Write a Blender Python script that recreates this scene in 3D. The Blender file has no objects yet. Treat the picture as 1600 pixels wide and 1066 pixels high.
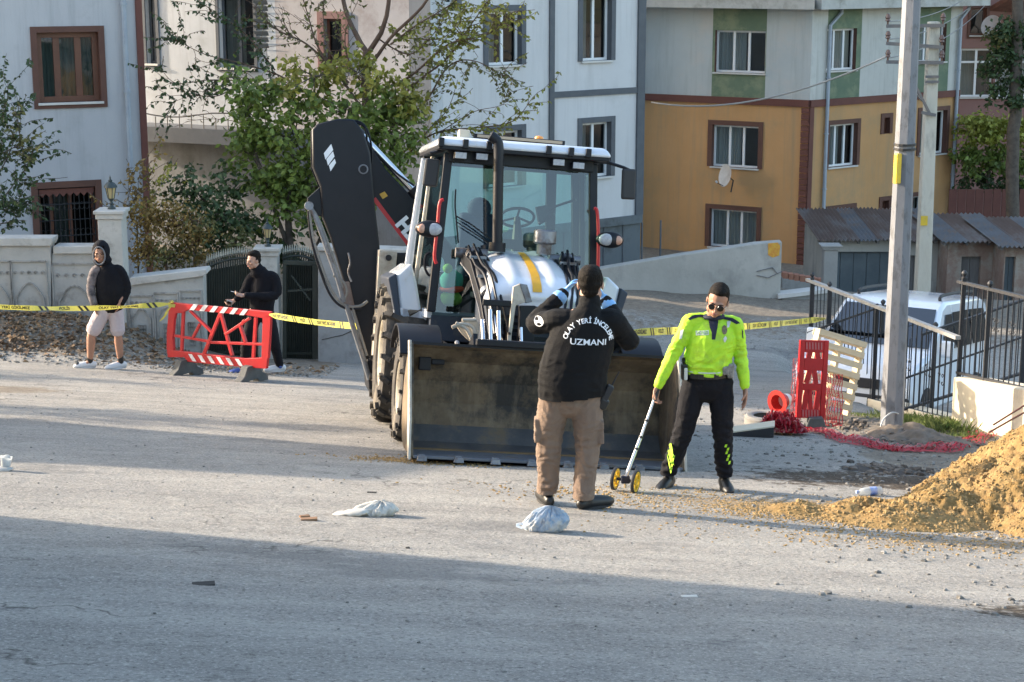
import bpy, bmesh, math, random
import numpy as np
from mathutils import Vector, Matrix, noise, Euler
from mathutils.bvhtree import BVHTree
R=math.radians
sc=bpy.context.scene
COL=sc.collection
rnd=random.Random(7)
# ---------------- camera, sky, sun, exposure ----------------
F_=2750.0;PITCH=R(12.2);CZ=4.2
cam=bpy.data.cameras.new('camera');cam.sensor_width=36;cam.lens=36*F_/1600
cam.clip_start=.1;cam.clip_end=600
camo=bpy.data.objects.new('camera',cam);COL.objects.link(camo)
camo.location=(0,0,CZ);camo.rotation_euler=(R(90)-PITCH,0,0);sc.camera=camo
SUN_EL=R(20);TO_SUN=Vector((-.965,.262,0)).normalized()*math.cos(SUN_EL)+Vector((0,0,math.sin(SUN_EL)))
w=bpy.data.worlds.new('World');sc.world=w;w.use_nodes=True
nt=w.node_tree;bg=nt.nodes['Background'];sky=nt.nodes.new('ShaderNodeTexSky')
sky.sky_type='NISHITA';sky.sun_disc=False;sky.sun_elevation=SUN_EL
sky.sun_rotation=math.atan2(TO_SUN.x,TO_SUN.y);sky.air_density=1.2;sky.dust_density=2.2
nt.links.new(sky.outputs[0],bg.inputs[0]);bg.inputs[1].default_value=.15
sl=bpy.data.lights.new('sun','SUN');sl.energy=3.3;sl.angle=R(.9);sl.color=(1,.85,.68)
so=bpy.data.objects.new('sun',sl);COL.objects.link(so);so.rotation_euler=TO_SUN.to_track_quat('Z','Y').to_euler()
vs=sc.view_settings;vs.view_transform='Standard';vs.look='None';vs.gamma=1;vs.exposure=1.82
try: vs.use_curve_mapping=False
except: pass
sc.render.engine='CYCLES'
sc.cycles.max_bounces=8;sc.cycles.transparent_max_bounces=24
# ---------------- helpers: rays of the reference camera, the ground's height ----------------
cp,sp=math.cos(PITCH),math.sin(PITCH)
def ray(u,v):
    a=(u-800)/F_;b=-(v-533)/F_
    return Vector((a,cp+b*sp,-sp+b*cp))
def P(u,v,Y):
    d=ray(u,v);k=Y/d.y;return Vector((d.x*k,Y,CZ+d.z*k))
def ss(a,b,t):
    t=max(0.,min(1.,(t-a)/(b-a)));return t*t*(3-2*t)
def gbase(x,y):
    xx=max(-14,min(14,x));yy=y
    if y>31: yy=31+(y-31)*.2 if y<37 else 32.2
    if y<-6: yy=-6
    return -0.03-.165*(yy-14.64)-.05*(xx+.9)-1.35*ss(37.5,47,y)
def gz(x,y):
    z=gbase(x,y)
    # leafy bank below the garden wall
    b=ss(23.6,25.6,y+.10*(x+5.5))*ss(-4.3,-6.6,x)*.55
    z+=b*(1+.25*noise.noise((x*1.3,y*1.3,0)))
    # worn earth bank in front of the concrete retaining wall
    m=ss(31,34,y)*ss(.5,2,x)*ss(60,50,y)
    z+=m*.3*(1+.5*noise.noise((x*.6,y*.8,3)))
    z-=.42*ss(4.85,5.2,x)*ss(21.8,22.4,y)*ss(33,30,y)
    # rough hollow round the pole
    r=ss(3.0,3.8,x)*ss(22.5,21,y)*ss(15.5,17.5,y)
    z+=r*.07*noise.noise((x*1.7,y*1.7,9))
    return z
def G(u,v):
    d=ray(u,v);y=2.
    while y<90:
        k=y/d.y
        if CZ+d.z*k<gz(d.x*k,y):break
        y+=.05
    lo,hi=y-.05,y
    for _ in range(20):
        m=(lo+hi)/2;k=m/d.y
        if CZ+d.z*k<gz(d.x*k,m):hi=m
        else:lo=m
    k=hi/d.y;return Vector((d.x*k,hi,gz(d.x*k,hi)))
def onplane(u,v,A,B):
    """ray (u,v) met with the vertical plane through A and B (xy)"""
    A=Vector(A[:2]);B=Vector(B[:2]);t=(B-A).normalized();n=Vector((-t.y,t.x))
    d=ray(u,v);k=A.dot(n)/(d.x*n.x+d.y*n.y)
    p=Vector((d.x*k,d.y*k,CZ+d.z*k));return p,(p.xy-A).dot(t)
# ---------------- materials ----------------
MATS={}
def M(name,col,col2=None,sc_=4,rough=.6,metal=0,bump=0,bsc=60,dirt=None,dsc=2.5,dlo=.5,dhi=.65,coat=0,emit=None,stretch=None,spec=.5,sheen=0,island=0,trans=0,streak=None):
    if name in MATS:return MATS[name]
    m=bpy.data.materials.new(name);m.use_nodes=True;n=m.node_tree;L=n.links;b=n.nodes['Principled BSDF']
    c4=lambda c:(c[0],c[1],c[2],1)
    b.inputs['Roughness'].default_value=rough;b.inputs['Metallic'].default_value=metal
    b.inputs['Specular IOR Level'].default_value=spec
    if coat:b.inputs['Coat Weight'].default_value=coat;b.inputs['Coat Roughness'].default_value=.06
    if sheen:b.inputs['Sheen Weight'].default_value=sheen
    tc=n.nodes.new('ShaderNodeTexCoord');src=tc.outputs['Object']
    if stretch:
        mp=n.nodes.new('ShaderNodeMapping');mp.inputs['Scale'].default_value=stretch;L.new(src,mp.inputs[0]);src=mp.outputs[0]
    out=None
    if col2:
        t=n.nodes.new('ShaderNodeTexNoise');t.inputs['Scale'].default_value=sc_;t.inputs['Detail'].default_value=6;t.inputs['Roughness'].default_value=.65
        L.new(src,t.inputs['Vector'])
        r=n.nodes.new('ShaderNodeMapRange');r.inputs[1].default_value=.35;r.inputs[2].default_value=.65;L.new(t.outputs[0],r.inputs[0])
        x=n.nodes.new('ShaderNodeMix');x.data_type='RGBA';x.inputs[6].default_value=c4(col);x.inputs[7].default_value=c4(col2);L.new(r.outputs[0],x.inputs[0]);out=x.outputs[2]
    if island:
        g=n.nodes.new('ShaderNodeNewGeometry');h=n.nodes.new('ShaderNodeHueSaturation')
        v=n.nodes.new('ShaderNodeMapRange');v.inputs[3].default_value=1-island;v.inputs[4].default_value=1+island;L.new(g.outputs['Random Per Island'],v.inputs[0])
        L.new(v.outputs[0],h.inputs['Value'])
        if out:L.new(out,h.inputs['Color'])
        else:h.inputs['Color'].default_value=c4(col)
        out=h.outputs[0]
    if dirt:
        t=n.nodes.new('ShaderNodeTexNoise');t.inputs['Scale'].default_value=dsc;t.inputs['Detail'].default_value=8;t.inputs['Roughness'].default_value=.7
        L.new(src,t.inputs['Vector'])
        r=n.nodes.new('ShaderNodeMapRange');r.inputs[1].default_value=dlo;r.inputs[2].default_value=dhi;L.new(t.outputs[0],r.inputs[0])
        x=n.nodes.new('ShaderNodeMix');x.data_type='RGBA';x.inputs[7].default_value=c4(dirt);L.new(r.outputs[0],x.inputs[0])
        if out:L.new(out,x.inputs[6])
        else:x.inputs[6].default_value=c4(col)
        out=x.outputs[2]
        if rough<.5:
            q=n.nodes.new('ShaderNodeMapRange');q.inputs[3].default_value=rough;q.inputs[4].default_value=.8;L.new(r.outputs[0],q.inputs[0]);L.new(q.outputs[0],b.inputs['Roughness'])
    if streak:
        mp2=n.nodes.new('ShaderNodeMapping');mp2.inputs['Scale'].default_value=(2.6,2.6,.16);L.new(tc.outputs['Object'],mp2.inputs[0])
        t=n.nodes.new('ShaderNodeTexNoise');t.inputs['Scale'].default_value=1.6;t.inputs['Detail'].default_value=7;t.inputs['Roughness'].default_value=.7;L.new(mp2.outputs[0],t.inputs['Vector'])
        r=n.nodes.new('ShaderNodeMapRange');r.inputs[1].default_value=.5;r.inputs[2].default_value=.72;r.inputs[4].default_value=.7;L.new(t.outputs[0],r.inputs[0])
        x=n.nodes.new('ShaderNodeMix');x.data_type='RGBA';x.inputs[7].default_value=c4(streak);L.new(r.outputs[0],x.inputs[0])
        if out:L.new(out,x.inputs[6])
        else:x.inputs[6].default_value=c4(col)
        out=x.outputs[2]
    if out:L.new(out,b.inputs['Base Color'])
    else:b.inputs['Base Color'].default_value=c4(col)
    if bump:
        t=n.nodes.new('ShaderNodeTexNoise');t.inputs['Scale'].default_value=bsc;t.inputs['Detail'].default_value=5
        L.new(src,t.inputs['Vector']);bm=n.nodes.new('ShaderNodeBump');bm.inputs['Strength'].default_value=bump;bm.inputs['Distance'].default_value=.01
        L.new(t.outputs[0],bm.inputs['Height']);L.new(bm.outputs[0],b.inputs['Normal'])
    if trans:
        o=n.nodes['Material Output'];tr=n.nodes.new('ShaderNodeBsdfTranslucent');mx=n.nodes.new('ShaderNodeMixShader');mx.inputs[0].default_value=trans
        if out:L.new(out,tr.inputs[0])
        else:tr.inputs[0].default_value=c4(col)
        L.new(b.outputs[0],mx.inputs[1]);L.new(tr.outputs[0],mx.inputs[2]);L.new(mx.outputs[0],o.inputs[0])
    MATS[name]=m;return m
def glassmat(name,tint,fac=.3,rough=.02):
    m=bpy.data.materials.new(name);m.use_nodes=True;n=m.node_tree;n.nodes.clear()
    o=n.nodes.new('ShaderNodeOutputMaterial');t=n.nodes.new('ShaderNodeBsdfTransparent');t.inputs[0].default_value=(*tint,1)
    g=n.nodes.new('ShaderNodeBsdfGlossy');g.inputs['Roughness'].default_value=rough
    f=n.nodes.new('ShaderNodeLayerWeight');f.inputs[0].default_value=.15
    r=n.nodes.new('ShaderNodeMapRange');r.inputs[3].default_value=fac*.5;r.inputs[4].default_value=min(1,fac*3)
    n.links.new(f.outputs['Fresnel'],r.inputs[0])
    x=n.nodes.new('ShaderNodeMixShader');n.links.new(r.outputs[0],x.inputs[0]);n.links.new(t.outputs[0],x.inputs[1]);n.links.new(g.outputs[0],x.inputs[2]);n.links.new(x.outputs[0],o.inputs[0])
    MATS[name]=m;return m
# ---------------- mesh helpers ----------------
def tag(o,label=None,cat=None,group=None,kind=None):
    if label:o['label']=label
    if cat:o['category']=cat
    if group:o['group']=group
    if kind:o['kind']=kind
    return o
def thing(name,loc,label,cat,group=None,rot=None,mat=None):
    o=bpy.data.objects.new(name,None);o.empty_display_size=.2
    if mat is not None:o.matrix_world=mat
    else:
        o.location=loc
        if rot is not None:o.rotation_euler=rot if not isinstance(rot,(int,float)) else (0,0,rot)
    COL.objects.link(o);return tag(o,label,cat,group)
def frame(d,hint=Vector((0,0,1))):
    d=Vector(d).normalized()
    if abs(d.dot(hint))>.97:hint=Vector((0,1,0)) if abs(d.y)<.9 else Vector((1,0,0))
    s=d.cross(hint).normalized();return s,s.cross(d).normalized()
class MB:
    def __init__(s):s.v=[];s.f=[];s.mi=[];s.m=0;s.X=None
    def pt(s,p):
        p=Vector(p)
        if s.X is not None:p=s.X@p
        s.v.append(p);return len(s.v)-1
    def face(s,ids):s.f.append(tuple(ids));s.mi.append(s.m)
    def quad(s,*ps):s.face([s.pt(p) for p in ps]);return s
    def box(s,c,d,rot=None,taper=1):
        c=Vector(c);Rm=rot.to_matrix() if isinstance(rot,Euler) else (rot or Matrix.Identity(3))
        i=[]
        for z in(-1,1):
            for x,y in((-1,-1),(1,-1),(1,1),(-1,1)):
                k=taper if z>0 else 1
                i.append(s.pt(c+Rm@Vector((x*d[0]/2*k,y*d[1]/2*k,z*d[2]/2))))
        for q in((3,2,1,0),(4,5,6,7),(0,1,5,4),(1,2,6,5),(2,3,7,6),(3,0,4,7)):s.face([i[k] for k in q])
        return s
    def beam(s,a,b,w,h=None,hint=Vector((0,0,1)),w2=None,h2=None):
        a=Vector(a);b=Vector(b);h=h or w;w2=w2 or w;h2=h2 or h*(w2/w);u,v=frame(b-a,hint);i=[]
        for p,ww,hh in((a,w,h),(b,w2,h2)):
            for x,y in((-1,-1),(1,-1),(1,1),(-1,1)):i.append(s.pt(p+u*x*ww/2+v*y*hh/2))
        for q in((0,1,2,3),(7,6,5,4),(0,4,5,1),(1,5,6,2),(2,6,7,3),(3,7,4,0)):s.face([i[k] for k in q])
        return s
    def tube(s,path,r,n=8,cap=True,ry=None,side=None,closed=False):
        path=[Vector(p) for p in path];m=len(path)
        if not isinstance(r,(list,tuple)):r=[r]*m
        rings=[];pv=None
        for k,p in enumerate(path):
            if closed:d=path[(k+1)%m]-path[k-1]
            else:d=(path[min(k+1,m-1)]-path[max(k-1,0)])
            if d.length<1e-9:d=Vector((0,0,1))
            d.normalize()
            if side is not None:
                a=Vector(side)-d*Vector(side).dot(d)
                if a.length<1e-4:a=frame(d)[0]
                a.normalize();b=d.cross(a).normalized()
            elif pv is None:a,b=frame(d)
            else:
                a=pv-d*pv.dot(d);a.normalize();b=d.cross(a).normalized()
            if pv is None and side is None:b=d.cross(a).normalized()
            pv=a
            rx=r[k];
            if isinstance(rx,(tuple,list)):rx,rr=rx
            else:rr=rx
            rings.append([s.pt(p+a*rx*math.cos(2*math.pi*j/n)+b*rr*math.sin(2*math.pi*j/n)) for j in range(n)])
        for k in range(m-1+(1 if closed else 0)):
            A=rings[k];B=rings[(k+1)%m]
            for j in range(n):s.face((A[j],A[(j+1)%n],B[(j+1)%n],B[j]))
        if cap and not closed:s.face(rings[0][::-1]);s.face(rings[-1])
        return s
    def cyl(s,a,b,r,r2=None,n=16):return s.tube([a,b],[r,r if r2 is None else r2],n)
    def ell(s,c,r,rot=None,n=14,m=9):
        c=Vector(c);Rm=rot or Matrix.Identity(3);rows=[]
        t=s.pt(c+Rm@Vector((0,0,r[2])));bt=s.pt(c+Rm@Vector((0,0,-r[2])))
        for i in range(1,m):
            a=math.pi*i/m
            rows.append([s.pt(c+Rm@Vector((r[0]*math.sin(a)*math.cos(2*math.pi*j/n),r[1]*math.sin(a)*math.sin(2*math.pi*j/n),r[2]*math.cos(a)))) for j in range(n)])
        for j in range(n):
            s.face((t,rows[0][j],rows[0][(j+1)%n]));s.face((bt,rows[-1][(j+1)%n],rows[-1][j]))
            for i in range(len(rows)-1):s.face((rows[i][j],rows[i+1][j],rows[i+1][(j+1)%n],rows[i][(j+1)%n]))
        return s
    def prism(s,poly,vec):
        """polygon of 3-D points extruded along vec"""
        vec=Vector(vec);n=len(poly);a=[s.pt(Vector(p)) for p in poly];b=[s.pt(Vector(p)+vec) for p in poly]
        s.face(a);s.face(b[::-1])
        for j in range(n):s.face((a[j],b[j],b[(j+1)%n],a[(j+1)%n]))
        return s
    def lathe(s,prof,c=(0,0,0),axis=(0,0,1),n=20):
        c=Vector(c);ax=Vector(axis).normalized();u,v=frame(ax);rings=[]
        for r,h in prof:
            rings.append([s.pt(c+ax*h+(u*math.cos(2*math.pi*j/n)+v*math.sin(2*math.pi*j/n))*r) for j in range(n)] if r>1e-5 else [s.pt(c+ax*h)])
        for A,B in zip(rings,rings[1:]):
            for j in range(n):
                if len(A)==1 and len(B)==1:continue
                if len(A)==1:s.face((A[0],B[j],B[(j+1)%n]))
                elif len(B)==1:s.face((A[j],A[(j+1)%n],B[0]))
                else:s.face((A[j],A[(j+1)%n],B[(j+1)%n],B[j]))
        return s
    def build(s,name,mat,parent=None,smooth=False,bevel=0,label=None,kind=None,fix=True):
        me=bpy.data.meshes.new(name);me.from_pydata([tuple(p) for p in s.v],[],s.f)
        mats=mat if isinstance(mat,(list,tuple)) else [mat]
        for m in mats:me.materials.append(m)
        if len(mats)>1:me.polygons.foreach_set('material_index',s.mi)
        if fix:
            bm=bmesh.new();bm.from_mesh(me);bmesh.ops.recalc_face_normals(bm,faces=bm.faces);bm.to_mesh(me);bm.free()
        if smooth:
            me.polygons.foreach_set('use_smooth',[True]*len(me.polygons))
            if smooth!='all':
                try:me.set_sharp_from_angle(angle=R(40))
                except Exception:pass
        me.update()
        o=bpy.data.objects.new(name,me);COL.objects.link(o)
        if parent is not None:o.parent=parent
        if bevel:
            b=o.modifiers.new('bevel','BEVEL');b.width=bevel;b.segments=2;b.limit_method='ANGLE';b.angle_limit=R(50)
        return tag(o,label,None,None,kind)
def lift(o,loc=None):
    return o
def copy_tree(o,parent=None):
    c=o.copy();COL.objects.link(c)
    if parent is not None:c.parent=parent
    for ch in o.children:copy_tree(ch,c)
    return c
def share(o,loc,parent,rot=None,scale=None):
    c=o.copy();c.location=loc;COL.objects.link(c);c.parent=parent
    if rot is not None:c.rotation_euler=rot
    if scale is not None:c.scale=scale
    return c
def text_mesh(body,size,extrude=.0005,bold=0,align='CENTER',space=1):
    c=bpy.data.curves.new('t','FONT');c.body=body;c.size=size;c.extrude=extrude;c.align_x=align;c.align_y='CENTER';c.offset=bold;c.space_character=space
    o=bpy.data.objects.new('t',c);COL.objects.link(o);dg=bpy.context.evaluated_depsgraph_get()
    me=bpy.data.meshes.new_from_object(o.evaluated_get(dg));bpy.data.objects.remove(o);return me
def add_text(mb,body,size,Mx,bold=0,extrude=.0005,space=1):
    me=text_mesh(body,size,extrude,bold,space=space);off=len(mb.v)
    for v in me.vertices:mb.v.append(Mx@v.co)
    for p in me.polygons:mb.f.append(tuple(off+i for i in p.vertices));mb.mi.append(mb.m)
    bpy.data.meshes.remove(me)
def crom(pts,k=4):
    """Catmull-Rom through tuples of floats"""
    out=[];n=len(pts)
    for i in range(n-1):
        p0=pts[max(i-1,0)];p1=pts[i];p2=pts[i+1];p3=pts[min(i+2,n-1)]
        for j in range(k):
            t=j/k;out.append(tuple(.5*((2*b)+(-a+c)*t+(2*a-5*b+4*c-d)*t*t+(-a+3*b-3*c+d)*t**3) for a,b,c,d in zip(p0,p1,p2,p3)))
    out.append(tuple(pts[-1]));return out
# ---------------- ground ----------------
def ground_mat():
    m=bpy.data.materials.new('worn_asphalt');m.use_nodes=True;n=m.node_tree;L=n.links;b=n.nodes['Principled BSDF']
    tc=n.nodes.new('ShaderNodeTexCoord');src=tc.outputs['Object']
    def noise_(s,d=6,r=.6,st=None):
        t=n.nodes.new('ShaderNodeTexNoise');t.inputs['Scale'].default_value=s;t.inputs['Detail'].default_value=d;t.inputs['Roughness'].default_value=r
        if st:
            mp=n.nodes.new('ShaderNodeMapping');mp.inputs['Scale'].default_value=st;L.new(src,mp.inputs[0]);L.new(mp.outputs[0],t.inputs['Vector'])
        else:L.new(src,t.inputs['Vector'])
        return t.outputs[0]
    def rng(x,a,b_,c=0,d=1):
        r=n.nodes.new('ShaderNodeMapRange');r.inputs[1].default_value=a;r.inputs[2].default_value=b_;r.inputs[3].default_value=c;r.inputs[4].default_value=d;L.new(x,r.inputs[0]);return r.outputs[0]
    def mix(f,a,b_):
        x=n.nodes.new('ShaderNodeMix');x.data_type='RGBA'
        if isinstance(f,float):x.inputs[0].default_value=f
        else:L.new(f,x.inputs[0])
        for k,q in((6,a),(7,b_)):
            if isinstance(q,tuple):x.inputs[k].default_value=(*q,1)
            else:L.new(q,x.inputs[k])
        return x.outputs[2]
    def mul(a,b_):
        x=n.nodes.new('ShaderNodeMath');x.operation='MULTIPLY';L.new(a,x.inputs[0])
        if isinstance(b_,float):x.inputs[1].default_value=b_
        else:L.new(b_,x.inputs[1])
        return x.outputs[0]
    def att(nm):
        a=n.nodes.new('ShaderNodeAttribute');a.attribute_name=nm;return a.outputs['Fac']
    c=mix(rng(noise_(.5,8,.65),.36,.64),(.235,.222,.2),(.31,.295,.265))
    c=mix(rng(noise_(1.6,7,.7,(.35,1.6,1)),.45,.68,0,.6),c,(.40,.38,.34))     # dusty streaks along the traffic
    c=mix(rng(noise_(1.1,5,.6,(.12,2.4,1)),.5,.7,0,.55),c,(.17,.165,.155))     # long dark wheel streaks
    c=mix(rng(noise_(.23,4,.5),.52,.60,0,.35),c,(.16,.165,.17))                # older darker patches
    c=mix(rng(noise_(2.6,9,.8),.56,.68,0,.55),c,(.43,.41,.37))                   # chalky dust
    c=mix(rng(noise_(52,5,.75),.5,.66,0,.85),c,(.50,.475,.43))            # light aggregate
    c=mix(rng(noise_(34,5,.8),.53,.66,0,.85),c,(.075,.07,.066))         # dark pits
    c=mix(rng(noise_(4.5,8,.75),.57,.70,0,.6),c,(.11,.105,.1))
    c=mix(rng(noise_(.8,6,.7,(.5,1.3,1)),.58,.64,0,.45),c,(.13,.13,.13))           # stains
    # crack network
    vo=n.nodes.new('ShaderNodeTexVoronoi');vo.feature='DISTANCE_TO_EDGE';vo.inputs['Scale'].default_value=.55
    mp=n.nodes.new('ShaderNodeVectorMath');mp.operation='ADD';nn=n.nodes.new('ShaderNodeTexNoise');nn.inputs['Scale'].default_value=2.2;nn.inputs['Detail'].default_value=6
    L.new(src,nn.inputs['Vector']);L.new(src,mp.inputs[0]);L.new(nn.outputs[1],mp.inputs[1]);L.new(mp.outputs[0],vo.inputs['Vector'])
    crack=mul(rng(vo.outputs[0],.0,.012,1,0),rng(noise_(.35,2),.5,.6))
    c=mix(mul(crack,.8),c,(.06,.055,.05))
    earth=mix(rng(noise_(9,8,.75),.4,.62),(.15,.125,.10),(.26,.225,.18))
    earth=mix(rng(noise_(60,4,.7),.5,.7),earth,(.30,.26,.2))
    e=att('earth');em=rng(n.nodes.new('ShaderNodeMath').outputs[0],0,1) if False else None
    ad=n.nodes.new('ShaderNodeMath');ad.operation='ADD';L.new(e,ad.inputs[0]);L.new(rng(noise_(7,8,.75),.3,.7,-.35,.35),ad.inputs[1])
    ef=rng(ad.outputs[0],.42,.58)
    c=mix(ef,c,earth)
    sand=mix(rng(noise_(14,8,.75),.4,.62),(.22,.155,.085),(.32,.25,.16))
    s=att('sand');ad2=n.nodes.new('ShaderNodeMath');ad2.operation='ADD';L.new(s,ad2.inputs[0]);L.new(rng(noise_(16,10,.85),.3,.7,-.6,.6),ad2.inputs[1])
    c=mix(rng(ad2.outputs[0],.4,.85),c,sand)
    k=att('dark');ad3=n.nodes.new('ShaderNodeMath');ad3.operation='ADD';L.new(k,ad3.inputs[0]);L.new(rng(noise_(5,9,.75),.32,.68,-.45,.45),ad3.inputs[1])
    c=mix(rng(ad3.outputs[0],.45,.65),c,mix(rng(noise_(30,5,.7),.4,.62),(.035,.028,.022),(.12,.095,.07)))
    L.new(c,b.inputs['Base Color']);b.inputs['Roughness'].default_value=.9;b.inputs['Specular IOR Level'].default_value=.25
    bp=n.nodes.new('ShaderNodeBump');bp.inputs['Strength'].default_value=1;bp.inputs['Distance'].default_value=.012;L.new(noise_(55,6,.75),bp.inputs['Height'])
    bp2=n.nodes.new('ShaderNodeBump');bp2.inputs['Strength'].default_value=.7;bp2.inputs['Distance'].default_value=.04;L.new(noise_(6,6,.7),bp2.inputs['Height']);L.new(bp.outputs[0],bp2.inputs['Normal'])
    L.new(bp2.outputs[0],b.inputs['Normal']);return m
def blob(x,y,cx,cy,rx,ry):
    return math.exp(-(((x-cx)/rx)**2+((y-cy)/ry)**2))
def axis(lo,hi,fa,fb,fine,coarse):
    out=[];t=lo
    while t<hi:
        out.append(t);t+=fine if fa<=t<fb else coarse
    out.append(hi);return out
xs=[-120,-90,-60,-40,-28,-20]+axis(-16,16,-9,8,.14,.5)+[20,28,40,60,90,120]
ys=[-60,-40,-25,-15]+axis(-8,46,6,30,.14,.5)+[50,56,64,80,100,140]
def road_edge(y):return 3.05+max(0,(y-13))*.02
V=[];E_=[];S_=[];D_=[]
pk=G(1600,700)
for y in ys:
    for x in xs:
        V.append((x,y,gz(x,y)+.006*noise.noise((x*1.1,y*1.1,5))))
        # earth: left bank, right verge round the pole, far bank
        e=ss(23.9,24.5,y+.10*(x+5.5)+.25*noise.noise((x*.9,y*.9,1)))*ss(-2.2,-3.2,x)
        e=max(e,ss(3.3,3.9,x+.5*noise.noise((x*.8,y*.8,2)))*ss(22.5,21.5,y)*ss(10,12,y))
        e=max(e,ss(31.5,33.5,y+.9*noise.noise((x*.5,y*.5,2)))*ss(0,.8,x)*(.5+.5*ss(34,36.5,y)))
        e=max(e,blob(x,y,-6.0,19.6,1.0,.55)*.95)
        e=max(e,blob(x,y,-1.0,14.75,.5,.3)*.5)
        E_.append(e)
        s=.95*blob(x,y,3.1,12.8,1.2,.6)+.55*blob(x,y,1.9,13.0,.9,.25)+.6*blob(x,y,-.75,14.75,.55,.22)+.62*blob(x,y,3.2,11.5,1.3,.35)
        S_.append(min(1,s*1.1))
        d=.95*blob(x,y,2.95,9.15,.55,.28)+.9*blob(x,y,3.9,14.8,.9,.6)+.62*blob(x,y,2.6,14.9,1.2,.9)+.6*blob(x,y,-2.9+.95,10.,.0001,.1)+.5*blob(x,y,-1.58,9.75,.14,.05)
        D_.append(min(1,d))
nx=len(xs);Fc=[]
for j in range(len(ys)-1):
    for i in range(nx-1):
        a=j*nx+i;Fc.append((a,a+1,a+nx+1,a+nx))
me=bpy.data.meshes.new('ground');me.from_pydata(V,[],Fc)
for nm,arr in(('earth',E_),('sand',S_),('dark',D_)):
    at=me.attributes.new(nm,'FLOAT','POINT');at.data.foreach_set('value',arr)
me.polygons.foreach_set('use_smooth',[True]*len(me.polygons));me.materials.append(ground_mat())
gr=bpy.data.objects.new('ground',me);COL.objects.link(gr);tag(gr,'worn grey asphalt street sloping down past the machine, dusty and sandy at its right edge',kind='structure')
def stones(name,mat,spots,kind='stuff',label=None):
    mb=MB()
    for x,y,r,z in spots:
        a=rnd.random()*6.28;n=5;top=[];bot=[]
        p0=len(mb.v)
        for j in range(n):
            t=a+j*6.28/n;q=r*(.7+.6*rnd.random());mb.v.append(Vector((x+q*math.cos(t),y+q*math.sin(t),z-r*.3)))
        for j in range(n):
            t=a+j*6.28/n+.3;q=r*(.45+.5*rnd.random());mb.v.append(Vector((x+q*math.cos(t),y+q*math.sin(t),z+r*(.3+.35*rnd.random()))))
        mb.v.append(Vector((x,y,z+r*.7)))
        for j in range(n):
            k=(j+1)%n;mb.face((p0+j,p0+k,p0+n+k,p0+n+j));mb.face((p0+n+j,p0+n+k,p0+2*n))
    return mb.build(name,mat,kind=kind,label=label,fix=False)
M('grit',(.20,.19,.17),rough=.9,island=.5)
M('sandgrain',(.30,.20,.085),rough=.95,island=.22)
sp_=[]
for _ in range(2600):
    x=rnd.uniform(-6,6);y=rnd.uniform(7,24);r=rnd.choice([.004,.005,.006,.008,.012])
    sp_.append((x,y,r,gz(x,y)))
for _ in range(1500):
    x=rnd.gauss(3.6,.8);y=rnd.uniform(9,22);sp_.append((x,y,rnd.uniform(.006,.03),gz(x,y)))
for _ in range(900):
    x=rnd.uniform(-9,-2.6);y=rnd.uniform(23.6,25.5);sp_.append((x,y,rnd.uniform(.008,.04),gz(x,y)))
stones('road_grit',MATS['grit'],sp_,label='loose grit and small stones scattered over the street')
sp_=[]
for _ in range(11000):
    k=rnd.random()
    if k<.6:x,y=rnd.gauss(2.5,.75),rnd.gauss(12.7,.28)
    elif k<.8:x,y=rnd.gauss(3.4,1.),rnd.gauss(11.6,.3)
    elif k<.9:x,y=rnd.gauss(-.75,.35),rnd.gauss(14.72,.12)
    else:x,y=rnd.gauss(1.6,.9),rnd.gauss(13.2,.3)
    sp_.append((x,y,rnd.choice([.004,.005,.006,.008,.011,.014]),gz(x,y)))
stones('scattered_sand',MATS['sandgrain'],sp_,label='yellow sand clods spread on the asphalt before the pile')
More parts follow.
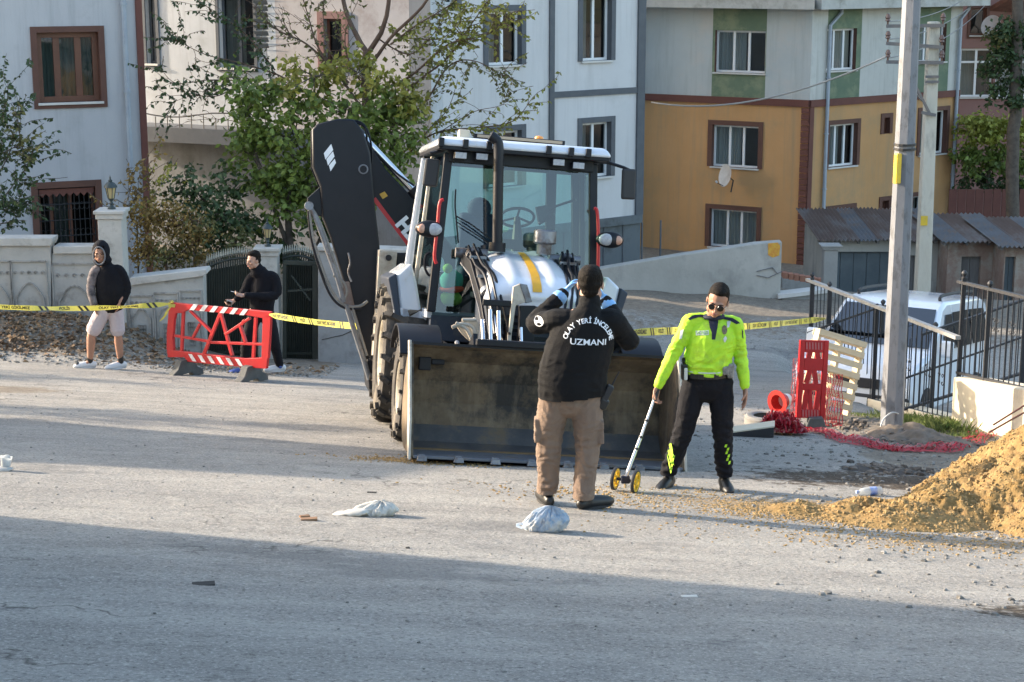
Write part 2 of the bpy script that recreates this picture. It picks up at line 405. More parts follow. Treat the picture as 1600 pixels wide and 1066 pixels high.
# ---------------- sand pile ----------------
def pile():
    cx,cy=4.75,13.55
    def h(x,y):
        best=-1
        for px,py,hh,k in((2.9,12.5,.20,.36),(3.7,13.2,.42,.55),(4.4,12.5,.62,.62),(4.9,13.9,1.12,.72),(4.0,12.85,.62,.72),(3.3,12.75,.30,.50),(2.7,12.65,.17,.38),(2.2,12.75,.09,.3),(5.1,12.6,.95,.7)):
            d=math.hypot(x-px,(y-py)*1.05)
            best=max(best,hh-d*k*(1+.12*noise.noise((x*2,y*2,px))))
        if best<=-.06:return -.06
        q=min(1,max(0,best*7));b=best+q*(.05*noise.noise((x*3,y*3,0))+.045*noise.noise((x*8,y*8,0))+.030*noise.noise((x*22,y*22,2))+.030*noise.noise((x*44,y*44,4))-.05*abs(noise.noise((x*1.6+y,y*2.6,7))))
        return max(-.06,b)
    st=.021;X0,X1,Y0,Y1=1.6,6.6,10.9,15.8
    nx=int((X1-X0)/st);ny=int((Y1-Y0)/st)
    vs_=[];
    for j in range(ny+1):
        for i in range(nx+1):
            x=X0+i*st;y=Y0+j*st;vs_.append((x,y,gz(x,y)+h(x,y)))
    fs=[]
    for j in range(ny):
        for i in range(nx):
            a=j*(nx+1)+i;q=(a,a+1,a+nx+2,a+nx+1)
            if max(vs_[k][2]-gz(vs_[k][0],vs_[k][1]) for k in q)>-.05:fs.append(q)
    me=bpy.data.meshes.new('sand_pile');me.from_pydata(vs_,[],fs);
    bm=bmesh.new();bm.from_mesh(me);bmesh.ops.delete(bm,geom=[v for v in bm.verts if not v.link_faces],context='VERTS');bm.to_mesh(me);bm.free()
    me.polygons.foreach_set('use_smooth',[True]*len(me.polygons))
    me.materials.append(M('sand',(.20,.125,.045),(.30,.20,.085),sc_=9,rough=.95,bump=1,bsc=45,dirt=(.27,.17,.075),dsc=4,spec=.2))
    o=bpy.data.objects.new('sand_pile',me);COL.objects.link(o)
    tag(o,'large heap of yellow sand at the right edge of the street','sand pile')
    sp=[]
    for _ in range(26000):
        x=rnd.uniform(2,6.4);y=rnd.uniform(11.3,15.2);hh=h(x,y)
        if hh>.0:sp.append((x,y,rnd.choice([.006,.007,.008,.009,.011,.014,.02]),gz(x,y)+hh-.002))
    g=stones('sand_clods',MATS['sandgrain'],sp);g.parent=o
pile()
# ---------------- buildings ----------------
M('render_white',(.44,.44,.455),(.49,.49,.50),sc_=.5,rough=.9,bump=.25,bsc=40,dirt=(.38,.38,.385),dsc=.9,dlo=.55,dhi=.75,streak=(.33,.33,.34))
M('render_old',(.54,.55,.565),(.47,.48,.49),sc_=.8,rough=.9,bump=.25,bsc=30,dirt=(.38,.385,.38),dsc=1.2,dlo=.52,dhi=.7,streak=(.36,.36,.36))
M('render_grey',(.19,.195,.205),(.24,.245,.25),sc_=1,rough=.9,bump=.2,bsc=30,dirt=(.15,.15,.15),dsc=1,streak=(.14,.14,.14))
M('render_warm',(.57,.56,.555),(.62,.61,.605),sc_=.5,rough=.9,bump=.25,bsc=40,dirt=(.50,.49,.48),dsc=.8,dlo=.55,dhi=.75,streak=(.46,.45,.44))
M('trim_grey',(0.084,0.092,0.104),(0.104,0.112,0.124),rough=.7)
M('slate',(0.104,0.12,0.132),(0.128,0.144,0.152),sc_=1.5,rough=.75,dirt=(0.072,0.08,0.084),dsc=1.5)
M('ochre',(.50,.275,.115),(.55,.31,.14),sc_=.6,rough=.9,bump=.25,bsc=40,dirt=(.40,.27,.14),dsc=.9,dlo=.52,dhi=.75,streak=(.36,.25,.14))
M('cream',(.52,.51,.47),(.57,.56,.52),sc_=.7,rough=.9,bump=.2,bsc=40,dirt=(.42,.41,.37),dsc=1,dlo=.52,dhi=.72,streak=(.36,.35,.31))
M('palegrey',(.42,.45,.45),(.47,.50,.495),sc_=.7,rough=.9,bump=.2,bsc=40,dirt=(.50,.48,.45),dsc=.8,dlo=.5,dhi=.7,streak=(.33,.35,.34))
M('green_panel',(0.12,0.168,0.112),(0.16,0.208,0.136),sc_=1.2,rough=.9,dirt=(0.224,0.256,0.16),dsc=1.5)
M('maroon',(.12,.042,.032),(.15,.055,.04),sc_=2,rough=.75)
M('brown_trim',(.10,.045,.032),(.13,.058,.04),sc_=2,rough=.7)
M('brown_frame',(.115,.045,.028),(.15,.06,.035),sc_=3,rough=.45)
M('pvc_white',(.74,.75,.76),rough=.35)
M('sill_stone',(.55,.52,.48),(.62,.6,.56),rough=.6)
M('curtain_white',(.62,.62,.58),(.42,.42,.40),sc_=1.2,rough=.95,stretch=(14,14,.6))
M('curtain_green',(.26,.33,.30),(.42,.46,.42),sc_=1.2,rough=.95,stretch=(12,12,.6))
M('room_dark',(.02,.022,.025),rough=.9)
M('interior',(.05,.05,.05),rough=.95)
M('pipe_grey',(.30,.33,.38),(.36,.4,.44),rough=.5)
M('iron_black',(.018,.018,.02),(.03,.03,.03),sc_=20,rough=.5)
M('pinkwall',(0.247,0.128,0.112),(0.285,0.165,0.143),sc_=.8,rough=.9)
M('concrete',(0.281,0.272,0.255),(0.357,0.348,0.327),sc_=.9,rough=.95,bump=.5,bsc=18,dirt=(0.196,0.187,0.174),dsc=1.3,dlo=.5,dhi=.72)
glassmat('window_glass',(.62,.68,.7),.16)
glassmat('old_glass',(.42,.46,.46),.1)
def seg_frame(A,B):
    A=Vector((A[0],A[1]));B=Vector((B[0],B[1]));t=(B-A).normalized();n=Vector((t.y,-t.x))  # n: outward when walking with the outside on the right
    return A,B,t,n
class House:
    """closed footprint (xy, outside on the right hand walking along), walls with real openings"""
    def __init__(s,name,pts,z0,z1,label,cat='house'):
        s.pts=[Vector((p[0],p[1])) for p in pts];s.z0=z0;s.z1=z1
        c=sum(s.pts,Vector((0,0)))/len(pts)
        s.o=Vector((c.x,c.y,z0));s.root=thing(name,s.o,label,cat);s.holes={};s.cuts={};s.matf={};s.depth=.16
    def L(s,p):return Vector(p)-s.o
    def W(s,e,sd,z,off=0):
        A=s.pts[e];B=s.pts[(e+1)%len(s.pts)];t=(B-A).normalized();n=Vector((t.y,-t.x));q=A+t*sd+n*off
        return Vector((q.x,q.y,z))-s.o
    def px(s,e,u,v):
        p,sd=onplane(u,v,s.pts[e],s.pts[(e+1)%len(s.pts)]);return sd,p.z
    def rect(s,e,u0,v0,u1,v1):
        um=(u0+u1)/2;vm=(v0+v1)/2
        return s.px(e,u0,vm)[0],s.px(e,u1,vm)[0],s.px(e,um,v1)[1],s.px(e,um,v0)[1]
    def walls(s,mats,default=0,openedges=()):
        mb=MB()
        N=len(s.pts)
        for e in range(N):
            A=s.pts[e];B=s.pts[(e+1)%N];Ln=(B-A).length
            hs=s.holes.get(e,[]);cs=sorted({0,Ln}|{h[0] for h in hs}|{h[1] for h in hs}|set(s.cuts.get(e,([],[]))[0]))
            cz=sorted({s.z0,s.z1}|{h[2] for h in hs}|{h[3] for h in hs}|set(s.cuts.get(e,([],[]))[1]))
            f=s.matf.get(e)
            for a,b in zip(cs,cs[1:]):
                for c,d in zip(cz,cz[1:]):
                    if b-a<1e-4 or d-c<1e-4:continue
                    ms,mz=(a+b)/2,(c+d)/2
                    if any(h[0]<ms<h[1] and h[2]<mz<h[3] for h in hs):continue
                    mb.m=f(ms,mz) if f else default
                    mb.quad(s.W(e,a,c),s.W(e,b,c),s.W(e,b,d),s.W(e,a,d))
            for h in hs:
                mb.m=h[4]
                D=-s.depth-.05
                for (a,c),(b,d) in (((h[0],h[2]),(h[1],h[2])),((h[1],h[2]),(h[1],h[3])),((h[1],h[3]),(h[0],h[3])),((h[0],h[3]),(h[0],h[2]))):
                    mb.quad(s.W(e,a,c),s.W(e,b,d),s.W(e,b,d,D),s.W(e,a,c,D))
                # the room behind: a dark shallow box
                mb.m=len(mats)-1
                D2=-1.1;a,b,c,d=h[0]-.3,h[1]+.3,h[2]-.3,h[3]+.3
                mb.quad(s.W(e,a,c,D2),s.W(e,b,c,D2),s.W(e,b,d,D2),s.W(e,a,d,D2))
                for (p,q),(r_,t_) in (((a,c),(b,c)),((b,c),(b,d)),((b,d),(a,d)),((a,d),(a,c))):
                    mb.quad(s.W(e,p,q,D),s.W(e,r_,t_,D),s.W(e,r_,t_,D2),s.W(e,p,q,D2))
        mb.m=default
        top=[mb.pt(Vector((p.x,p.y,s.z1))-s.o) for p in s.pts];mb.face(top)
        return mb.build('wall',mats,s.root,fix=False)
    def window(s,e,r,frame='pvc_white',cols=(1,1),trim=None,tw=.12,sill='sill_stone',curtain='curtain_white',glass='window_glass',reveal=None,rowsplit=None,curt=(0,1),fw=.06,drop=0):
        """r = outer opening (s0,s1,z0,z1)"""
        a,b,c,d=r
        if trim:a+=tw;b-=tw;d-=tw;c+=tw if drop==0 else 0
        s.holes.setdefault(e,[]).append((a,b,c,d,reveal or 0))
        if trim:
            mb=MB();th=.035
            def slab(p,q,r0,r1):
                i=[s.W(e,x,y,o) for o in(-.01,th) for x,y in((p,r0),(q,r0),(q,r1),(p,r1))]
                k=[mb.pt(v) for v in i]
                for f in((0,1,2,3),(7,6,5,4),(0,4,5,1),(1,5,6,2),(2,6,7,3),(3,7,4,0)):mb.face([k[j] for j in f])
            slab(r[0],a,r[2],r[3]);slab(b,r[1],r[2],r[3]);slab(a,b,d,r[3])
            if drop==0:slab(a,b,r[2],c)
            mb.build('window_surround',MATS[trim],s.root,bevel=.004)
        o=-s.depth
        def fr(mb,p,q,z0,z1,o0=None,o1=None):
            o0=o-.03 if o0 is None else o0;o1=o+.03 if o1 is None else o1
            k=[mb.pt(s.W(e,x,y,oo)) for oo in(o0,o1) for x,y in((p,z0),(q,z0),(q,z1),(p,z1))]
            for f in((0,1,2,3),(7,6,5,4),(0,4,5,1),(1,5,6,2),(2,6,7,3),(3,7,4,0)):mb.face([k[j] for j in f])
        mb=MB();fr(mb,a,a+fw,c,d);fr(mb,b-fw,b,c,d);fr(mb,a+fw,b-fw,c,c+fw);fr(mb,a+fw,b-fw,d-fw,d)
        tot=sum(cols);x=a;xs_=[a]
        for w_ in cols:x+=(b-a)*w_/tot;xs_.append(x)
        for x in xs_[1:-1]:fr(mb,x-fw*.6,x+fw*.6,c+fw,d-fw)
        if rowsplit:
            z=c+(d-c)*rowsplit
            for p,q in zip(xs_,xs_[1:]):fr(mb,p+fw*.62,q-fw*.62,z-fw*.5,z+fw*.5)
        win=mb.build('window',MATS[frame],s.root,bevel=.004)
        for p,q in zip(xs_,xs_[1:]):
            g=MB();g.quad(s.W(e,p+fw*.5,c+fw*.9,o),s.W(e,q-fw*.5,c+fw*.9,o),s.W(e,q-fw*.5,d-fw*.9,o),s.W(e,p+fw*.5,d-fw*.9,o));g.build('pane',MATS[glass],win,fix=False)
        if curtain:
            g=MB();n=36;p0=a+(b-a)*curt[0];p1=a+(b-a)*curt[1]
            for k in range(n):
                t0,t1=k/n,(k+1)/n;o0=-s.depth-.16+.025*math.sin(t0*70);o1=-s.depth-.16+.025*math.sin(t1*70)
                g.quad(s.W(e,p0+(p1-p0)*t0,c,o0),s.W(e,p0+(p1-p0)*t1,c,o1),s.W(e,p0+(p1-p0)*t1,d,o1),s.W(e,p0+(p1-p0)*t0,d,o0))
            g.build('curtain',MATS[curtain],win,smooth=True,fix=False)
        if sill:
            g=MB();fr(g,a-.04,b+.04,c-.045,c-.001,-s.depth+.03,.07);g.build('sill',MATS[sill],win,bevel=.004)
        return win
    def band(s,e,s0,s1,z0,z1,mat,name='trim_band',th=.04,off=0):
        mb=MB();k=[mb.pt(s.W(e,x,y,o)) for o in(-.01,th+off) for x,y in((s0,z0),(s1,z0),(s1,z1),(s0,z1))]
        for f in((0,1,2,3),(7,6,5,4),(0,4,5,1),(1,5,6,2),(2,6,7,3),(3,7,4,0)):mb.face([k[j] for j in f])
        return mb.build(name,MATS[mat],s.root)
    def pipe(s,e,sd,z0,z1,r=.05,mat='pipe_grey',bend=None):
        mb=MB();pts=[s.W(e,sd,z0,.09),s.W(e,sd,z1,.09)]
        if bend:pts+= [s.W(e,sd+bend[0],z1+bend[1],.09),s.W(e,sd+bend[0],z1+bend[1]+bend[2],.09)]
        mb.tube(pts,r,8);p=mb.build('drainpipe',MATS[mat],s.root,smooth=True)
        q=MB();z=z0+.5
        while z<z1:
            q.cyl(s.W(e,sd,z,.09),s.W(e,sd,z+.04,.09),r*1.35,n=8);z+=1.6
        q.build('bracket',MATS[mat],p);return p
def dirv(deg):return Vector((math.sin(R(deg)),math.cos(R(deg))))
# --- left white house
C_=P(231,280,33.2).xy;t=dirv(66)
A_=C_-t*13
H=House('white_house',[A_,C_,C_+Vector((-t.y,t.x))*7,A_+Vector((-t.y,t.x))*7],-4.2,CZ+4.5,'plain white rendered house at the far left with brown framed windows and a blue-grey drainpipe')
r=H.rect(0,50,41,165,169);H.window(0,r,'brown_frame',(1,1.08,1),'brown_trim',.11,curtain='curtain_green',glass='old_glass',reveal=1,fw=.1)
r=H.rect(0,51,283,161,405);H.window(0,(r[0],r[1],r[2],r[3]),'brown_frame',(.7,1,1.3),'brown_trim',.12,curtain='curtain_green',glass='old_glass',reveal=1,fw=.06,sill=None,curt=(.33,.62))
# iron grille over the lower window
mb=MB();a,b,c,d=r[0]+.14,r[1]-.14,r[2]+.14,r[3]-.14
n=11
for k in range(n+1):
    x=a+(b-a)*k/n;mb.tube([H.W(0,x,c,-.05),H.W(0,x,d,-.05)],.009,5)
for k in range(5):
    z=c+(d-c)*k/4;mb.tube([H.W(0,a,z,-.05),H.W(0,b,z,-.05)],.009,5)
for k in range(n):
    x=a+(b-a)*(k+.5)/n
    for z in(c+.35,c+.85,c+1.25):
        mb.tube([H.W(0,x+.045*math.cos(q),z+.07*math.sin(q),-.05) for q in [i*math.pi/4 for i in range(9)]],.006,4)
mb.build('window_grille',MATS['iron_black'],H.root)
mb=MB();n=8
for k in range(n):   # scalloped awning edge inside the frame
    x0=a+(b-a)*k/n;x1=a+(b-a)*(k+1)/n
    mb.prism([H.W(0,x0,d,-.02),H.W(0,x1,d,-.02),H.W(0,x1,d-.08,-.02),H.W(0,(x0+x1)/2,d-.15,-.02),H.W(0,x0,d-.08,-.02)],H.W(0,0,0,.01)-H.W(0,0,0,0))
mb.build('scalloped_valance',MATS['maroon'],H.root)
H.walls([MATS['render_white'],MATS['brown_trim'],MATS['interior']])
sd=(C_-A_).length
H.pipe(0,sd-.33,-3.5,CZ+4.4,.05)
H.band(0,sd-.10,sd+.02,-3.5,CZ+4.4,'maroon','corner_strip',.05)
# --- second house, behind the trees
A_=P(180,280,41.5).xy;B_=P(675,280,38.2).xy
H=House('white_house',[A_,B_,B_+Vector((2,8)),A_+Vector((0,8))],-5,CZ+5,'weathered white house behind the tree with a projecting upper storey over a grey ground floor')
for q,cu in (((338,-12,402,112),(0,.55)),((690,0,712,110),(0,1)),((224,-12,249,105),(0,.6))):
    if q[0]==690:continue
    r=H.rect(0,*q);H.window(0,r,'trim_grey',(1,1),'trim_grey',.08,curtain='curtain_white',glass='old_glass',curt=cu)
r=H.rect(0,497,18,545,112);H.window(0,r,'brown_frame',(1,),'pinkwall',.16,curtain=None,glass='old_glass',reveal=1)
zs=H.px(0,340,196)[1];zb=H.px(0,340,219)[1]
s0,_=H.px(0,432,100);s1,_=H.px(0,640,100)
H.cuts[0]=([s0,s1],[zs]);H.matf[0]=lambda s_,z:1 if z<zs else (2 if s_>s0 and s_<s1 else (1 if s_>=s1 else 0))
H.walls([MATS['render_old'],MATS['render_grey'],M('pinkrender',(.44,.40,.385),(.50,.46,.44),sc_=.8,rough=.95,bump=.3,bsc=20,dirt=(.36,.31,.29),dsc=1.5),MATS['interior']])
sw=H.px(0,455,210)[0]
mb=MB();k=[H.W(0,0,zb,0),H.W(0,sw,zb,0),H.W(0,sw,zb,.9),H.W(0,0,zb,.9)]
mb.prism(k,(0,0,zs-zb));mb.build('floor_slab',MATS['trim_grey'],H.root)
mb=MB();x=0
pr=[]
for q in range(26):
    x=.2+q*.32
    if x>sw:break
    mb.tube([H.W(0,x,zs,.85),H.W(0,x,zs+.28+.05*math.sin(q),.85)],.012,5)
mb.tube([H.W(0,.1+i*.4,zs+.3+.07*math.sin(i*.9),.85) for i in range(int(sw/.4))],.016,5)
mb.build('railing',MATS['iron_black'],H.root)
r=H.rect(0,398,-12,420,75)
mb=MB()
for k in range(9):
    z=r[2]+(r[3]-r[2])*k/9;mb.prism([H.W(0,r[0],z,.02),H.W(0,r[1],z,.02),H.W(0,r[1],z+.1,.07),H.W(0,r[0],z+.1,.07)],(0,0,.012))
mb.build('shutter',MATS['slate'],H.root)
# --- centre white house with slate trims
q0=P(862,140,41.0).xy;t=dirv(52)
A_=onplane(664,140,q0,q0+t)[0].xy;B_=onplane(1004,140,q0,q0+t)[0].xy
bk=Vector((-t.y,t.x))
H=House('white_house',[A_,B_,B_+bk*9,A_+bk*9],-5.2,CZ+6,'tall white apartment house behind the cab with slate grey window surrounds, bands and plinth')
lnz=(B_-A_).length
for q,cl in (((903,-14,961,95),(1,1)),((902,183,960,277),(1,1)),((755,8,821,102),(1.1,1)),((755,196,821,292),(1.1,1)),((676,-90,720,8),(1,1))):
    r=H.rect(0,*q);H.window(0,r,'pvc_white',cl,'trim_grey',.13,reveal=1,drop=1,curt=(.0,.42))
zb=H.px(0,970,348)[1]
H.cuts[0]=([],[zb]);H.matf[0]=lambda s_,z:2 if z<zb else 0
H.walls([MATS['render_warm'],MATS['trim_grey'],MATS['slate'],MATS['interior']])
sp_x=H.px(0,861,140)[0]
H.band(0,sp_x-.07,sp_x+.07,zb+.15,CZ+6,'trim_grey','pilaster_strip',.05)
zb2=H.px(0,935,143)[1];H.band(0,sp_x+.07,lnz-.2,zb2-.09,zb2+.05,'trim_grey','storey_band',.045)
H.band(0,lnz-.2,lnz+.03,zb+.15,CZ+6,'trim_grey','corner_strip',.06)
H.band(0,0,lnz,zb-.05,zb+.15,'slate','plinth_cap',.08)
sg=H.px(0,942,400)[0]
for k in range(9):H.band(0,sg+(k-5)*.62,sg+(k-5)*.62+.035,-5,zb-.06,'trim_grey','plinth_rib',.02)
# --- ochre house
cn=P(1265,160,50.5).xy;tl=dirv(-60);tr=dirv(52)
Lf=onplane(1000,160,cn,cn+tl)[0].xy;Rt=onplane(1497,160,cn,cn+tr)[0].xy
back=Vector((0,1))
H=House('ochre_house',[Lf,cn,Rt,Rt+Vector((-1,9)),Lf+Vector((1,9))],-6.6,CZ+7,'two-tone house, pale above and ochre yellow below, with maroon bands and a white satellite dish')
ll=(cn-Lf).length;lr=(Rt-cn).length
zband=H.px(0,1258,163)[1];ztop=H.px(0,1250,14)[1];zbase=H.px(0,1250,424)[1]
g0,g1=H.rect(0,1113,20,1197,150)[:2]
for q,tr_,sl_ in (((1117,48,1196,114),None,'sill_stone'),((1106,189,1192,262),'brown_trim','sill_stone'),((1102,321,1189,388),'brown_trim','sill_stone')):
    r=H.rect(0,*q);H.window(0,r,'pvc_white',(1,.85,1),tr_,.14,reveal=3,drop=1,curtain='curtain_white',curt=(0,.55) if q[1]!=321 else (0,1))
ga,gb=H.rect(1,1292,20,1345,150)[:2];gc,gd=H.rect(1,1434,20,1483,150)[:2]
for q,tr_,cu in (((1292,45,1338,110),None,(0,1)),((1290,187,1343,260),'brown_trim',(0,.6)),((1376,177,1394,209),'brown_trim',None),((1433,167,1482,241),'brown_trim',(0,.5)),((1435,38,1478,97),None,(0,1)),((1290,320,1337,350),'brown_trim',(0,1)),((1373,307,1392,338),'brown_trim',None),((1421,300,1446,345),'brown_trim',(0,1))):
    r=H.rect(1,*q)
    H.window(1,r,'pvc_white' if cu else 'brown_frame',(1,1,1) if q[2]-q[0]>40 else (1,),tr_,.13,reveal=3,drop=1,curtain='curtain_white' if cu else None,curt=cu or (0,1),sill='sill_stone' if cu else None)
zg0,zg1=zband+.6,ztop
def mf(g):
    def f(s_,z):
        if z>zband:
            for a,b in g:
                if a<s_<b:return 4
            return 5 if g[0][0]==g0 else 1
        return 2 if z<zbase else 0
    return f
H.cuts[0]=([g0,g1],[zband,zbase]);H.matf[0]=mf([(g0,g1)])
H.cuts[1]=([ga,gb,gc,gd],[zband,zbase]);H.matf[1]=mf([(ga,gb),(gc,gd)])
H.walls([MATS['ochre'],MATS['cream'],MATS['maroon'],MATS['brown_trim'],MATS['green_panel'],MATS['palegrey'],MATS['interior']])
H.band(0,0,ll,zband-.08,zband+.12,'maroon','storey_band',.07);H.band(1,0,lr,zband-.08,zband+.12,'maroon','storey_band',.07)
for k in range(28):
    z=zbase+k*(zband-.09-zbase)/28;h=(zband-.09-zbase)/28-.02
    H.band(0,ll-.22,ll+.015,z,z+h,'maroon','corner_block',.05,)
H.band(1,-.01,.16,zbase,zband-.09,'maroon','corner_strip',.049);H.band(1,lr-.16,lr,zbase,zband-.09,'maroon','corner_strip',.049)
mb=MB()
ov=.55
mb.prism([H.W(0,-.5,ztop,0),H.W(0,-.5,ztop,ov),H.W(0,ll+.25,ztop,ov),H.W(0,ll,ztop,0)],(0,0,.28));mb.build('cornice',M('cornice',(.42,.41,.38),(.5,.49,.45),rough=.9,dirt=(.3,.28,.24),dsc=1.5),H.root)
mb=MB();mb.prism([H.W(1,0,ztop,0),H.W(1,-.25,ztop,ov),H.W(1,lr+.6,ztop,ov),H.W(1,lr+.6,ztop,0)],(0,0,.30));mb.build('cornice',MATS['cornice'],H.root)
sd=H.px(1,1288,200)[0];H.pipe(1,sd,-6,H.px(1,1290,40)[1],.055,'pipe_grey',(.45,.35,.3))
sd=H.px(1,1489,200)[0];H.pipe(1,sd,-6,H.px(1,1489,30)[1],.055,'pipe_grey',(.35,.3,.3))
M('dish',(.62,.63,.64),(.5,.5,.5),rough=.5)
def dish(p,nrm,r,label,holder=None):
    t_=thing('satellite_dish',p,label,'satellite dish');n=Vector(nrm).normalized()
    mb=MB();mb.lathe([(0,0),(r*.4,r*.03),(r*.75,r*.11),(r,r*.2),(r*1.01,r*.19),(r*.75,r*.09),(r*.4,r*.01),(0,-.02)],(0,0,0),n,24);mb.build('reflector',MATS['dish'],t_,smooth=True)
    mb=MB();u,v=frame(n);mb.tube([-v*r*.95,-v*r*.75+n*r*.9],.012,6);mb.tube([-n*.02,-n*.25-v*.1,-n*.25-v*.45],.02,6);mb.build('arm',MATS['iron_black'],t_)
    mb=MB();mb.cyl(-v*r*.75+n*r*.85,-v*r*.62+n*r*1.0,.03,n=10);mb.build('receiver',MATS['dish'],t_)
p,_=onplane(1138,272,cn,Lf);dish(p+Vector((-.1,-.45,0)),(-.88,-.40,.2),.33,'white satellite dish below the ochre wall\'s middle window')
# ends of rods on the ochre wall + small fence line
# --- far right glazed house
A_=P(1497,100,60).xy;t=dirv(84);B_=A_+t*12
H=House('glazed_veranda_house',[A_,B_,B_+Vector((0,8)),A_+Vector((0,8))],-6,CZ+7,'far right house with white framed veranda windows above a pink wall')
r=H.rect(0,1500,76,1552,152);H.window(0,r,'pvc_white',(1,1),None,0,curtain='curtain_green',rowsplit=.72,fw=.07,curt=(0,.5))
r=H.rect(0,1556,76,1640,152);H.window(0,r,'pvc_white',(1,1,1),None,0,curtain='curtain_white',rowsplit=.72,fw=.07)
r=H.rect(0,1512,8,1545,60);H.window(0,r,'brown_frame',(1,),'brown_trim',.1,curtain=None)
H.walls([MATS['pinkwall'],MATS['render_warm'],MATS['interior']])
mb=MB();zz=H.px(0,1540,22)[1];mb.prism([H.W(0,1.0,zz+.1,0),H.W(0,12,zz,0),H.W(0,12,zz-.5,1.6),H.W(0,1.2,zz+.5,1.2)],(0,0,.15));mb.build('roof',M('roof_tile',(.22,.12,.10),(.3,.17,.14),rough=.9),H.root)
p,_=onplane(1541,40,A_,B_);dish(p+Vector((0,-.7,0)),(-.7,-.65,.3),.36,'pale satellite dish on the far right house under its roof')
# --- off-frame neighbour on the left whose shade falls across the near street
H=House('roadside_house',[(-21,-14),(-7.6,-14),(-7.6,11.95),(-21,11.95)][::1],-1,8.5,'pale rendered house beside the near street, left of the view')
H.walls([MATS['render_white'],MATS['interior']])
H=House('shade_garage',[(-14,15.6),(-9.6,15.6),(-9.6,17.8),(-14,17.8)],-1.5,gbase(-9.6,17)+3.4,'small rendered garage beside the street, left of the view')  # unseen garage, added and sized to throw the shade band over the road
H.walls([MATS['render_white'],MATS['interior']])
H=House('white_house',[(-14,52.3),(1.2,52.3),(1.2,64),(-14,64)],-6,CZ+8,'rendered apartment house standing behind the tall white house')  # hidden block added to keep the sun off the ochre house's left face
H.walls([MATS['render_warm'],MATS['interior']])
# --- concrete retaining wall
Yw=37.6
tp=[(925,426),(939,420),(1068,398),(1130,389),(1182,381),(1222,378)]
pts=[P(u,v,Yw) for u,v in tp];zb_=-4.6
o=Vector((pts[0].x,Yw,zb_))
root=thing('retaining_wall',o,'grey weathered concrete retaining wall with a sloping top below the ochre house','wall')
mb=MB();mb.prism([p-o for p in pts]+[Vector((pts[-1].x,Yw,zb_))-o,Vector((pts[0].x-3,Yw,zb_))-o,Vector((pts[0].x-3,Yw,pts[0].z-.15))-o],(0,.32,0))
mb.build('wall_body',M('concrete_old',(.38,.36,.32),(.48,.455,.41),sc_=.9,rough=.95,bump=.6,bsc=14,dirt=(.27,.26,.24),dsc=1.1,dlo=.5,dhi=.7,stretch=(1,1,.8)),root,bevel=.02)
p=P(1209,390,Yw)-o
mb=MB();mb.prism([p+Vector((x*.8,-.012,z*.8)) for x,z in((-.16,.17),(.1,.19),(.17,.1),(.15,-.16),(-.02,-.22),(-.15,-.15))],(0,.01,0));mb.build('painted_mark',M('orange_paint',(.62,.22,.04),(.7,.42,.06),sc_=9,rough=.8),root)
mb=MB()
for a in ((1182,424,1207,418),(1207,418,1215,428),(1182,430,1200,434),(1200,434,1222,424)):
    mb.beam(P(a[0],a[1],Yw)-o+Vector((0,-.006,0)),P(a[2],a[3],Yw)-o+Vector((0,-.006,0)),.05,.008)
for x0 in (1205,1222):
    mb.tube([P(x0-18,520-20,Yw)-o,P(x0,466,Yw)-o,P(x0+16,497,Yw)-o],.02,4)
mb.build('graffiti',M('graffiti',(.16,.16,.17),rough=.9),root)
# lower wall continuing to the right
pts=[P(u,v,Yw-.1) for u,v in ((1222,464),(1300,455),(1300,520),(1222,520))]
o=pts[0].copy();root=thing('low_wall',o,'low rendered wall running on right of the retaining wall','wall')
mb=MB();mb.prism([p-o for p in pts],(0,.3,0));mb.build('wall_body',MATS['concrete'],root,bevel=.02)
mb=MB();mb.prism([P(1216,461,Yw-.16)-o,P(1302,451,Yw-.16)-o,P(1302,457,Yw-.16)-o,P(1216,467,Yw-.16)-o],(0,.45,0));mb.build('coping',MATS['sill_stone'],root)
# second low wall behind with tiles on top
pts=[P(u,v,40) for u,v in ((1222,434),(1290,446),(1290,520),(1222,520))];o=pts[0].copy()
root=thing('garden_wall',o,'grey garden wall topped with orange bricks behind the low wall','wall')
mb=MB();mb.prism([p-o for p in pts],(0,.25,0));mb.build('wall_body',MATS['concrete'],root,bevel=.015)
M('red_brick',(.34,.13,.08),(.42,.2,.13),sc_=6,rough=.9,island=.2)
b0=None
for k in range(7):
    p=P(1226+k*9,430+k*1.6,40.1)-o
    mb=MB();mb.box((0,0,0),(.12,.2,.15));
    if b0 is None:b0=mb.build('brick',MATS['red_brick'],root,bevel=.008);b0.location=p
    else:share(b0,p,root)
# gate pillar
def pillar(c,w_,h,name,label,cat,mat,capmat=None,capw=.08,caph=.1):
    root=thing(name,c,label,cat);mb=MB();mb.box((0,0,h/2),(w_,w_,h));mb.build('shaft',MATS[mat],root,bevel=.012)
    mb=MB();mb.box((0,0,h+caph*.3),(w_+capw,w_+capw,caph*.6));mb.box((0,0,h+caph*.8),(w_+capw*2,w_+capw*2,caph*.4));mb.build('cap',MATS[capmat or mat],root,bevel=.01);return root
p=P(1294,470,38.4);pillar(Vector((p.x,38.4,gz(p.x,38.4)-.1)),.30,1.05+.1,'gate_pillar','short pale gate pillar with a flat cap in front of the sheds','pillar','concrete')
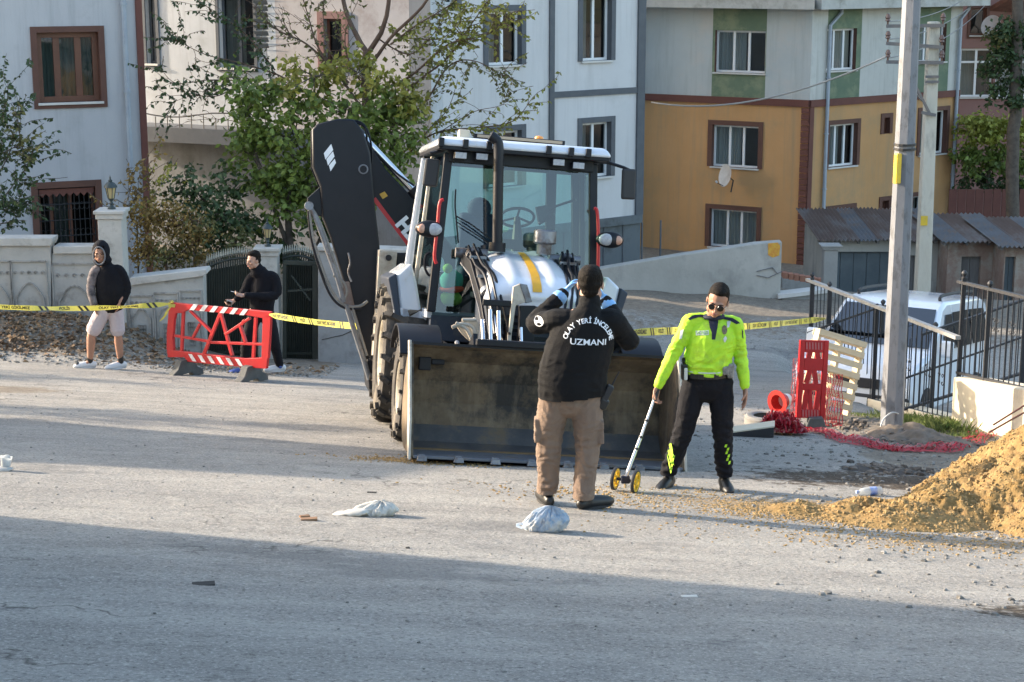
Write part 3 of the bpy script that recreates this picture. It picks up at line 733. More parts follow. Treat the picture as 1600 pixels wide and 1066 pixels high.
# --- sheds
M('rust_sheet',(.12,.085,.07),(.17,.125,.105),sc_=1.5,rough=.8,dirt=(.20,.19,.185),dsc=1.4,dlo=.5,dhi=.65,stretch=(1,.4,1))
M('blue_sheet',(.12,.135,.155),(.17,.185,.2),sc_=1.5,rough=.6,dirt=(.2,.15,.12),dsc=2)
M('old_brick',(.25,.16,.125),(.33,.24,.19),sc_=2.5,rough=.95,bump=.8,bsc=12,dirt=(.36,.31,.26),dsc=2,dlo=.48,dhi=.6)
M('old_boards',(.13,.12,.115),(.2,.19,.18),sc_=2,rough=.9,stretch=(6,6,.7))
M('teal_metal',(.08,.10,.11),(.12,.14,.15),sc_=2,rough=.7)
def shed(label,u0,u1,vt,vb,Y,roofback,over,nsheet,sheetm,wallm,openings,depth=3):
    a=P(u0,vb,Y);b=P(u1,vb,Y);zt=P((u0+u1)/2,vt,Y).z;o=Vector((a.x,Y,a.z-.6));W_=b.x-a.x;Hh=zt-o.z
    root=thing('shed',o,label,'shed')
    hs=[((u-u0)/(u1-u0)*W_,(v-u0)/(u1-u0)*W_,.0,Hh*f,m_) for u,v,f,m_ in openings]
    mb=MB();cs=sorted({0,W_}|{h[0] for h in hs}|{h[1] for h in hs})
    for c,d in zip(cs,cs[1:]):
        h=[q for q in hs if q[0]-1e-4<=c and q[1]+1e-4>=d]
        z0=h[0][3] if h else 0
        mb.box(((c+d)/2,.1,(z0+Hh)/2),(d-c-.002,.2,Hh-z0))
    mb.box((.1,depth/2+.1,Hh/2),(.2,depth-.2,Hh-.02));mb.box((W_-.1,depth/2+.1,Hh/2),(.2,depth-.2,Hh-.02));mb.box((W_/2,depth,Hh/2),(W_-.4,.2,Hh-.02))
    mb.build('wall',MATS[wallm],root)
    for h in hs:
        n=max(2,int((h[1]-h[0])/.3));w1=(h[1]-h[0])/n
        for k in range(n):
            mb=MB();mb.box((h[0]+w1*(k+.5),.14+.012*rnd.random(),h[3]/2),(w1-.012,.03,h[3]-.02));mb.build('door_board',MATS[h[4]],root)
    dz=roofback
    for k in range(nsheet):
        mb=MB();x0=-over+(W_+2*over)*k/nsheet;x1=-over+(W_+2*over)*(k+1)/nsheet+.05;nn=22;zj=.015*(k%2)+rnd.uniform(0,.02)
        y0=-over*1.3-rnd.uniform(0,.12);y1=depth+.2
        for j in range(nn):
            xa=x0+(x1-x0)*j/nn;xb=x0+(x1-x0)*(j+1)/nn;za=.03*math.sin(j*math.pi/2);zb2_=.03*math.sin((j+1)*math.pi/2)
            f=lambda x,y,z:Vector((x,y,Hh+.05+z+zj+dz*(y-y0)/(y1-y0)))
            mb.quad(f(xa,y0,za),f(xb,y0,zb2_),f(xb,y1,zb2_),f(xa,y1,za))
        s_=mb.build('roof_sheet',MATS[sheetm[k%len(sheetm)]],root,fix=False);md=s_.modifiers.new('t','SOLIDIFY');md.thickness=.012
    for k in range(nsheet+1):
        mb=MB();x=-over*.6+(W_+1.2*over)*k/nsheet;mb.beam((x,-over*1.2,Hh+.0),(x,.05,Hh+.01),.06,.08)
        mb.build('rafter',MATS['old_boards'],root)
shed('long shed with a rusty corrugated roof and dark metal doors beneath the ochre house',1285,1475,376,455,43.6,.30,.22,7,['rust_sheet','rust_sheet','blue_sheet','rust_sheet'],'concrete_old',[(1292,1395,.85,'teal_metal'),(1412,1428,.8,'old_boards')])
shed('brick lean-to shed with a patched tin roof right of the concrete pole',1478,1560,378,455,42.6,.18,.25,3,['blue_sheet','rust_sheet'],'old_brick',[(1500,1530,.8,'old_boards')])
shed('low brick shed with a grey tin roof at the right edge',1566,1680,385,455,41.6,.18,.25,4,['blue_sheet','rust_sheet'],'old_brick',[(1568,1584,.85,'teal_metal')])
# maroon sheet fence behind the sheds
a=P(1480,345,52);b=P(1700,345,52);zt=P(1540,296,52).z;o=Vector((a.x,52,-6));root=thing('sheet_fence',o,'dark maroon sheet metal fence behind the sheds at the right','fence')
pn=None;nn=16
for k in range(nn):
    mb=MB();mb.box((0,0,(zt+6)/2),((b.x-a.x)/nn-.03,.04+.02*(k%2),zt+6))
    if k<2:
        q=mb.build('fence_panel',MATS['maroon'],root);q.location=((b.x-a.x)*(k+.5)/nn,0,0);pn=q
    else:share(pn,((b.x-a.x)*(k+.5)/nn,.01*(k%2),0),root)
# ---------------- left garden wall, pillars, lanterns, gate ----------------
M('stone_wall',(.36,.35,.325),(.46,.445,.41),sc_=1.6,rough=.85,bump=.5,bsc=22,dirt=(.22,.205,.18),dsc=2.2,dlo=.55,dhi=.72)
M('stone_cap',(.42,.405,.37),(.52,.5,.46),sc_=2,rough=.8,bump=.4,bsc=22,dirt=(.25,.23,.2),dsc=2.5,dlo=.55,dhi=.72)
M('relief',(.30,.29,.27),(.40,.385,.355),sc_=3,rough=.85,bump=.5,bsc=22,dirt=(.17,.16,.14),dsc=4,dlo=.5,dhi=.66)
Yw=26.3
def relief(mb,x0,x1,z0,z1,y,kind):
    """carved stone panel: raised frame, arch and small grid"""
    w=x1-x0;h=z1-z0
    def bar(a,b,t=.028):mb.beam((a[0],y,a[1]),(b[0],y,b[1]),.022,t,hint=Vector((0,1,0)))
    for a,b in (((x0,z0),(x0,z1)),((x1,z0),(x1,z1)),((x0,z0),(x1,z0)),((x0,z1),(x1,z1))):bar(a,b,.04)
    ax0,ax1=x0+w*.12,x1-w*.12
    bar((ax0,z0+h*.08),(ax0,z0+h*.62));bar((ax1,z0+h*.08),(ax1,z0+h*.62))
    pts=[(ax0+(ax1-ax0)*t,z0+h*.62+h*.16*math.sin(math.pi*t)) for t in [i/8 for i in range(9)]]
    for a,b in zip(pts,pts[1:]):bar(a,b)
    gx0,gx1=x0+w*.34,x1-w*.34
    for k in range(6):
        z=z0+h*(.16+.07*k);bar((gx0,z),(gx1,z),.018)
    for k in range(4):
        x=gx0+(gx1-gx0)*k/3;bar((x,z0+h*.16),(x,z0+h*.51),.018)
    for k in range(5):   # scrolls above the arch
        cx=x0+w*(.12+.19*k);cz=z0+h*.88
        pt=[(cx+.05*w*math.cos(q)*(1-q/9),cz+.05*w*math.sin(q)*(1-q/9)) for q in [i*.9 for i in range(7)]]
        for a,b in zip(pt,pt[1:]):bar(a,b,.014)
def wall_section(root,o,poly_px,cap_px,Y,panels):
    pts=[P(u,v,Y)-o for u,v in poly_px]
    mb=MB();mb.prism(pts,(0,.24,0));mb.build('wall_body',MATS['stone_wall'],root,bevel=.01)
    c=[P(u,v,Y-.05)-o for u,v in cap_px];mb=MB();mb.prism(c,(0,.34,0));mb.build('coping',MATS['stone_cap'],root,bevel=.012)
    for (u0,v0,u1,v1) in panels:
        a=P(u0,v1,Y)-o;b=P(u1,v0,Y)-o;mb=MB()
        relief(mb,a.x,b.x,a.z,b.z,a.y-.008,0)
        mb.build('carved_panel',MATS['relief'],root,kind='stuff')
o=P(0,560,Yw);o.z-=.3
root=thing('garden_wall',o,'pale carved stone garden wall stepping down from the left edge to the gate','wall')
wall_section(root,o,[(-40,384),(79,384),(79,600),(-40,600)],[(-42,372),(82,372),(82,378),(79,385),(-42,385)],Yw,[(-28,408,17,560),(25,408,72,560)])
wall_section(root,o,[(81,396),(160,396),(160,600),(81,600)],[(83,385),(156,385),(156,391),(156,397),(83,397)],Yw+.05,[(90,412,148,566)])
wall_section(root,o,[(196,446),(318,431),(322,600),(196,600)],[(203,434),(322,421),(324,427),(318,432),(203,447)],Yw-.1,[(206,462,238,556),(245,458,278,556),(285,454,314,556)])
p=P(177.5,600,Yw)
def px_h(v0,v1,Y,u):return P(u,v0,Y).z-P(u,v1,Y).z
pz=P(178,600,Yw-.1).z
r_=pillar(Vector((P(177.5,400,Yw).x,Yw+.02,pz)),.36,px_h(343,600,Yw,178),'stone_pillar','tall stone pillar of the garden wall carrying the left lantern','pillar','stone_cap',caph=.13,capw=.05)
r2_=pillar(Vector((P(419,400,27.2).x,27.2,P(419,600,27.2).z)),.32,px_h(398,600,27.2,419),'stone_pillar','stone gate pillar carrying the right lantern behind the man in black trousers','pillar','stone_cap',caph=.13,capw=.05)
M('lantern_metal',(.022,.035,.035),(.04,.055,.055),sc_=15,rough=.5)
glassmat('lantern_glass',(.85,.75,.5),.2,.2)
M('amber_glass',(.45,.36,.18),rough=.3)
def lantern(c,s,label):
    root=thing('lantern',c,label,'lantern',group='lanterns on the garden pillars')
    mb=MB();mb.lathe([(0,0),(.085,0),(.085,.03),(.05,.05),(.03,.09),(.045,.12),(.03,.16),(.055,.2),(.07,.22),(0,.225)],n=12);mb.v=[v*s for v in mb.v];mb.build('base',MATS['lantern_metal'],root,smooth=True)
    mb=MB();mb.lathe([(.062,.225),(.105,.46),(.0,.46)],n=6);mb.v=[v*s for v in mb.v];mb.build('lamp_glass',MATS['amber_glass'],root)
    mb=MB()
    for k in range(6):
        a=k*math.pi/3
        u_=Vector((math.cos(a),math.sin(a),0));mb.beam(u_*.066+Vector((0,0,.225)),u_*.112+Vector((0,0,.462)),.014)
    mb.v=[v*s for v in mb.v];mb.build('cage',MATS['lantern_metal'],root)
    mb=MB();mb.lathe([(.0,.46),(.145,.455),(.135,.49),(.09,.545),(.04,.575),(.045,.6),(.015,.63),(.02,.65),(.0,.72)],n=12);mb.v=[v*s for v in mb.v];mb.build('lamp_roof',MATS['lantern_metal'],root,smooth=True)
h1=px_h(343,600,Yw,178)
lantern(Vector((P(177.5,400,Yw).x,Yw+.02,pz+h1+.13)),.72,'black lantern with amber glass on the tall left wall pillar')
lantern(Vector((P(419,400,27.2).x,27.2,P(419,600,27.2).z+px_h(398,600,27.2,419)+.13)),.62,'black lantern with amber glass on the gate pillar under the tree')
# gate leaves with pointed pickets
M('gate_green',(.022,.028,.022),(.04,.045,.035),sc_=5,rough=.6)
M('spike',(.42,.42,.36),(.3,.3,.26),sc_=8,rough=.4,metal=.5)
def gate(u0,u1,vt0,vt1,vb,Y,label,n,infill):
    o=P(u0,vb,Y);root=thing('metal_gate',o,label,'gate')
    mk=lambda u,v:P(u,v,Y)-o
    for k in range(n):
        t=(k+.5)/n;u=u0+(u1-u0)*t;vt=vt0+(vt1-vt0)*t-6*math.sin(math.pi*t)
        a=mk(u,vb);b=mk(u,vt+10);mb=MB();mb.tube([a,b],.012,6);q=mb.build('picket',MATS['gate_green'],root)
        mb=MB();mb.tube([b,b+Vector((0,0,.03)),b+Vector((0,0,.13))],[.012,.024,.001],6);mb.build('finial',MATS['spike'],q)
    mb=MB()
    pts=[mk(u0+(u1-u0)*i/8,vt0+(vt1-vt0)*i/8+16-6*math.sin(math.pi*i/8)) for i in range(9)]
    mb.tube(pts,.02,6);mb.build('top_rail',MATS['gate_green'],root)
    mb=MB();mb.beam(mk(u0,vb-10),mk(u1,vb-10),.04);mb.build('bottom_rail',MATS['gate_green'],root)
    mb=MB();mb.prism([mk(u0,vb)+Vector((0,.05,0)),mk(u1,vb)+Vector((0,.05,0)),mk(u1,vt1+22)+Vector((0,.05,0)),mk(u0,vt0+22)+Vector((0,.05,0))],(0,.02,0));mb.build('back_sheet',MATS[infill],root)
gate(322,402,402,388,560,27.3,'green iron gate leaf with pale pointed tips behind the barrier',22,'gate_green')
gate(441,494,388,392,562,27.35,'narrow iron side gate with pointed tips beside the grey wall pier',15,'gate_green')
mb=MB();Y=27.1;o=P(467,562,Y);root=thing('door_frame',o,'dark green steel frame of the side gate behind the tape','frame')
mk=lambda u,v:P(u,v,Y)-o
mb.beam(mk(445,560),mk(445,410),.05);mb.beam(mk(493,560),mk(493,412),.09);mb.beam(mk(443,410),mk(495,412),.06);mb.build('jamb',MATS['gate_green'],root,kind='stuff')
mb=MB();mb.beam(mk(449,455),mk(489,452),.03);mb.beam(mk(455,430),mk(485,470),.025);mb.build('brace',MATS['gate_green'],root,kind='stuff')
# grey pier and wall right of the gate
Y=26.9;o=P(530,575,Y);o.z-=.2;root=thing('rendered_wall',o,'plain grey rendered wall right of the side gate behind the excavator arm','wall')
mb=MB();mb.prism([P(497,392,Y)-o,P(640,398,Y)-o,P(640,590,Y)-o,P(497,590,Y)-o],(0,.25,0));mb.build('wall_body',M('grey_render',(.27,.265,.26),(.36,.35,.34),sc_=1,rough=.95,bump=.4,bsc=18,dirt=(.2,.19,.18),dsc=1.5),root,bevel=.01)
mb=MB();mb.prism([P(495,385,Y-.06)-o,P(642,391,Y-.06)-o,P(642,398,Y-.06)-o,P(495,392,Y-.06)-o],(0,.36,0));mb.build('coping',MATS['stone_cap'],root,bevel=.01)
mb=MB();pt=[P(u,v,Y-.005)-o for u,v in((503,531),(520,527),(535,524),(548,518),(560,517))]
mb.tube(pt,.008,4);mb.build('crack',M('crack',(.08,.075,.07),rough=.95),root)
# ---------------- red plastic barrier ----------------
M('barrier_red',(.47,.010,.014),(.40,.014,.018),sc_=4,rough=.42,dirt=(.42,.12,.09),dsc=5,dlo=.6,dhi=.75)
M('refl_white',(.72,.68,.68),(.6,.55,.55),sc_=9,rough=.35)
M('rubber_grey',(.075,.08,.08),(.11,.11,.105),sc_=8,rough=.85,bump=.3)
A_=G(290,586);B_=G(392,596);ax=(B_.xy-A_.xy).normalized()
o=A_.copy()
nrm=Vector((ax.y,-ax.x,0))
root=thing('barrier',o,'red plastic road barrier with white slanted stripes on grey rubber feet','barrier')
mk=lambda u,v:onplane(u,v,A_,B_)[0]-o
def bar(mb,a,b,w,th=.035):
    pa=mk(*a);pb=mk(*b);mb.beam(pa,pb,w,th,hint=nrm) if False else mb.beam(pa,pb,th,w,hint=Vector((ax.x,ax.y,0)).cross((pb-pa).normalized()).cross((pb-pa).normalized())) if False else beam_plane(mb,pa,pb,w,th)
def beam_plane(mb,pa,pb,w,th,n=None):
    n=n or nrm;d=(pb-pa).normalized();s=d.cross(n).normalized()
    mb.prism([pa+s*w/2-n*th/2,pb+s*w/2-n*th/2,pb-s*w/2-n*th/2,pa-s*w/2-n*th/2],n*th)
mb=MB()
mm=lambda l:[mk(*q)-nrm*.02 for q in l]
mb.prism(mm([(266,472),(425,487),(424,496),(412,497),(385,492),(296,484),(286,489),(277,489),(265,487)]),nrm*.045)   # top rail
mb.prism(mm([(262,546),(290,549),(383,560),(420,558),(418,576),(388,574),(294,565),(290,558),(264,558)]),nrm*.045)      # bottom rail
mb.prism(mm([(265,487),(277,487),(274,500),(272,527),(273,547),(262,547),(262,523)]),nrm*.045)
mb.prism(mm([(412,495),(425,492),(423,530),(421,560),(410,560),(411,527)]),nrm*.045)
mb.build('barrier_frame',MATS['barrier_red'],root,bevel=.006)
mb=MB()
for a,b,w in (((287,486),(284,550),.045),((400,496),(396,559),.045),((271,524),(330,534),.035),((330,535),(412,538),.035),((345,489),(319,553),.045),((345,489),(363,556),.045),((297,485),(331,519),.035),((313,506),(301,529),.035),((391,497),(352,523),.035),((375,508),(384,535),.04),((378,507),(383,500),.04)):
    beam_plane(mb,mk(*a),mk(*b),w,.03+.001*len(mb.v)/8)
mb.build('lattice',MATS['barrier_red'],root,bevel=.004,kind='stuff')
def stripe(l):
    mb=MB();mb.prism([mk(*q)+nrm*.0265 for q in l],nrm*.003);mb.build('stripe',MATS['refl_white'],root)
for k in range(6):
    u=298+k*15.6;v=474.5+k*1.55
    stripe([(u+7,v),(u+14,v+.7),(u+7,v+10),(u,v+9.3)])
for k in range(6):
    u=296+k*14.6;v=552.5+k*1.5
    stripe([(u,v),(u+6,v+.6),(u+13,v+12),(u+7,v+11.3)])
for c,sx in ((A_,1.),(B_,1.05)):
    mb=MB();p=c-o
    R3=Matrix.Rotation(0.95 if sx>1 else .8,3,'Z')
    def q(x,z):return p+R3@Vector((x,0,z))
    for yy in(-.055,):
        pr=[(-.24,-.02),(-.23,.05),(-.16,.10),(-.10,.22),(.10,.22),(.16,.10),(.25,.05),(.26,-.02),(.10,-.02),(.07,.03),(-.07,.03),(-.10,-.02)]
        sh=R3@Vector((0,.12,0));mb.prism([q(x*sx,z)-sh/2 for x,z in pr],sh)
    mb.build('foot',MATS['rubber_grey'],root,bevel=.008)
# ---------------- tapes ----------------
M('tape_yellow',(.72,.66,.10),(.64,.6,.16),sc_=6,rough=.35,trans=.35)
M('tape_black',(.02,.02,.02),rough=.5)
def tape(p0,p1,sag,w,label,words,twist=0.15,seed=1,flip=False):
    o=Vector(p0);root=thing('police_tape',o,label,'tape');p1=Vector(p1)-o;Ln=p1.length;n=60
    ex=p1.normalized();up=Vector((0,0,1));nr=up.cross(ex).normalized();
    if nr.y>0:nr=-nr
    rr=random.Random(seed);ph=rr.random()*6
    def C(t):return p1*t-up*(4*sag*t*(1-t))
    def sec(t):
        a=twist*math.sin(t*9+ph)+.5*twist*math.sin(t*23+ph*2);a*=min(1,6*t,6*(1-t))+.3
        d=(up*math.cos(a)+nr*math.sin(a));sq=1-.75*max(0,1-t*14)-.75*max(0,1-(1-t)*14);return d*w*sq
    mb=MB()
    for k in range(n):
        t0,t1=k/n,(k+1)/n;mb.quad(C(t0)-sec(t0)/2,C(t1)-sec(t1)/2,C(t1)+sec(t1)/2,C(t0)+sec(t0)/2)
    mb.build('ribbon',MATS['tape_yellow'],root,smooth=True,fix=False)
    tx=MB();x=.12
    wi=0
    while x<Ln-.5:
        b=words[wi%len(words)];wi+=1
        t_=text_mesh(b,w*.72,0,.002,'LEFT',1.05);mx=max(v.co.x for v in t_.vertices);off=len(tx.v)
        if x+mx>Ln-.05:bpy.data.meshes.remove(t_);break
        for v in t_.vertices:
            q=x+v.co.x;t=q/Ln;s_=sec(t);tx.v.append(C(t)+s_*(v.co.y/w)+nr*.003)
        for pl in t_.polygons:tx.f.append(tuple(off+i for i in pl.vertices));tx.mi.append(0)
        bpy.data.meshes.remove(t_);x+=mx+.10
        for k in range(2):
            off=len(tx.v)
            for dx,dy in ((0,.5),(.035,.5),(.085,-.5),(.05,-.5)):
                t=(x+dx+k*.075)/Ln;tx.v.append(C(t)+sec(t)*dy*.98+nr*.003)
            tx.f.append((off,off+3,off+2,off+1));tx.mi.append(0)
        x+=.28
    tx.build('lettering',MATS['tape_black'],root,kind='stuff',fix=False)
    return root
WORDS=['OLAY YERİ GİRİLMEZ','POLİS','OLAY YERİ İNCELEME','POLİS']
tl=mk(268,474)+o
tape(P(-30,478,22.9),tl+Vector((0,-.03,0)),.05,.07,'yellow police tape from the left edge to the red barrier',WORDS,.5,3)
tr=mk(421,491)+o
tape(tr+Vector((0,-.03,0)),P(572,511,19.6),.02,.075,'yellow police tape from the red barrier to the loader\'s rear arm',WORDS,.12,5)
e=G(1282,600)
tape(P(972,520,18.0),onplane(1290,498,(4.55,26.6),(5.42,21.45))[0],.03,.085,'yellow police tape from the loader to the railing',WORDS,.15,8)
mb=MB()  # knot and loose end on the barrier
p=tl
rt=thing('tape_knot',p,'crumpled loose end of yellow tape tied on the barrier\'s left corner','tape')
for k in range(4):
    pts=[Vector((rnd.uniform(-.04,.06),-.05+rnd.uniform(-.02,.02),rnd.uniform(-.05,.04))) for _ in range(4)];c=crom([tuple(q) for q in pts],5)
    for a,b in zip(c,c[1:]):
        a=Vector(a);b=Vector(b);mb.quad(a,b,b+Vector((.01,0,.04)),a+Vector((.01,0,.04)))
c=crom([(-.0,-.05,-.02),(-.07,-.07,-.1),(-.10,-.06,-.16),(-.17,-.05,-.24)],6)
for a,b in zip(c,c[1:]):
    a=Vector(a);b=Vector(b);mb.quad(a,b,b+Vector((.045,.01,.02)),a+Vector((.045,.01,.02)))
mb.build('loose_end',MATS['tape_yellow'],rt,smooth=True,kind='stuff')
# ---------------- poles ----------------
M('galvanised',(.15,.16,.18),(.21,.22,.24),sc_=1.2,rough=.6,metal=.1,dirt=(.12,.125,.135),dsc=12,dlo=.52,dhi=.62,bump=.2,bsc=40,stretch=(1,1,.4))
b=G(1393,668);b.z-=.15
root=thing('lamp_post',b,'thick galvanised eight-sided steel lamp post with a yellow fuse strip','lamp post')
mb=MB();mb.tube([(0,0,0),(0.0,0,4),(0.0,0,9)],[.138,.112,.078],8);mb.build('shaft',MATS['galvanised'],root)
zc=P(1400,262,b.y).z-b.z
mb=MB();mb.box((-.095,-.105,zc),(.075,.06,.34),rot=Euler((0,0,R(35))));mb.build('yellow_strip',M('strip_yellow',(.75,.5,.03),(.6,.42,.05),sc_=8,rough=.5),root,bevel=.01)
mb=MB();mb.tube([(0,0,zc+.20),(0,0,zc+.225)],.128,16);mb.build('clamp_band',MATS['iron_black'],root)
mb=MB();mb.tube([(0,0,zc+.25),(0,0,zc+.275)],.127,16);mb.build('clamp_band',MATS['iron_black'],root)
mb=MB();c=crom([(.04,-.13,.35),(-.05,-.2,.38),(-.16,-.25,.3),(-.2,-.27,.12),(-.2,-.28,.0)],6);mb.tube(c,.009,6);mb.build('cable_stub',M('cable_grey',(.5,.5,.48),rough=.5),root,smooth=True)
M('pole_concrete',(.50,.46,.38),(.60,.56,.47),sc_=3,rough=.9,bump=.5,bsc=30,dirt=(.36,.33,.28),dsc=3,stretch=(1,1,.3))
Yp=37.0;pb=P(1441,455,Yp);pt_=P(1459,34,Yp);z0=gz(pb.x,Yp)-.3
o=Vector((pb.x,Yp,z0));root=thing('utility_pole',o,'old concrete power pole with three steel crossarms and insulators','power pole')
Ht=pt_.z-z0;lean=Vector((pt_.x-pb.x,0,Ht))
mb=MB();mb.beam((0,0,0),lean,.30,.34,w2=.225,h2=.24);mb.build('shaft',MATS['pole_concrete'],root,bevel=.02)
M('arm_steel',(.12,.12,.125),(.2,.17,.15),sc_=6,rough=.7)
M('ceramic',(.14,.08,.06),rough=.25)
M('ceramic_white',(.4,.38,.36),rough=.3)
mkp=lambda u,v,dy=0:P(u,v,Yp-.2+dy)-o
for (u0,v0,u1,v1) in ((1385,41,1476,40),(1385,68,1474,74),(1385,97,1474,98)):
    mb=MB();mb.beam(mkp(u0,v0),mkp(u1,v1),.07);mb.build('crossarm',MATS['arm_steel'],root)
    for uu in (u0+2,u1-3):
        for dy in (0,):
            p=mkp(uu,(v0 if uu<1400 else v1));mb=MB();mb.lathe([(0,0),(.02,.02),(.02,.09),(.055,.11),(.04,.15),(.06,.17),(.045,.21),(.03,.25),(0,.26)],(p.x,p.y,p.z),n=10);mb.build('insulator',MATS['ceramic'],root,smooth=True)
for v in (120,128):
    mb=MB();mb.beam(mkp(1446,v),mkp(1467,v),.05);mb.build('pole_bracket',MATS['arm_steel'],root)
mb=MB();mb.beam(mkp(1418,110),mkp(1453,178),.05);mb.build('brace',MATS['arm_steel'],root)
mb=MB();mb.beam(mkp(1440,176),mkp(1462,180),.06);mb.build('pole_clamp',MATS['arm_steel'],root)
mb=MB();mb.box(mkp(1444,345),(.14,.03,.2));mb.build('yellow_plate',MATS['strip_yellow'],root)
def wire(p0,p1,sag,r,label,mat='wire'):
    p0=Vector(p0);p1=Vector(p1);mb=MB();n=24
    mb.tube([(p1-p0)*(k/n)-Vector((0,0,4*sag*(k/n)*(1-k/n))) for k in range(n+1)],r,5)
    o_=mb.build('power_cable',MATS[mat],smooth='all');o_.location=p0;tag(o_,label,'cable');return o_
M('wire',(.30,.29,.28),rough=.7);M('wire_pale',(.55,.52,.48),rough=.7)
wire(P(1386,88,Yp-.2),P(1018,160,50.0),.45,.022,'pale sagging cable from the concrete pole to the ochre house','wire_pale')
wire(P(1420,112,Yp-.2),P(1446,160,41),.15,.018,'short loose cable hanging beside the concrete pole brace','wire')
for v,uu in ((40,1388),(68,1388),(97,1388)):
    p=P(uu,v-6,Yp-.2);wire(p,(p.x+14,p.y+40,p.z+2.5),.9,.012,'thin power line leaving the %s crossarm of the concrete pole'%{40:'top',68:'middle',97:'lowest'}[v])
# ---------------- railings right ----------------
M('iron_fence',(.02,.021,.024),(.035,.035,.038),sc_=20,rough=.55)
M('handrail_grey',(.33,.32,.30),(.42,.4,.37),sc_=5,rough=.5,metal=.2)
def railing(label,A,B,top,bot,n,posts,pw=.0125,railm='iron_fence',rt=.03,mids=(),finial=True,scroll=None):
    """A,B xy of the plane; top/bot: (u0,v0,u1,v1) rail lines"""
    g=lambda u,v:onplane(u,v,A,B)[0]
    o=g(bot[0],bot[1]);root=thing('railing',o,label,'railing')
    t0=g(top[0],top[1])-o;t1=g(top[2],top[3])-o;b0=g(bot[0],bot[1])-o;b1=g(bot[2],bot[3])-o
    def atx(p,q,X):
        f=((X-p).xy.dot((q-p).xy))/((q-p).xy.length_squared);return p.lerp(q,f)
    for nm,p,q,m,w_ in (('top_rail',t0,t1,railm,rt),('bottom_rail',b0,b1,'iron_fence',.03)):
        mb=MB();mb.beam(p,q,w_*1.6,w_);mb.build(nm,MATS[m],root)
    for (u0,v0,u1,v1) in mids:
        mb=MB();mb.beam(g(u0,v0)-o,g(u1,v1)-o,.022);mb.build('middle_rail',MATS['iron_fence'],root)
    first=None
    for k in range(n):
        f=(k+.5)/n;b_=b0.lerp(b1,f);T=atx(t0,t1,b_)
        mb=MB();mb.beam((0,0,0),(0,0,1),pw)
        if first is None:first=mb.build('picket',MATS['iron_fence'],root);first.location=b_;first.scale=(1,1,T.z-b_.z)
        else:share(first,b_,root,scale=(1,1,T.z-b_.z))
    for (u,vt,vb) in posts:
        p=g(u,vb)-o;q=g(u,vt)-o;mb=MB();mb.beam(p,Vector((p.x,p.y,q.z)),.05);ps=mb.build('post',MATS['iron_fence'],root)
        if finial:
            mb=MB();mb.lathe([(0,0),(.034,0),(.034,.012),(.016,.02),(.036,.05),(.036,.07),(.015,.095),(0,.1)],(p.x,p.y,q.z),n=10);mb.build('finial',MATS['iron_fence'],ps,smooth=True)
    if scroll:
        for u,v in scroll:
            c=g(u,v)-o;mb=MB()
            ex=Vector((B[0]-A[0],B[1]-A[1],0)).normalized()
            for sx in(-1,1):
                for sz in(-1,1):
                    pt=[c+ex*(sx*(.05+.035*math.cos(q)*(1-q/8)))+Vector((0,0,sz*(.045+.035*math.sin(q)*(1-q/8)))) for q in [i*.6 for i in range(10)]]
                    mb.tube(pt,.006,4)
            mb.build('scroll',MATS['iron_fence'],root,kind='stuff')
    return root
F1a=G(1262,598).xy;F1a=Vector((4.55,26.6));F1b=Vector((5.42,21.45))
railing('black picket railing with a pale sloping handrail in front of the white van',F1a,F1b,(1262,437,1497,528),(1264,600,1484,655),34,[(1263,432,604),(1290,447,612),(1364,482,628),(1403,470,636)],railm='handrail_grey',rt=.045,scroll=[(1318,560),(1336,566),(1418,570),(1450,580),(1470,592)])
railing('black stair railing rising to the right behind the pallet',Vector((4.9,25.4)),Vector((6.6,24.6)),(1262,520,1378,479),(1262,585,1378,545),12,[(1376,478,560)],finial=True)
railing('black stair railing climbing to the right edge behind the railing on the block',Vector((5.7,22.6)),Vector((8.2,23.2)),(1440,523,1640,455),(1412,640,1640,570),24,[(1455,515,640),(1596,466,600)],mids=((1412,592,1640,512),),finial=True)
# concrete block wall with its own railing
Wa=Vector((5.50,21.35));Wb=Vector((6.35,16.2))
g=lambda u,v:onplane(u,v,Wa,Wb)[0]
tz=[g(1487,588),g(1600,607)];dz=(tz[1].z-tz[0].z)/((tz[1].xy-tz[0].xy).length)
L_=(Wb-Wa).length;z0=tz[0].z;z1=z0+dz*L_;o=Vector((Wa.x,Wa.y,-2.2));root=thing('concrete_block_wall',o,'cream painted concrete retaining block in the sun at the right edge','wall')
tdir=(Wb-Wa).normalized();nn_=Vector((-tdir.y,tdir.x));
if nn_.x<0:nn_=-nn_
pa=Vector((0,0,0));pb=Vector((tdir.x*L_,tdir.y*L_,0))
mb=MB();mb.prism([pa,pb,pb+Vector((0,0,z1+2.2)),pa+Vector((0,0,z0+2.2))],Vector((nn_.x,nn_.y,0))*.35);mb.build('block',M('cream_paint',(.60,.52,.38),(.68,.6,.46),sc_=1.2,rough=.85,bump=.4,bsc=20,dirt=(.40,.33,.24),dsc=2,dlo=.55,dhi=.75),root,bevel=.02)
off=Vector((nn_.x,nn_.y))*.12
railing('black wrought railing with scrolls on top of the cream block wall',Wa+off,Wb+off,(1498,440,1640,474),(1496,582,1640,616),18,[(1498,431,588),(1537,447,618),(1636,470,640)],rt=.035,scroll=[(1556,508),(1582,514)])
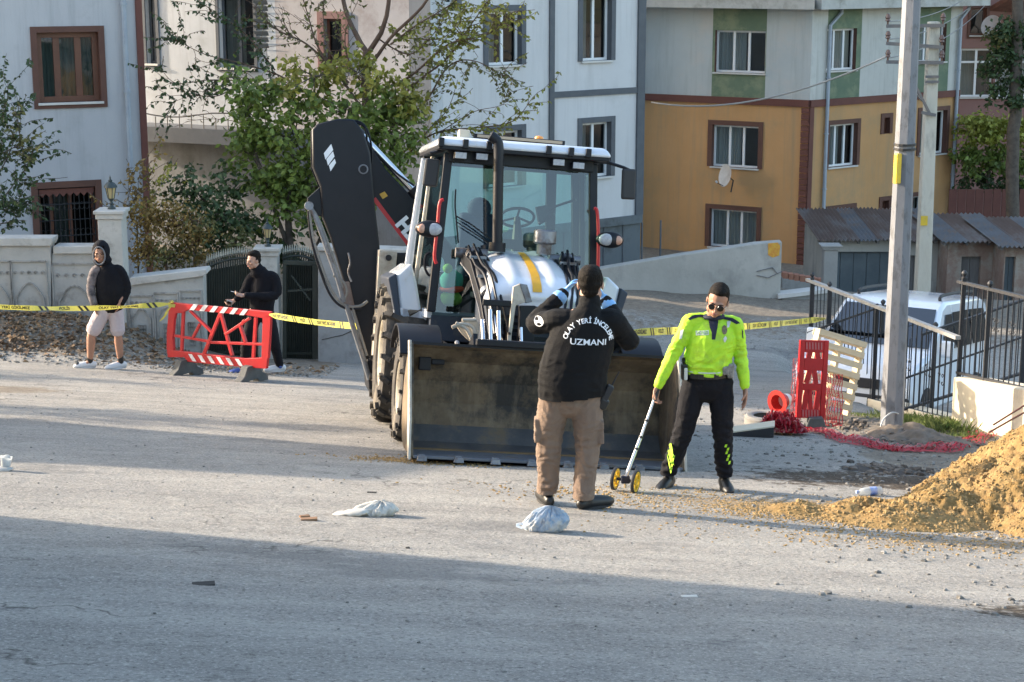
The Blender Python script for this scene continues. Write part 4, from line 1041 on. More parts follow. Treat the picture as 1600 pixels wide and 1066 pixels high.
# low kerb wall under the railing
Ka=F1a+Vector((-.04,0));Kb=F1b+Vector((-.04,0));za=onplane(1264,600,F1a,F1b)[0].z;zb=onplane(1484,655,F1a,F1b)[0].z
o=Vector((Ka.x,Ka.y,za-.6));root=thing('kerb_wall',o,'low cream concrete kerb carrying the black railing','kerb')
mb=MB();mb.prism([Vector((0,0,0)),Vector((Kb.x-Ka.x,Kb.y-Ka.y,zb-za)),Vector((Kb.x-Ka.x,Kb.y-Ka.y,zb-za+.58)),Vector((0,0,.58))],(.30,.04,0));mb.build('kerb_body',MATS['cream_paint'],root,bevel=.015)
# ---------------- white van ----------------
M('car_white',(.74,.76,.79),rough=.25,coat=.6,dirt=(.5,.5,.48),dsc=3,dlo=.6,dhi=.8)
glassmat('car_glass',(.05,.07,.10),.35)
M('plastic_black',(.02,.02,.022),rough=.6)
M('tyre',(.025,.024,.023),(.06,.055,.05),sc_=6,rough=.9,bump=.4,bsc=30)
M('chrome',(.6,.6,.62),rough=.15,metal=1)
def van():
    yaw=R(-29);vx,vy=5.12,24.7;z=gz(5.5,vy)+.05
    fw=Vector((0,-1,0))
    mx=Matrix.Translation((vx,vy,z))@Matrix.Rotation(yaw,4,'Z')@Matrix.Rotation(R(-7),4,"X")@Matrix.Rotation(R(0),4,'Y')
    root=thing('parked_van',None,'white compact passenger van with roof rails parked behind the black railing','van',mat=mx)
    # local: x right, -y front, z up. profile (y,z)
    prof=[(-.75,.28),(-.80,.55),(-.74,.86),(-.60,.98),(.18,1.13),(.86,1.72),(1.15,1.80),(3.1,1.80),(3.45,1.72),(3.6,1.1),(3.62,.45),(3.5,.28)]
    def W(zv):return .87 if zv<1.1 else .87-.14*((zv-1.1)/.7)
    mb=MB();n=len(prof)
    Lr=[mb.pt((-W(z_),y,z_)) for y,z_ in prof];Rr=[mb.pt((W(z_),y,z_)) for y,z_ in prof]
    for k in range(n):
        j=(k+1)%n;mb.face((Lr[k],Lr[j],Rr[j],Rr[k]))
    mb.face(Lr[::-1]);mb.face(Rr);mb.build('body',MATS['car_white'],root,bevel=.05,smooth=True)
    def glass(nm,pts,th=.008):
        a=Vector(pts[1])-Vector(pts[0]);b=Vector(pts[2])-Vector(pts[1]);nn=a.cross(b).normalized();mb=MB();mb.prism([Vector(p)+nn*.012 for p in pts],nn*th);return mb.build(nm,MATS['car_glass'],root)
    wx=.78
    glass('windscreen',[(-wx,.22,1.16),(wx,.22,1.16),(wx-.10,.82,1.685),(-wx+.10,.82,1.685)])
    sx=lambda z_:W(z_)
    for s in(-1,1):
        ps=[[(.62,1.12),(1.3,1.12),(1.3,1.62),(.98,1.62)],[(1.38,1.12),(2.25,1.12),(2.25,1.64),(1.38,1.64)],[(2.35,1.12),(3.3,1.12),(3.2,1.62),(2.35,1.64)]]
        for p in ps:
            q=[(s*sx(z_),y,z_) for y,z_ in p]
            if s<0:q=q[::-1]
            glass('side_window',q)
        mb=MB();mb.tube(crom([(s*.62,1.2,1.8),(s*.62,1.35,1.88),(s*.62,2.9,1.88),(s*.62,3.1,1.8)],5),.025,6);mb.build('roof_rail',MATS['plastic_black'],root,smooth=True)
        mb=MB();mb.box((s*1.0,.35,1.18),(.2,.1,.24));mb.build('wing_mirror',MATS['car_white'],root,bevel=.03)
        mb=MB();mb.prism([(s*.84,-.70,.66),(s*.52,-.80,.66),(s*.5,-.73,.86),(s*.80,-.62,.92)],(0,-.03,0));mb.build('headlight',MATS['chrome'],root,bevel=.01)
        for y in (-.05,2.75):
            mb=MB();mb.lathe([(.16,-.09),(.31,-.09),(.325,-.06),(.325,.06),(.31,.09),(.16,.09)],(s*.82,y,.32),(1,0,0),24);wh=mb.build('wheel',MATS['tyre'],root,smooth=True)
            mb=MB();mb.lathe([(0,-.07),(.19,-.07),(.19,.07),(0,.07)],(s*.83,y,.32),(1,0,0),18);mb.build('rim',MATS['chrome'],wh)
    mb=MB();mb.box((0,-.80,.42),(1.66,.10,.26));mb.build('bumper',MATS['plastic_black'],root,bevel=.03)
    mb=MB();mb.box((0,-.795,.70),(.8,.04,.14));mb.build('grille',MATS['plastic_black'],root,bevel=.01)
    mb=MB();mb.box((0,-.862,.45),(.52,.012,.11));mb.build('number_plate',MATS['pvc_white'],root)
    for s in (-1,1):
        mb=MB();mb.beam((s*.1+.25*s,.2,1.17),(s*.1-.25*s+.3,.55,1.47),.015);mb.build('wiper',MATS['plastic_black'],root)
van()
# ---------------- backhoe loader ----------------
M('mach_white',(.62,.66,.72),(.58,.62,.68),sc_=1,rough=.22,coat=.7,dirt=(.45,.42,.36),dsc=3.5,dlo=.6,dhi=.8)
M('mach_black',(.006,.007,.011),(.01,.011,.015),sc_=3,rough=.45,spec=.3,dirt=(.02,.018,.016),dsc=4,dlo=.6,dhi=.8)
M('mach_navy',(.02,.03,.05),(.03,.04,.06),sc_=3,rough=.5,dirt=(.09,.08,.065),dsc=5,dlo=.55,dhi=.75)
M('mach_red',(.45,.015,.02),rough=.4)
M('mach_cream',(.42,.38,.31),(.52,.47,.39),sc_=4,rough=.6,dirt=(.25,.2,.15),dsc=5,dlo=.5,dhi=.7,bump=.3)
M('mach_yellow',(.62,.34,.02),(.5,.28,.03),sc_=9,rough=.4)
M('worn_steel',(.16,.17,.19),(.25,.26,.28),sc_=5,rough=.45,metal=.6,dirt=(.12,.09,.07),dsc=4,bump=.3)
M('bucket_mud',(.12,.085,.052),(.20,.145,.088),sc_=2.2,rough=.85,dirt=(.04,.035,.03),dsc=1.8,dlo=.46,dhi=.6,streak=(.27,.21,.14),bump=.7,bsc=20)
M('bucket_edge',(.10,.12,.15),(.15,.16,.18),sc_=3,rough=.4,metal=.4,dirt=(.16,.11,.06),dsc=3,dlo=.55,dhi=.7)
M('tyre_dusty',(.035,.032,.03),(.07,.062,.052),sc_=5,rough=.95,bump=.6,bsc=30,dirt=(.16,.14,.11),dsc=3,dlo=.52,dhi=.66)
M('rim_cream',(.40,.36,.28),(.5,.45,.36),sc_=4,rough=.7,dirt=(.25,.2,.14),dsc=5)
M('amber',(.75,.28,.05),rough=.25)
M('lamp_lens',(.42,.43,.45),(.3,.3,.33),sc_=30,rough=.15)
M('seat_blue',(.02,.035,.08),rough=.85)
M('vest_green',(.16,.30,.05),rough=.8);M('vest_red',(.5,.06,.03),rough=.8);M('vest_teal',(.05,.25,.22),rough=.8)
glassmat('cab_glass',(.55,.74,.70),.22)
glassmat('side_glass',(.60,.76,.68),.28)
YAW=R(8.5)
lc=(G(645,722)+G(1068,738))/2
def gl(x,y):return gbase(x,y)
xd=Vector((math.cos(YAW),math.sin(YAW),0));yd=Vector((-math.sin(YAW),math.cos(YAW),0))
xd.z=-.165*xd.y-.05*xd.x;yd.z=-.165*yd.y-.05*yd.x
xd.z-=.018;xd.normalize();zd=xd.cross(yd).normalized();yd=zd.cross(xd)
MM=Matrix(((xd.x,yd.x,zd.x,lc.x),(xd.y,yd.y,zd.y,lc.y),(xd.z,yd.z,zd.z,lc.z+.01),(0,0,0,1)))
MI=MM.inverted()
def mp(u,v,yl):
    """ray (u,v) met with the machine's cross plane y = yl, in machine coordinates"""
    o=MI@Vector((0,0,CZ));d=MI.to_3x3()@ray(u,v);k=(yl-o.y)/d.y;return o+d*k
mr=thing('backhoe_loader',None,'white and black backhoe loader standing nose-on with its wide muddy front bucket on the road','backhoe loader',mat=MM)
V3=Vector
# bucket
def bucket():
    hw=1.19
    prof=[(0,.015),(.62,.03),(.80,.08),(.93,.22),(.98,.42),(.95,.62),(.84,.80),(.66,.93),(.58,.96)]
    out=[(0,0),(.62,.0),(.83,.05),(.97,.2),(1.03,.42),(1.0,.64),(.88,.84),(.68,.975),(.58,.985)]
    mb=MB();mb.m=0
    for (a,b),(c,d) in zip(zip(prof,prof[1:]),zip(out,out[1:])):
        mb.m=2 if prof.index(a) <3 else 0;nseg=8
        for k in range(nseg):
            x0=-hw+2*hw*k/nseg;x1=-hw+2*hw*(k+1)/nseg
            mb.quad((x0,a[0],a[1]),(x1,a[0],a[1]),(x1,b[0],b[1]),(x0,b[0],b[1]))
        mb.m=1;mb.quad((-hw,c[0],c[1]),(-hw,d[0],d[1]),(hw,d[0],d[1]),(hw,c[0],c[1]))
    mb.m=1;mb.quad((-hw,.58,.96),(hw,.58,.96),(hw,.58,.985),(-hw,.58,.985))
    b=mb.build('bucket',[MATS['bucket_mud'],MATS['mach_black'],M('bucket_floor',(.05,.05,.052),(.09,.085,.08),sc_=3,rough=.6,dirt=(.14,.10,.06),dsc=3,dlo=.52,dhi=.68,bump=.5,bsc=20)],mr,smooth=True,fix=False)
    m2=MB();m2.box((-hw+.14,.80,.78),(.11,.06,.12));m2.box((-hw+.26,.82,.80),(.12,.05,.05));m2.build('inner_bracket',MATS['mach_black'],b,bevel=.008)
    for s in(-1,1):
        pr=[(0.0,.02),(.62,.03),(.80,.08),(.93,.22),(.98,.42),(.95,.62),(.84,.80),(.66,.93),(.58,.975),(.50,.90),(.16,.30)]
        m2=MB();m2.prism([(s*hw,y,z) for y,z in pr],(s*.022,0,0));m2.build('side_plate',MATS['bucket_mud'],b)
        m2=MB();m2.prism([(s*(hw+.023),y,z) for y,z in [(-.02,.0),(.10,.02),(.23,.30),(.56,.91),(.62,.99),(.52,1.0),(.10,.34)]],(s*.022,0,0))
        m2.build('side_cutter',MATS['mach_cream'],b,bevel=.004)
    m2=MB();m2.box((0,.20,.028),(2*hw+.0,.46,.028));m2.build('cutting_edge',MATS['bucket_edge'],b,bevel=.005)
    m2=MB();m2.box((0,.46,.047),(2*hw-.01,.07,.014));m2.build('wear_strip',M('rusty',(.2,.12,.05),(.12,.08,.045),sc_=4,rough=.8),b)
    for k in range(8):
        x=-hw+.07+k*(2*hw-.14)/7
        m2=MB();m2.box((x,-.035,.018),(.09,.06,.045),taper=.8);m2.box((x,.02,.04),(.06,.07,.02));m2.build('edge_lug',MATS['worn_steel'],b,bevel=.005)
    m2=MB();m2.box((0,.60,1.01),(1.25,.10,.06));m2.build('top_rail',MATS['mach_black'],b,bevel=.01)
    for x in(-.62,.62):
        m2=MB();m2.prism([(x-.02,.62,.95),(x-.02,.72,1.08),(x-.02,.95,.98),(x-.02,1.0,.75)],(.04,0,0));m2.build('hinge_plate',MATS['mach_black'],b)
bucket()
def wheel(cx,cy,r,w_,rimr,n):
    root_=None
    h=w_/2
    prof=[(rimr,-h*.75),(rimr*1.08,-h*.95),(r*.82,-h),(r*.93,-h*.93),(r*.955,-h*.7),(r*.965,0),(r*.955,h*.7),(r*.93,h*.93),(r*.82,h),(rimr*1.08,h*.95),(rimr,h*.75)]
    mb=MB();mb.lathe(prof,(0,0,0),(1,0,0),48)
    for k in range(n):
        for s in(-1,1):
            a0=2*math.pi*(k+(.5 if s>0 else 0))/n
            pts=[]
            for j in range(4):
                f=j/3;x=s*h*(.03+.97*f);a=a0-(.36*2*math.pi/n*2.2)*f*.62
                rr=r*(1.0 if f<.9 else .955)
                pts.append(V3((x,rr*math.cos(a)*.985,rr*math.sin(a)*.985)))
            for a,b in zip(pts,pts[1:]):mb.beam(a,b,.05*r/.7,.055*r/.7,hint=V3((0,a.y,a.z)).normalized())
            # lug end running down the shoulder
            e=pts[-1];mb.beam(e,V3((s*h*1.02,e.y*.90,e.z*.90)),.045*r/.7,.05*r/.7,hint=V3((1,0,0)))
    t_=mb.build('wheel',MATS['tyre_dusty'],mr,smooth=True);t_.location=(cx,cy,r-.01)
    mb=MB();s=1 if cx>0 else -1
    mb.lathe([(rimr*1.02,s*h*.86),(rimr*.97,s*h*.8),(rimr*.9,s*h*.4),(rimr*.5,s*h*.3),(rimr*.45,s*h*.5),(rimr*.3,s*h*.55),(0,s*h*.55)],(0,0,0),(1,0,0),28)
    mb.lathe([(rimr*1.0,-s*h*.8),(rimr*.9,-s*h*.2),(0,-s*h*.1)],(0,0,0),(1,0,0),28)
    rm=mb.build('rim',MATS['rim_cream'],t_,smooth=True)
    mb=MB()
    for k in range(8):
        a=k*math.pi/4;mb.cyl((s*h*.5,rimr*.38*math.cos(a),rimr*.38*math.sin(a)),(s*h*.62,rimr*.38*math.cos(a),rimr*.38*math.sin(a)),.016,n=6)
    mb.build('wheel_nut',MATS['worn_steel'],t_,kind='stuff')
for s in(-1,1):
    wheel(s*1.055,1.58,.50,.32,.25,15);wheel(s*1.015,3.42,.72,.46,.36,19)
    # front mudguard: flat-topped drum shape
    mb=MB();cy,cz=1.58,.50;outer=[];
    for k in range(9):
        a=R(35+k*110/8);outer.append((cy+.60*math.cos(a),cz+.60*math.sin(a)))
    inner=[(cy+(y-cy)*.965,cz+(z-cz)*.965) for y,z in outer]
    mb.prism([(s*1.055-.20,y,z) for y,z in outer+inner[::-1]],(.40,0,0));mb.build('front_mudguard',MATS['mach_black'],mr,smooth=True,bevel=.008)
    mb=MB();mb.tube([(s*.86,1.3,.95),(s*.75,1.5,.9),(s*.6,1.6,.7)],.03,6);mb.build('mudguard_bracket',MATS['mach_black'],mr)
# chassis, axle, engine bay
mb=MB();mb.box((0,2.4,.72),(.80,2.6,.42));mb.box((0,4.2,.8),(1.3,1.0,.6));mb.build('chassis',MATS['mach_navy'],mr,bevel=.02)
mb=MB();mb.tube([(-.9,1.58,.5),(-.4,1.58,.5),(-.15,1.58,.5),(.15,1.58,.5),(.4,1.58,.5),(.9,1.58,.5)],[.10,.08,.17,.17,.08,.10],10);mb.build('front_axle',MATS['mach_black'],mr,smooth=True)
mb=MB();mb.tube([(-.8,3.42,.72),(.8,3.42,.72)],.16,10);mb.build('rear_axle',MATS['mach_black'],mr,smooth=True)
for s in(-1,1):
    mb=MB();mb.box((s*.62,2.45,.62),(.36,.75,.42));mb.build('fuel_tank' if s<0 else 'battery_box',MATS['mach_black'],mr,bevel=.03)
    mb=MB()
    for z in(.40,.66):mb.box((s*.86,2.5,z),(.14,.45,.03))
    mb.build('step',MATS['mach_cream'],mr,kind='stuff')
# grille housing, from the photograph's hood front down
hf=1.42
a=mp(768,468,hf);b=mp(900,476,hf)
hx=(a.x+b.x)/2;hw_=.44;hz=(a.z+b.z)/2-.02
mb=MB();mb.box((hx,hf+.5,(hz+.62)/2),(2*hw_-.04,1.0,hz-.62));mb.build('radiator_housing',MATS['mach_navy'],mr,bevel=.03)
for k in range(9):
    mb=MB();mb.box((hx,hf-.012,.72+k*(hz-.85)/8),(2*hw_-.16,.02,.03));mb.build('grille_slat',MATS['mach_black'],mr)
# hood: loft of cross sections
def hood():
    secs=[]  # y, half width, z side, z top
    prof=[(hf-.03,.42,hz-.02,hz+.02),(hf-.06,.455,hz-.02,hz+.08),(hf+.0,.465,hz+.0,hz+.17),(hf+.16,.46,hz+.02,hz+.27),(hf+.45,.45,hz+.06,hz+.36),(hf+.8,.44,hz+.10,hz+.44),(hf+1.15,.43,hz+.14,hz+.49)]
    mb=MB();rows=[]
    n=22
    for y,w,zs,zt in prof:
        row=[]
        for j in range(n+1):
            t=-1+2*j/n
            x=w*t
            e=max(0,(1-abs(t)**6));z=zs+(zt-zs)*e**.42
            # shallow power bulges either side of the centre
            z+=.022*math.exp(-((abs(t)-.42)/.13)**2)*min(1,(zt-zs)*4)
            row.append(mb.pt((hx+x,y,z)))
        rows.append(row)
    for A,B in zip(rows,rows[1:]):
        for j in range(n):mb.face((A[j],A[j+1],B[j+1],B[j]))
    A=rows[0];mb.face(A[::-1])
    o=mb.build('hood',MATS['mach_white'],mr,smooth='all');md=o.modifiers.new('s','SUBSURF');md.levels=1;md.render_levels=1
    mb=MB();n2=20
    def zt_at(y,x):
        for (y0,w0,s0,t0),(y1,w1,s1,t1) in zip(prof[1:],prof[2:]):
            if y<=y1:
                f=(y-y0)/(y1-y0);zt=t0+(t1-t0)*f;zs=s0+(s1-s0)*f;break
        return zt
    rows=[]
    for k in range(n2+1):
        y=hf-.04+(1.10)*k/n2;w=.045-.012*k/n2;z=zt_at(y,0)+.006
        rows.append([mb.pt((hx+.02+x,y-(.002),z-.3*abs(x)**2)) for x in(-w,0,w)])
    for A,B in zip(rows,rows[1:]):
        for j in range(2):mb.face((A[j],A[j+1],B[j+1],B[j]))
    mb.build('hood_stripe',MATS['mach_yellow'],mr,smooth='all')
    return zt_at
zt_at=hood()
mb=MB();mb.box((hx,hf+.65,hz+.03),(2*hw_,1.25,.06));mb.build('hood_seal',MATS['mach_black'],mr,bevel=.01)
# exhaust and precleaner
p0=mp(777,384,hf+.85);p1=mp(779,232,hf+.85);p2=mp(766,212,hf+.85)
mb=MB();mb.tube(crom([tuple(p0),tuple(p0.lerp(p1,.5)),tuple(p1),tuple(p1.lerp(p2,.55)+V3((.012,0,.02))),tuple(p2)],5),.052,14);mb.build('exhaust_pipe',MATS['mach_black'],mr,smooth=True)
mb=MB();mb.cyl(p0-V3((0,0,.06)),p0+V3((0,0,.03)),.085,n=16);mb.build('exhaust_collar',MATS['mach_black'],mr,smooth=True)
c=mp(851,376,hf+.85)
mb=MB();mb.lathe([(.0,-.14),(.075,-.14),(.075,-.04),(.10,-.035),(.115,-.02),(.115,.09),(.10,.105),(0,.11)],c,n=20);mb.build('air_precleaner',MATS['worn_steel'],mr,smooth=True)
# cab
cf=2.62;cb=4.05
TL=mp(701,240,cf+.02);TR=mp(926,256,cf+.02);BL=mp(684,492,cf-.08);BR=mp(937,500,cf-.08)
w_t=(TR.x-TL.x)/2;w_b=(BR.x-BL.x)/2;cxm=(TL.x+TR.x)/2;zt=(TL.z+TR.z)/2;zb=(BL.z+BR.z)/2
K=lambda sx,y,z:V3((cxm+sx*(w_b+(w_t-w_b)*(z-zb)/(zt-zb))*(1+.16*max(0,min(1,(y-cf)/(cb-cf)))),y,z))
mb=MB()
for s in(-1,1):mb.beam(K(s,cf-.08,zb),K(s,cf+.02,zt),.085,.09)
mb.build('front_pillar',MATS['mach_black'],mr,bevel=.012,kind=None) if False else None
for s in(-1,1):
    mb=MB();mb.beam(K(s,cf-.08,zb),K(s,cf+.02,zt),.085,.09);mb.build('front_pillar',MATS['mach_black'],mr,bevel=.012)
    mb=MB();mb.beam(K(s,cb,zb+.1),K(s*.97,cb-.1,zt),.09,.09);mb.build('rear_pillar',MATS['mach_white'] if s<0 else MATS['mach_black'],mr,bevel=.012)
    mb=MB();mb.beam(K(s,cf+.9,zb-.02),K(s*.985,cf+.86,zt),.05,.05);mb.build('door_pillar',MATS['mach_cream'] if s<0 else MATS['mach_black'],mr,bevel=.008)
    mb=MB();mb.beam(K(s,cf,zb-.02),K(s,cb,zb-.02),.06,.09);mb.build('sill_beam',MATS['mach_white'],mr,bevel=.01)
    for y0,y1,nm in((cf+.02,cf+.87,'door_glass'),(cf+.92,cb-.04,'quarter_glass')):
        q=[K(s*1.0,y0,zb+.03),K(s*1.0,y1,zb+.03),K(s*1.0,y1-.03,zt-.02),K(s*1.0,y0+.04,zt-.02)]
        mb=MB();mb.quad(*q);g_=mb.build(nm,MATS['side_glass'],mr,fix=False)
mb=MB();mb.quad(K(-.97,cf-.10,zb),K(.97,cf-.10,zb),K(.97,cf+.0,zt),K(-.97,cf+.0,zt));mb.build('windscreen',MATS['cab_glass'],mr,fix=False)
mb=MB();mb.quad(K(-.95,cb,zb+.4),K(.95,cb,zb+.4),K(.93,cb-.08,zt-.05),K(-.93,cb-.08,zt-.05));mb.build('rear_glass',MATS['cab_glass'],mr,fix=False)
mb=MB();mb.box((cxm,(cf+cb)/2,zb-.16),(2*w_b-.02,cb-cf,.26));mb.build('cab_floor',MATS['mach_navy'],mr,bevel=.01)
mb=MB();mb.box((cxm,cb-.03,zb+.18),(2*w_b-.1,.07,.42));mb.build('rear_panel',MATS['mach_black'],mr,bevel=.01)
mb=MB();mb.beam(K(-1,cf+.0,zt-.02),K(1,cf+.0,zt-.02),.09,.14);mb.build('windscreen_header',MATS['mach_black'],mr,bevel=.01)
mb=MB();mb.beam(K(-1,cb-.08,zt),K(1,cb-.08,zt),.09,.12);mb.build('rear_header',MATS['mach_black'],mr,bevel=.01)
rw=w_t*1.08+.10
mb=MB();mb.box((cxm,(cf+cb)/2-.03,zt+.11),(2*rw,cb-cf+.42,.095),taper=.93);mb.build('cab_roof',MATS['mach_white'],mr,bevel=.04,smooth=True)
mb=MB();mb.box((cxm,(cf+cb)/2-.03,zt+.045),(2*rw-.06,cb-cf+.34,.05));mb.build('roof_trim',MATS['mach_black'],mr,bevel=.01)
for k,u in enumerate((690,728,765,858,893,920)):
    p=mp(u,222+ (u-690)*.085,cf-.24);mb=MB();mb.box((p.x,cf-.215,zt+.09),(.055,.06,.09));mb.build('roof_clip',MATS['mach_black'],mr,bevel=.006)
# light bar, beacon, aerial box
a=mp(741,212,cf-.05);b=mp(883,222,cf-.05);zr=zt+.155
mb=MB();mb.beam((a.x,cf-.02,zr+.035),(b.x,cf-.02,zr+.03),.07,.045);mb.build('light_bar',MATS['mach_black'],mr,bevel=.006)
mb=MB();mb.beam((a.x+.03,cf-.062,zr+.035),(b.x-.03,cf-.062,zr+.03),.012,.028);mb.build('light_bar_lens',M('bar_lens',(.45,.33,.22),rough=.3),mr)
c=mp(845,214,cf+.2);mb=MB();mb.lathe([(.055,0),(.055,.06),(.04,.10),(0,.11)],(c.x,cf+.3,zr),n=14);mb.build('beacon',MATS['amber'],mr,smooth=True)
c=mp(725,212,cf-.05);mb=MB();mb.box((c.x,cf-.02,zr+.04),(.11,.12,.09));mb.build('aerial_box',M('plastic_cream',(.6,.52,.4),rough=.4),mr,bevel=.012)
for (u,v) in((720,243),(753,245),(873,254),(904,259)):
    p=mp(u,v,cf-.17);mb=MB();mb.box((p.x,cf-.14,p.z),(.135,.07,.08));o_=mb.build('work_light',MATS['mach_black'],mr,bevel=.012)
    mb=MB();mb.box((p.x,cf-.178,p.z),(.115,.01,.062));mb.build('lens',MATS['lamp_lens'],o_,bevel=.004)
    mb=MB();mb.beam((p.x,cf-.12,p.z+.03),(p.x,cf-.12,zt+.06),.02);mb.build('bracket',MATS['mach_black'],o_)
# mirrors
p=mp(982,288,cf-.1);mb=MB();mb.box((p.x,p.y,p.z),(.15,.05,.31),rot=Euler((0,R(-2),R(8))));mb.build('mirror',MATS['plastic_black'],mr,bevel=.02)
mb=MB();mb.tube([mp(925,252,cf),mp(950,254,cf-.06),mp(975,262,cf-.1),mp(984,266,cf-.1)],[.022,.018,.016,.014],8);mb.build('mirror_arm',MATS['mach_black'],mr,smooth=True)
p=mp(674,270,cf+.05);mb=MB();mb.box((p.x,p.y,p.z),(.15,.04,.28),rot=Euler((0,R(4),R(-10))));mb.build('mirror',MATS['plastic_black'],mr,bevel=.02)
mb=MB();mb.tube([mp(672,240,cf),mp(690,236,cf),mp(705,228,cf)],.018,8);mb.build('mirror_arm',MATS['mach_black'],mr,smooth=True)
# red grab rails + side lamps
for l_ in([(693,312),(687,318),(684,350),(679,398),(682,412)],[(928,326),(933,330),(935,365),(934,425),(928,430)]):
    mb=MB();mb.tube(crom([tuple(mp(u,v,cf-.2)) for u,v in l_],4),.017,8);mb.build('grab_rail',MATS['mach_red'],mr,smooth=True)
for (u,v,s) in((671,358,-1),(953,375,1)):
    p=mp(u,v,cf-.22);o_=None
    mb=MB();mb.ell(p,(.145,.06,.085),n=20,m=10);o_=mb.build('side_lamp',MATS['mach_black'],mr,smooth=True)
    mb=MB();mb.ell(p+V3((-s*.045,-.038,0)),(.078,.03,.062),n=14,m=8);mb.build('lens',MATS['lamp_lens'],o_,smooth=True)
    mb=MB();mb.ell(p+V3((s*.065,-.03,0)),(.058,.026,.050),n=12,m=8);mb.build('indicator',M('indicator_pink',(.5,.28,.2),rough=.3),o_,smooth=True)
mb=MB();mb.tube(crom([tuple(mp(u,v,cf-.02)) for u,v in((672,395),(665,400),(664,418),(670,430),(677,428))],4),.014,6);mb.build('door_handle',MATS['mach_black'],mr,smooth=True)
# wipers
mb=MB();mb.tube([mp(770,376,cf-.16),mp(735,350,cf-.15),mp(713,338,cf-.14)],.008,5);mb.tube([mp(765,380,cf-.16),mp(712,346,cf-.15)],.007,5);mb.build('wiper',MATS['mach_black'],mr,kind='stuff')
mb=MB();mb.tube(crom([tuple(mp(u,v,cf-.13)) for u,v in((712,296),(711,320),(713,345),(716,380))],4),.009,5);mb.build('wiper_blade',MATS['mach_black'],mr)
# interior
p=mp(753,335,cf+.75)
mb=MB();mb.box(p+V3((0,.1,-.30)),(.46,.12,.62));mb.ell(p+V3((-.02,.08,.06)),(.13,.07,.12),n=14,m=8);mb.box(p+V3((0,-.14,-.62)),(.48,.5,.14));mb.build('operator_seat',MATS['seat_blue'],mr,bevel=.04,smooth=True)
p=mp(808,340,cf+.35);mb=MB();Rm=Matrix.Rotation(R(-32),3,'X')
mb.tube([p+Rm@V3((.175*math.cos(q),.175*math.sin(q),0)) for q in [i*math.pi/12 for i in range(24)]],.015,6,closed=True)
for q in(.5,2.6,4.7):mb.tube([p,p+Rm@V3((.17*math.cos(q),.17*math.sin(q),0))],.012,5)
mb.build('steering_wheel',MATS['mach_black'],mr,smooth=True)
mb=MB();mb.tube([p,p+V3((.0,-.12,-.25)),p+V3((.02,-.15,-.6))],[.03,.06,.09],8);mb.box(p+V3((.0,-.2,-.28)),(.34,.12,.1));mb.build('steering_column',MATS['mach_black'],mr,smooth=True)
mb=MB();mb.beam(mp(862,262,cb-.15),mp(858,400,cb-.2),.10,.08);mb.beam(mp(846,322,cf+.5),mp(850,345,cf+.5),.12,.1);mb.tube([mp(842,340,cf+.5),mp(870,322,cf+.4),mp(900,312,cf+.3)],.014,5);mb.tube([mp(842,350,cf+.5),mp(866,335,cf+.4)],.02,5);mb.build('control_console',MATS['mach_black'],mr,kind='stuff')
mb=MB();mb.ell(mp(708,452,cf+.15),(.12,.09,.14));mb.build('vest',MATS['vest_green'],mr,smooth=True) if False else None
vr=mp(705,440,cf+.12)
wv=MM@vr
vt=thing('high_visibility_vest',wv,'crumpled green and red high visibility vest inside the cab\'s lower left corner','vest')
def crump(r,seed,m):
    mb=MB();mb.ell((0,0,0),r,n=20,m=12)
    mb.v=[v*(1+.22*noise.noise(v*9+V3((seed,0,0)))) for v in mb.v];return mb
crump((.12,.08,.13),1,0).build('folded_cloth',MATS['vest_teal'],vt,smooth='all')
m_=crump((.125,.085,.045),2,0);m_.v=[v+V3((0,-.01,-.07)) for v in m_.v];m_.build('red_band',MATS['vest_red'],vt,smooth='all')
m_=crump((.11,.08,.08),3,0);m_.v=[v+V3((0,-.01,-.17)) for v in m_.v];m_.build('green_panel',MATS['vest_green'],vt,smooth='all')
m_=crump((.05,.05,.05),4,0);m_.v=[v+V3((-.03,-.02,.14)) for v in m_.v];m_.build('yellow_collar',MATS['vest_green'],vt,smooth='all')
# rear fender (traced, with depth)
yf=2.86
for s in(-1,1):
    def q(l):
        pts=[mp(u,v,yf) for u,v in l]
        return pts if s<0 else [V3((2*cxm-p.x,p.y,p.z)) for p in pts]
    mb=MB();mb.prism(q([(619,428),(643,411),(651,440),(662,504),(626,499)]),(0,.95,0));mb.build('rear_fender',MATS['mach_white'],mr,bevel=.03,smooth=True)
    mb=MB();mb.prism([p-V3((0,.02,0)) for p in q([(606,434),(619,427),(627,499),(618,501),(612,466)])],(0,.95,0));mb.build('fender_flare',MATS['mach_navy'],mr,bevel=.015)
    mb=MB();mb.prism([V3((cxm+s*(w_b-.0),yf+.0,zb-.02)),V3((cxm+s*(w_b+.34),yf,zb+.02)),V3((cxm+s*(w_b+.34),yf,zb-.04)),V3((cxm+s*w_b,yf,zb-.12))],(0,1.1,0));mb.build('fender_shelf',MATS['mach_white'],mr)
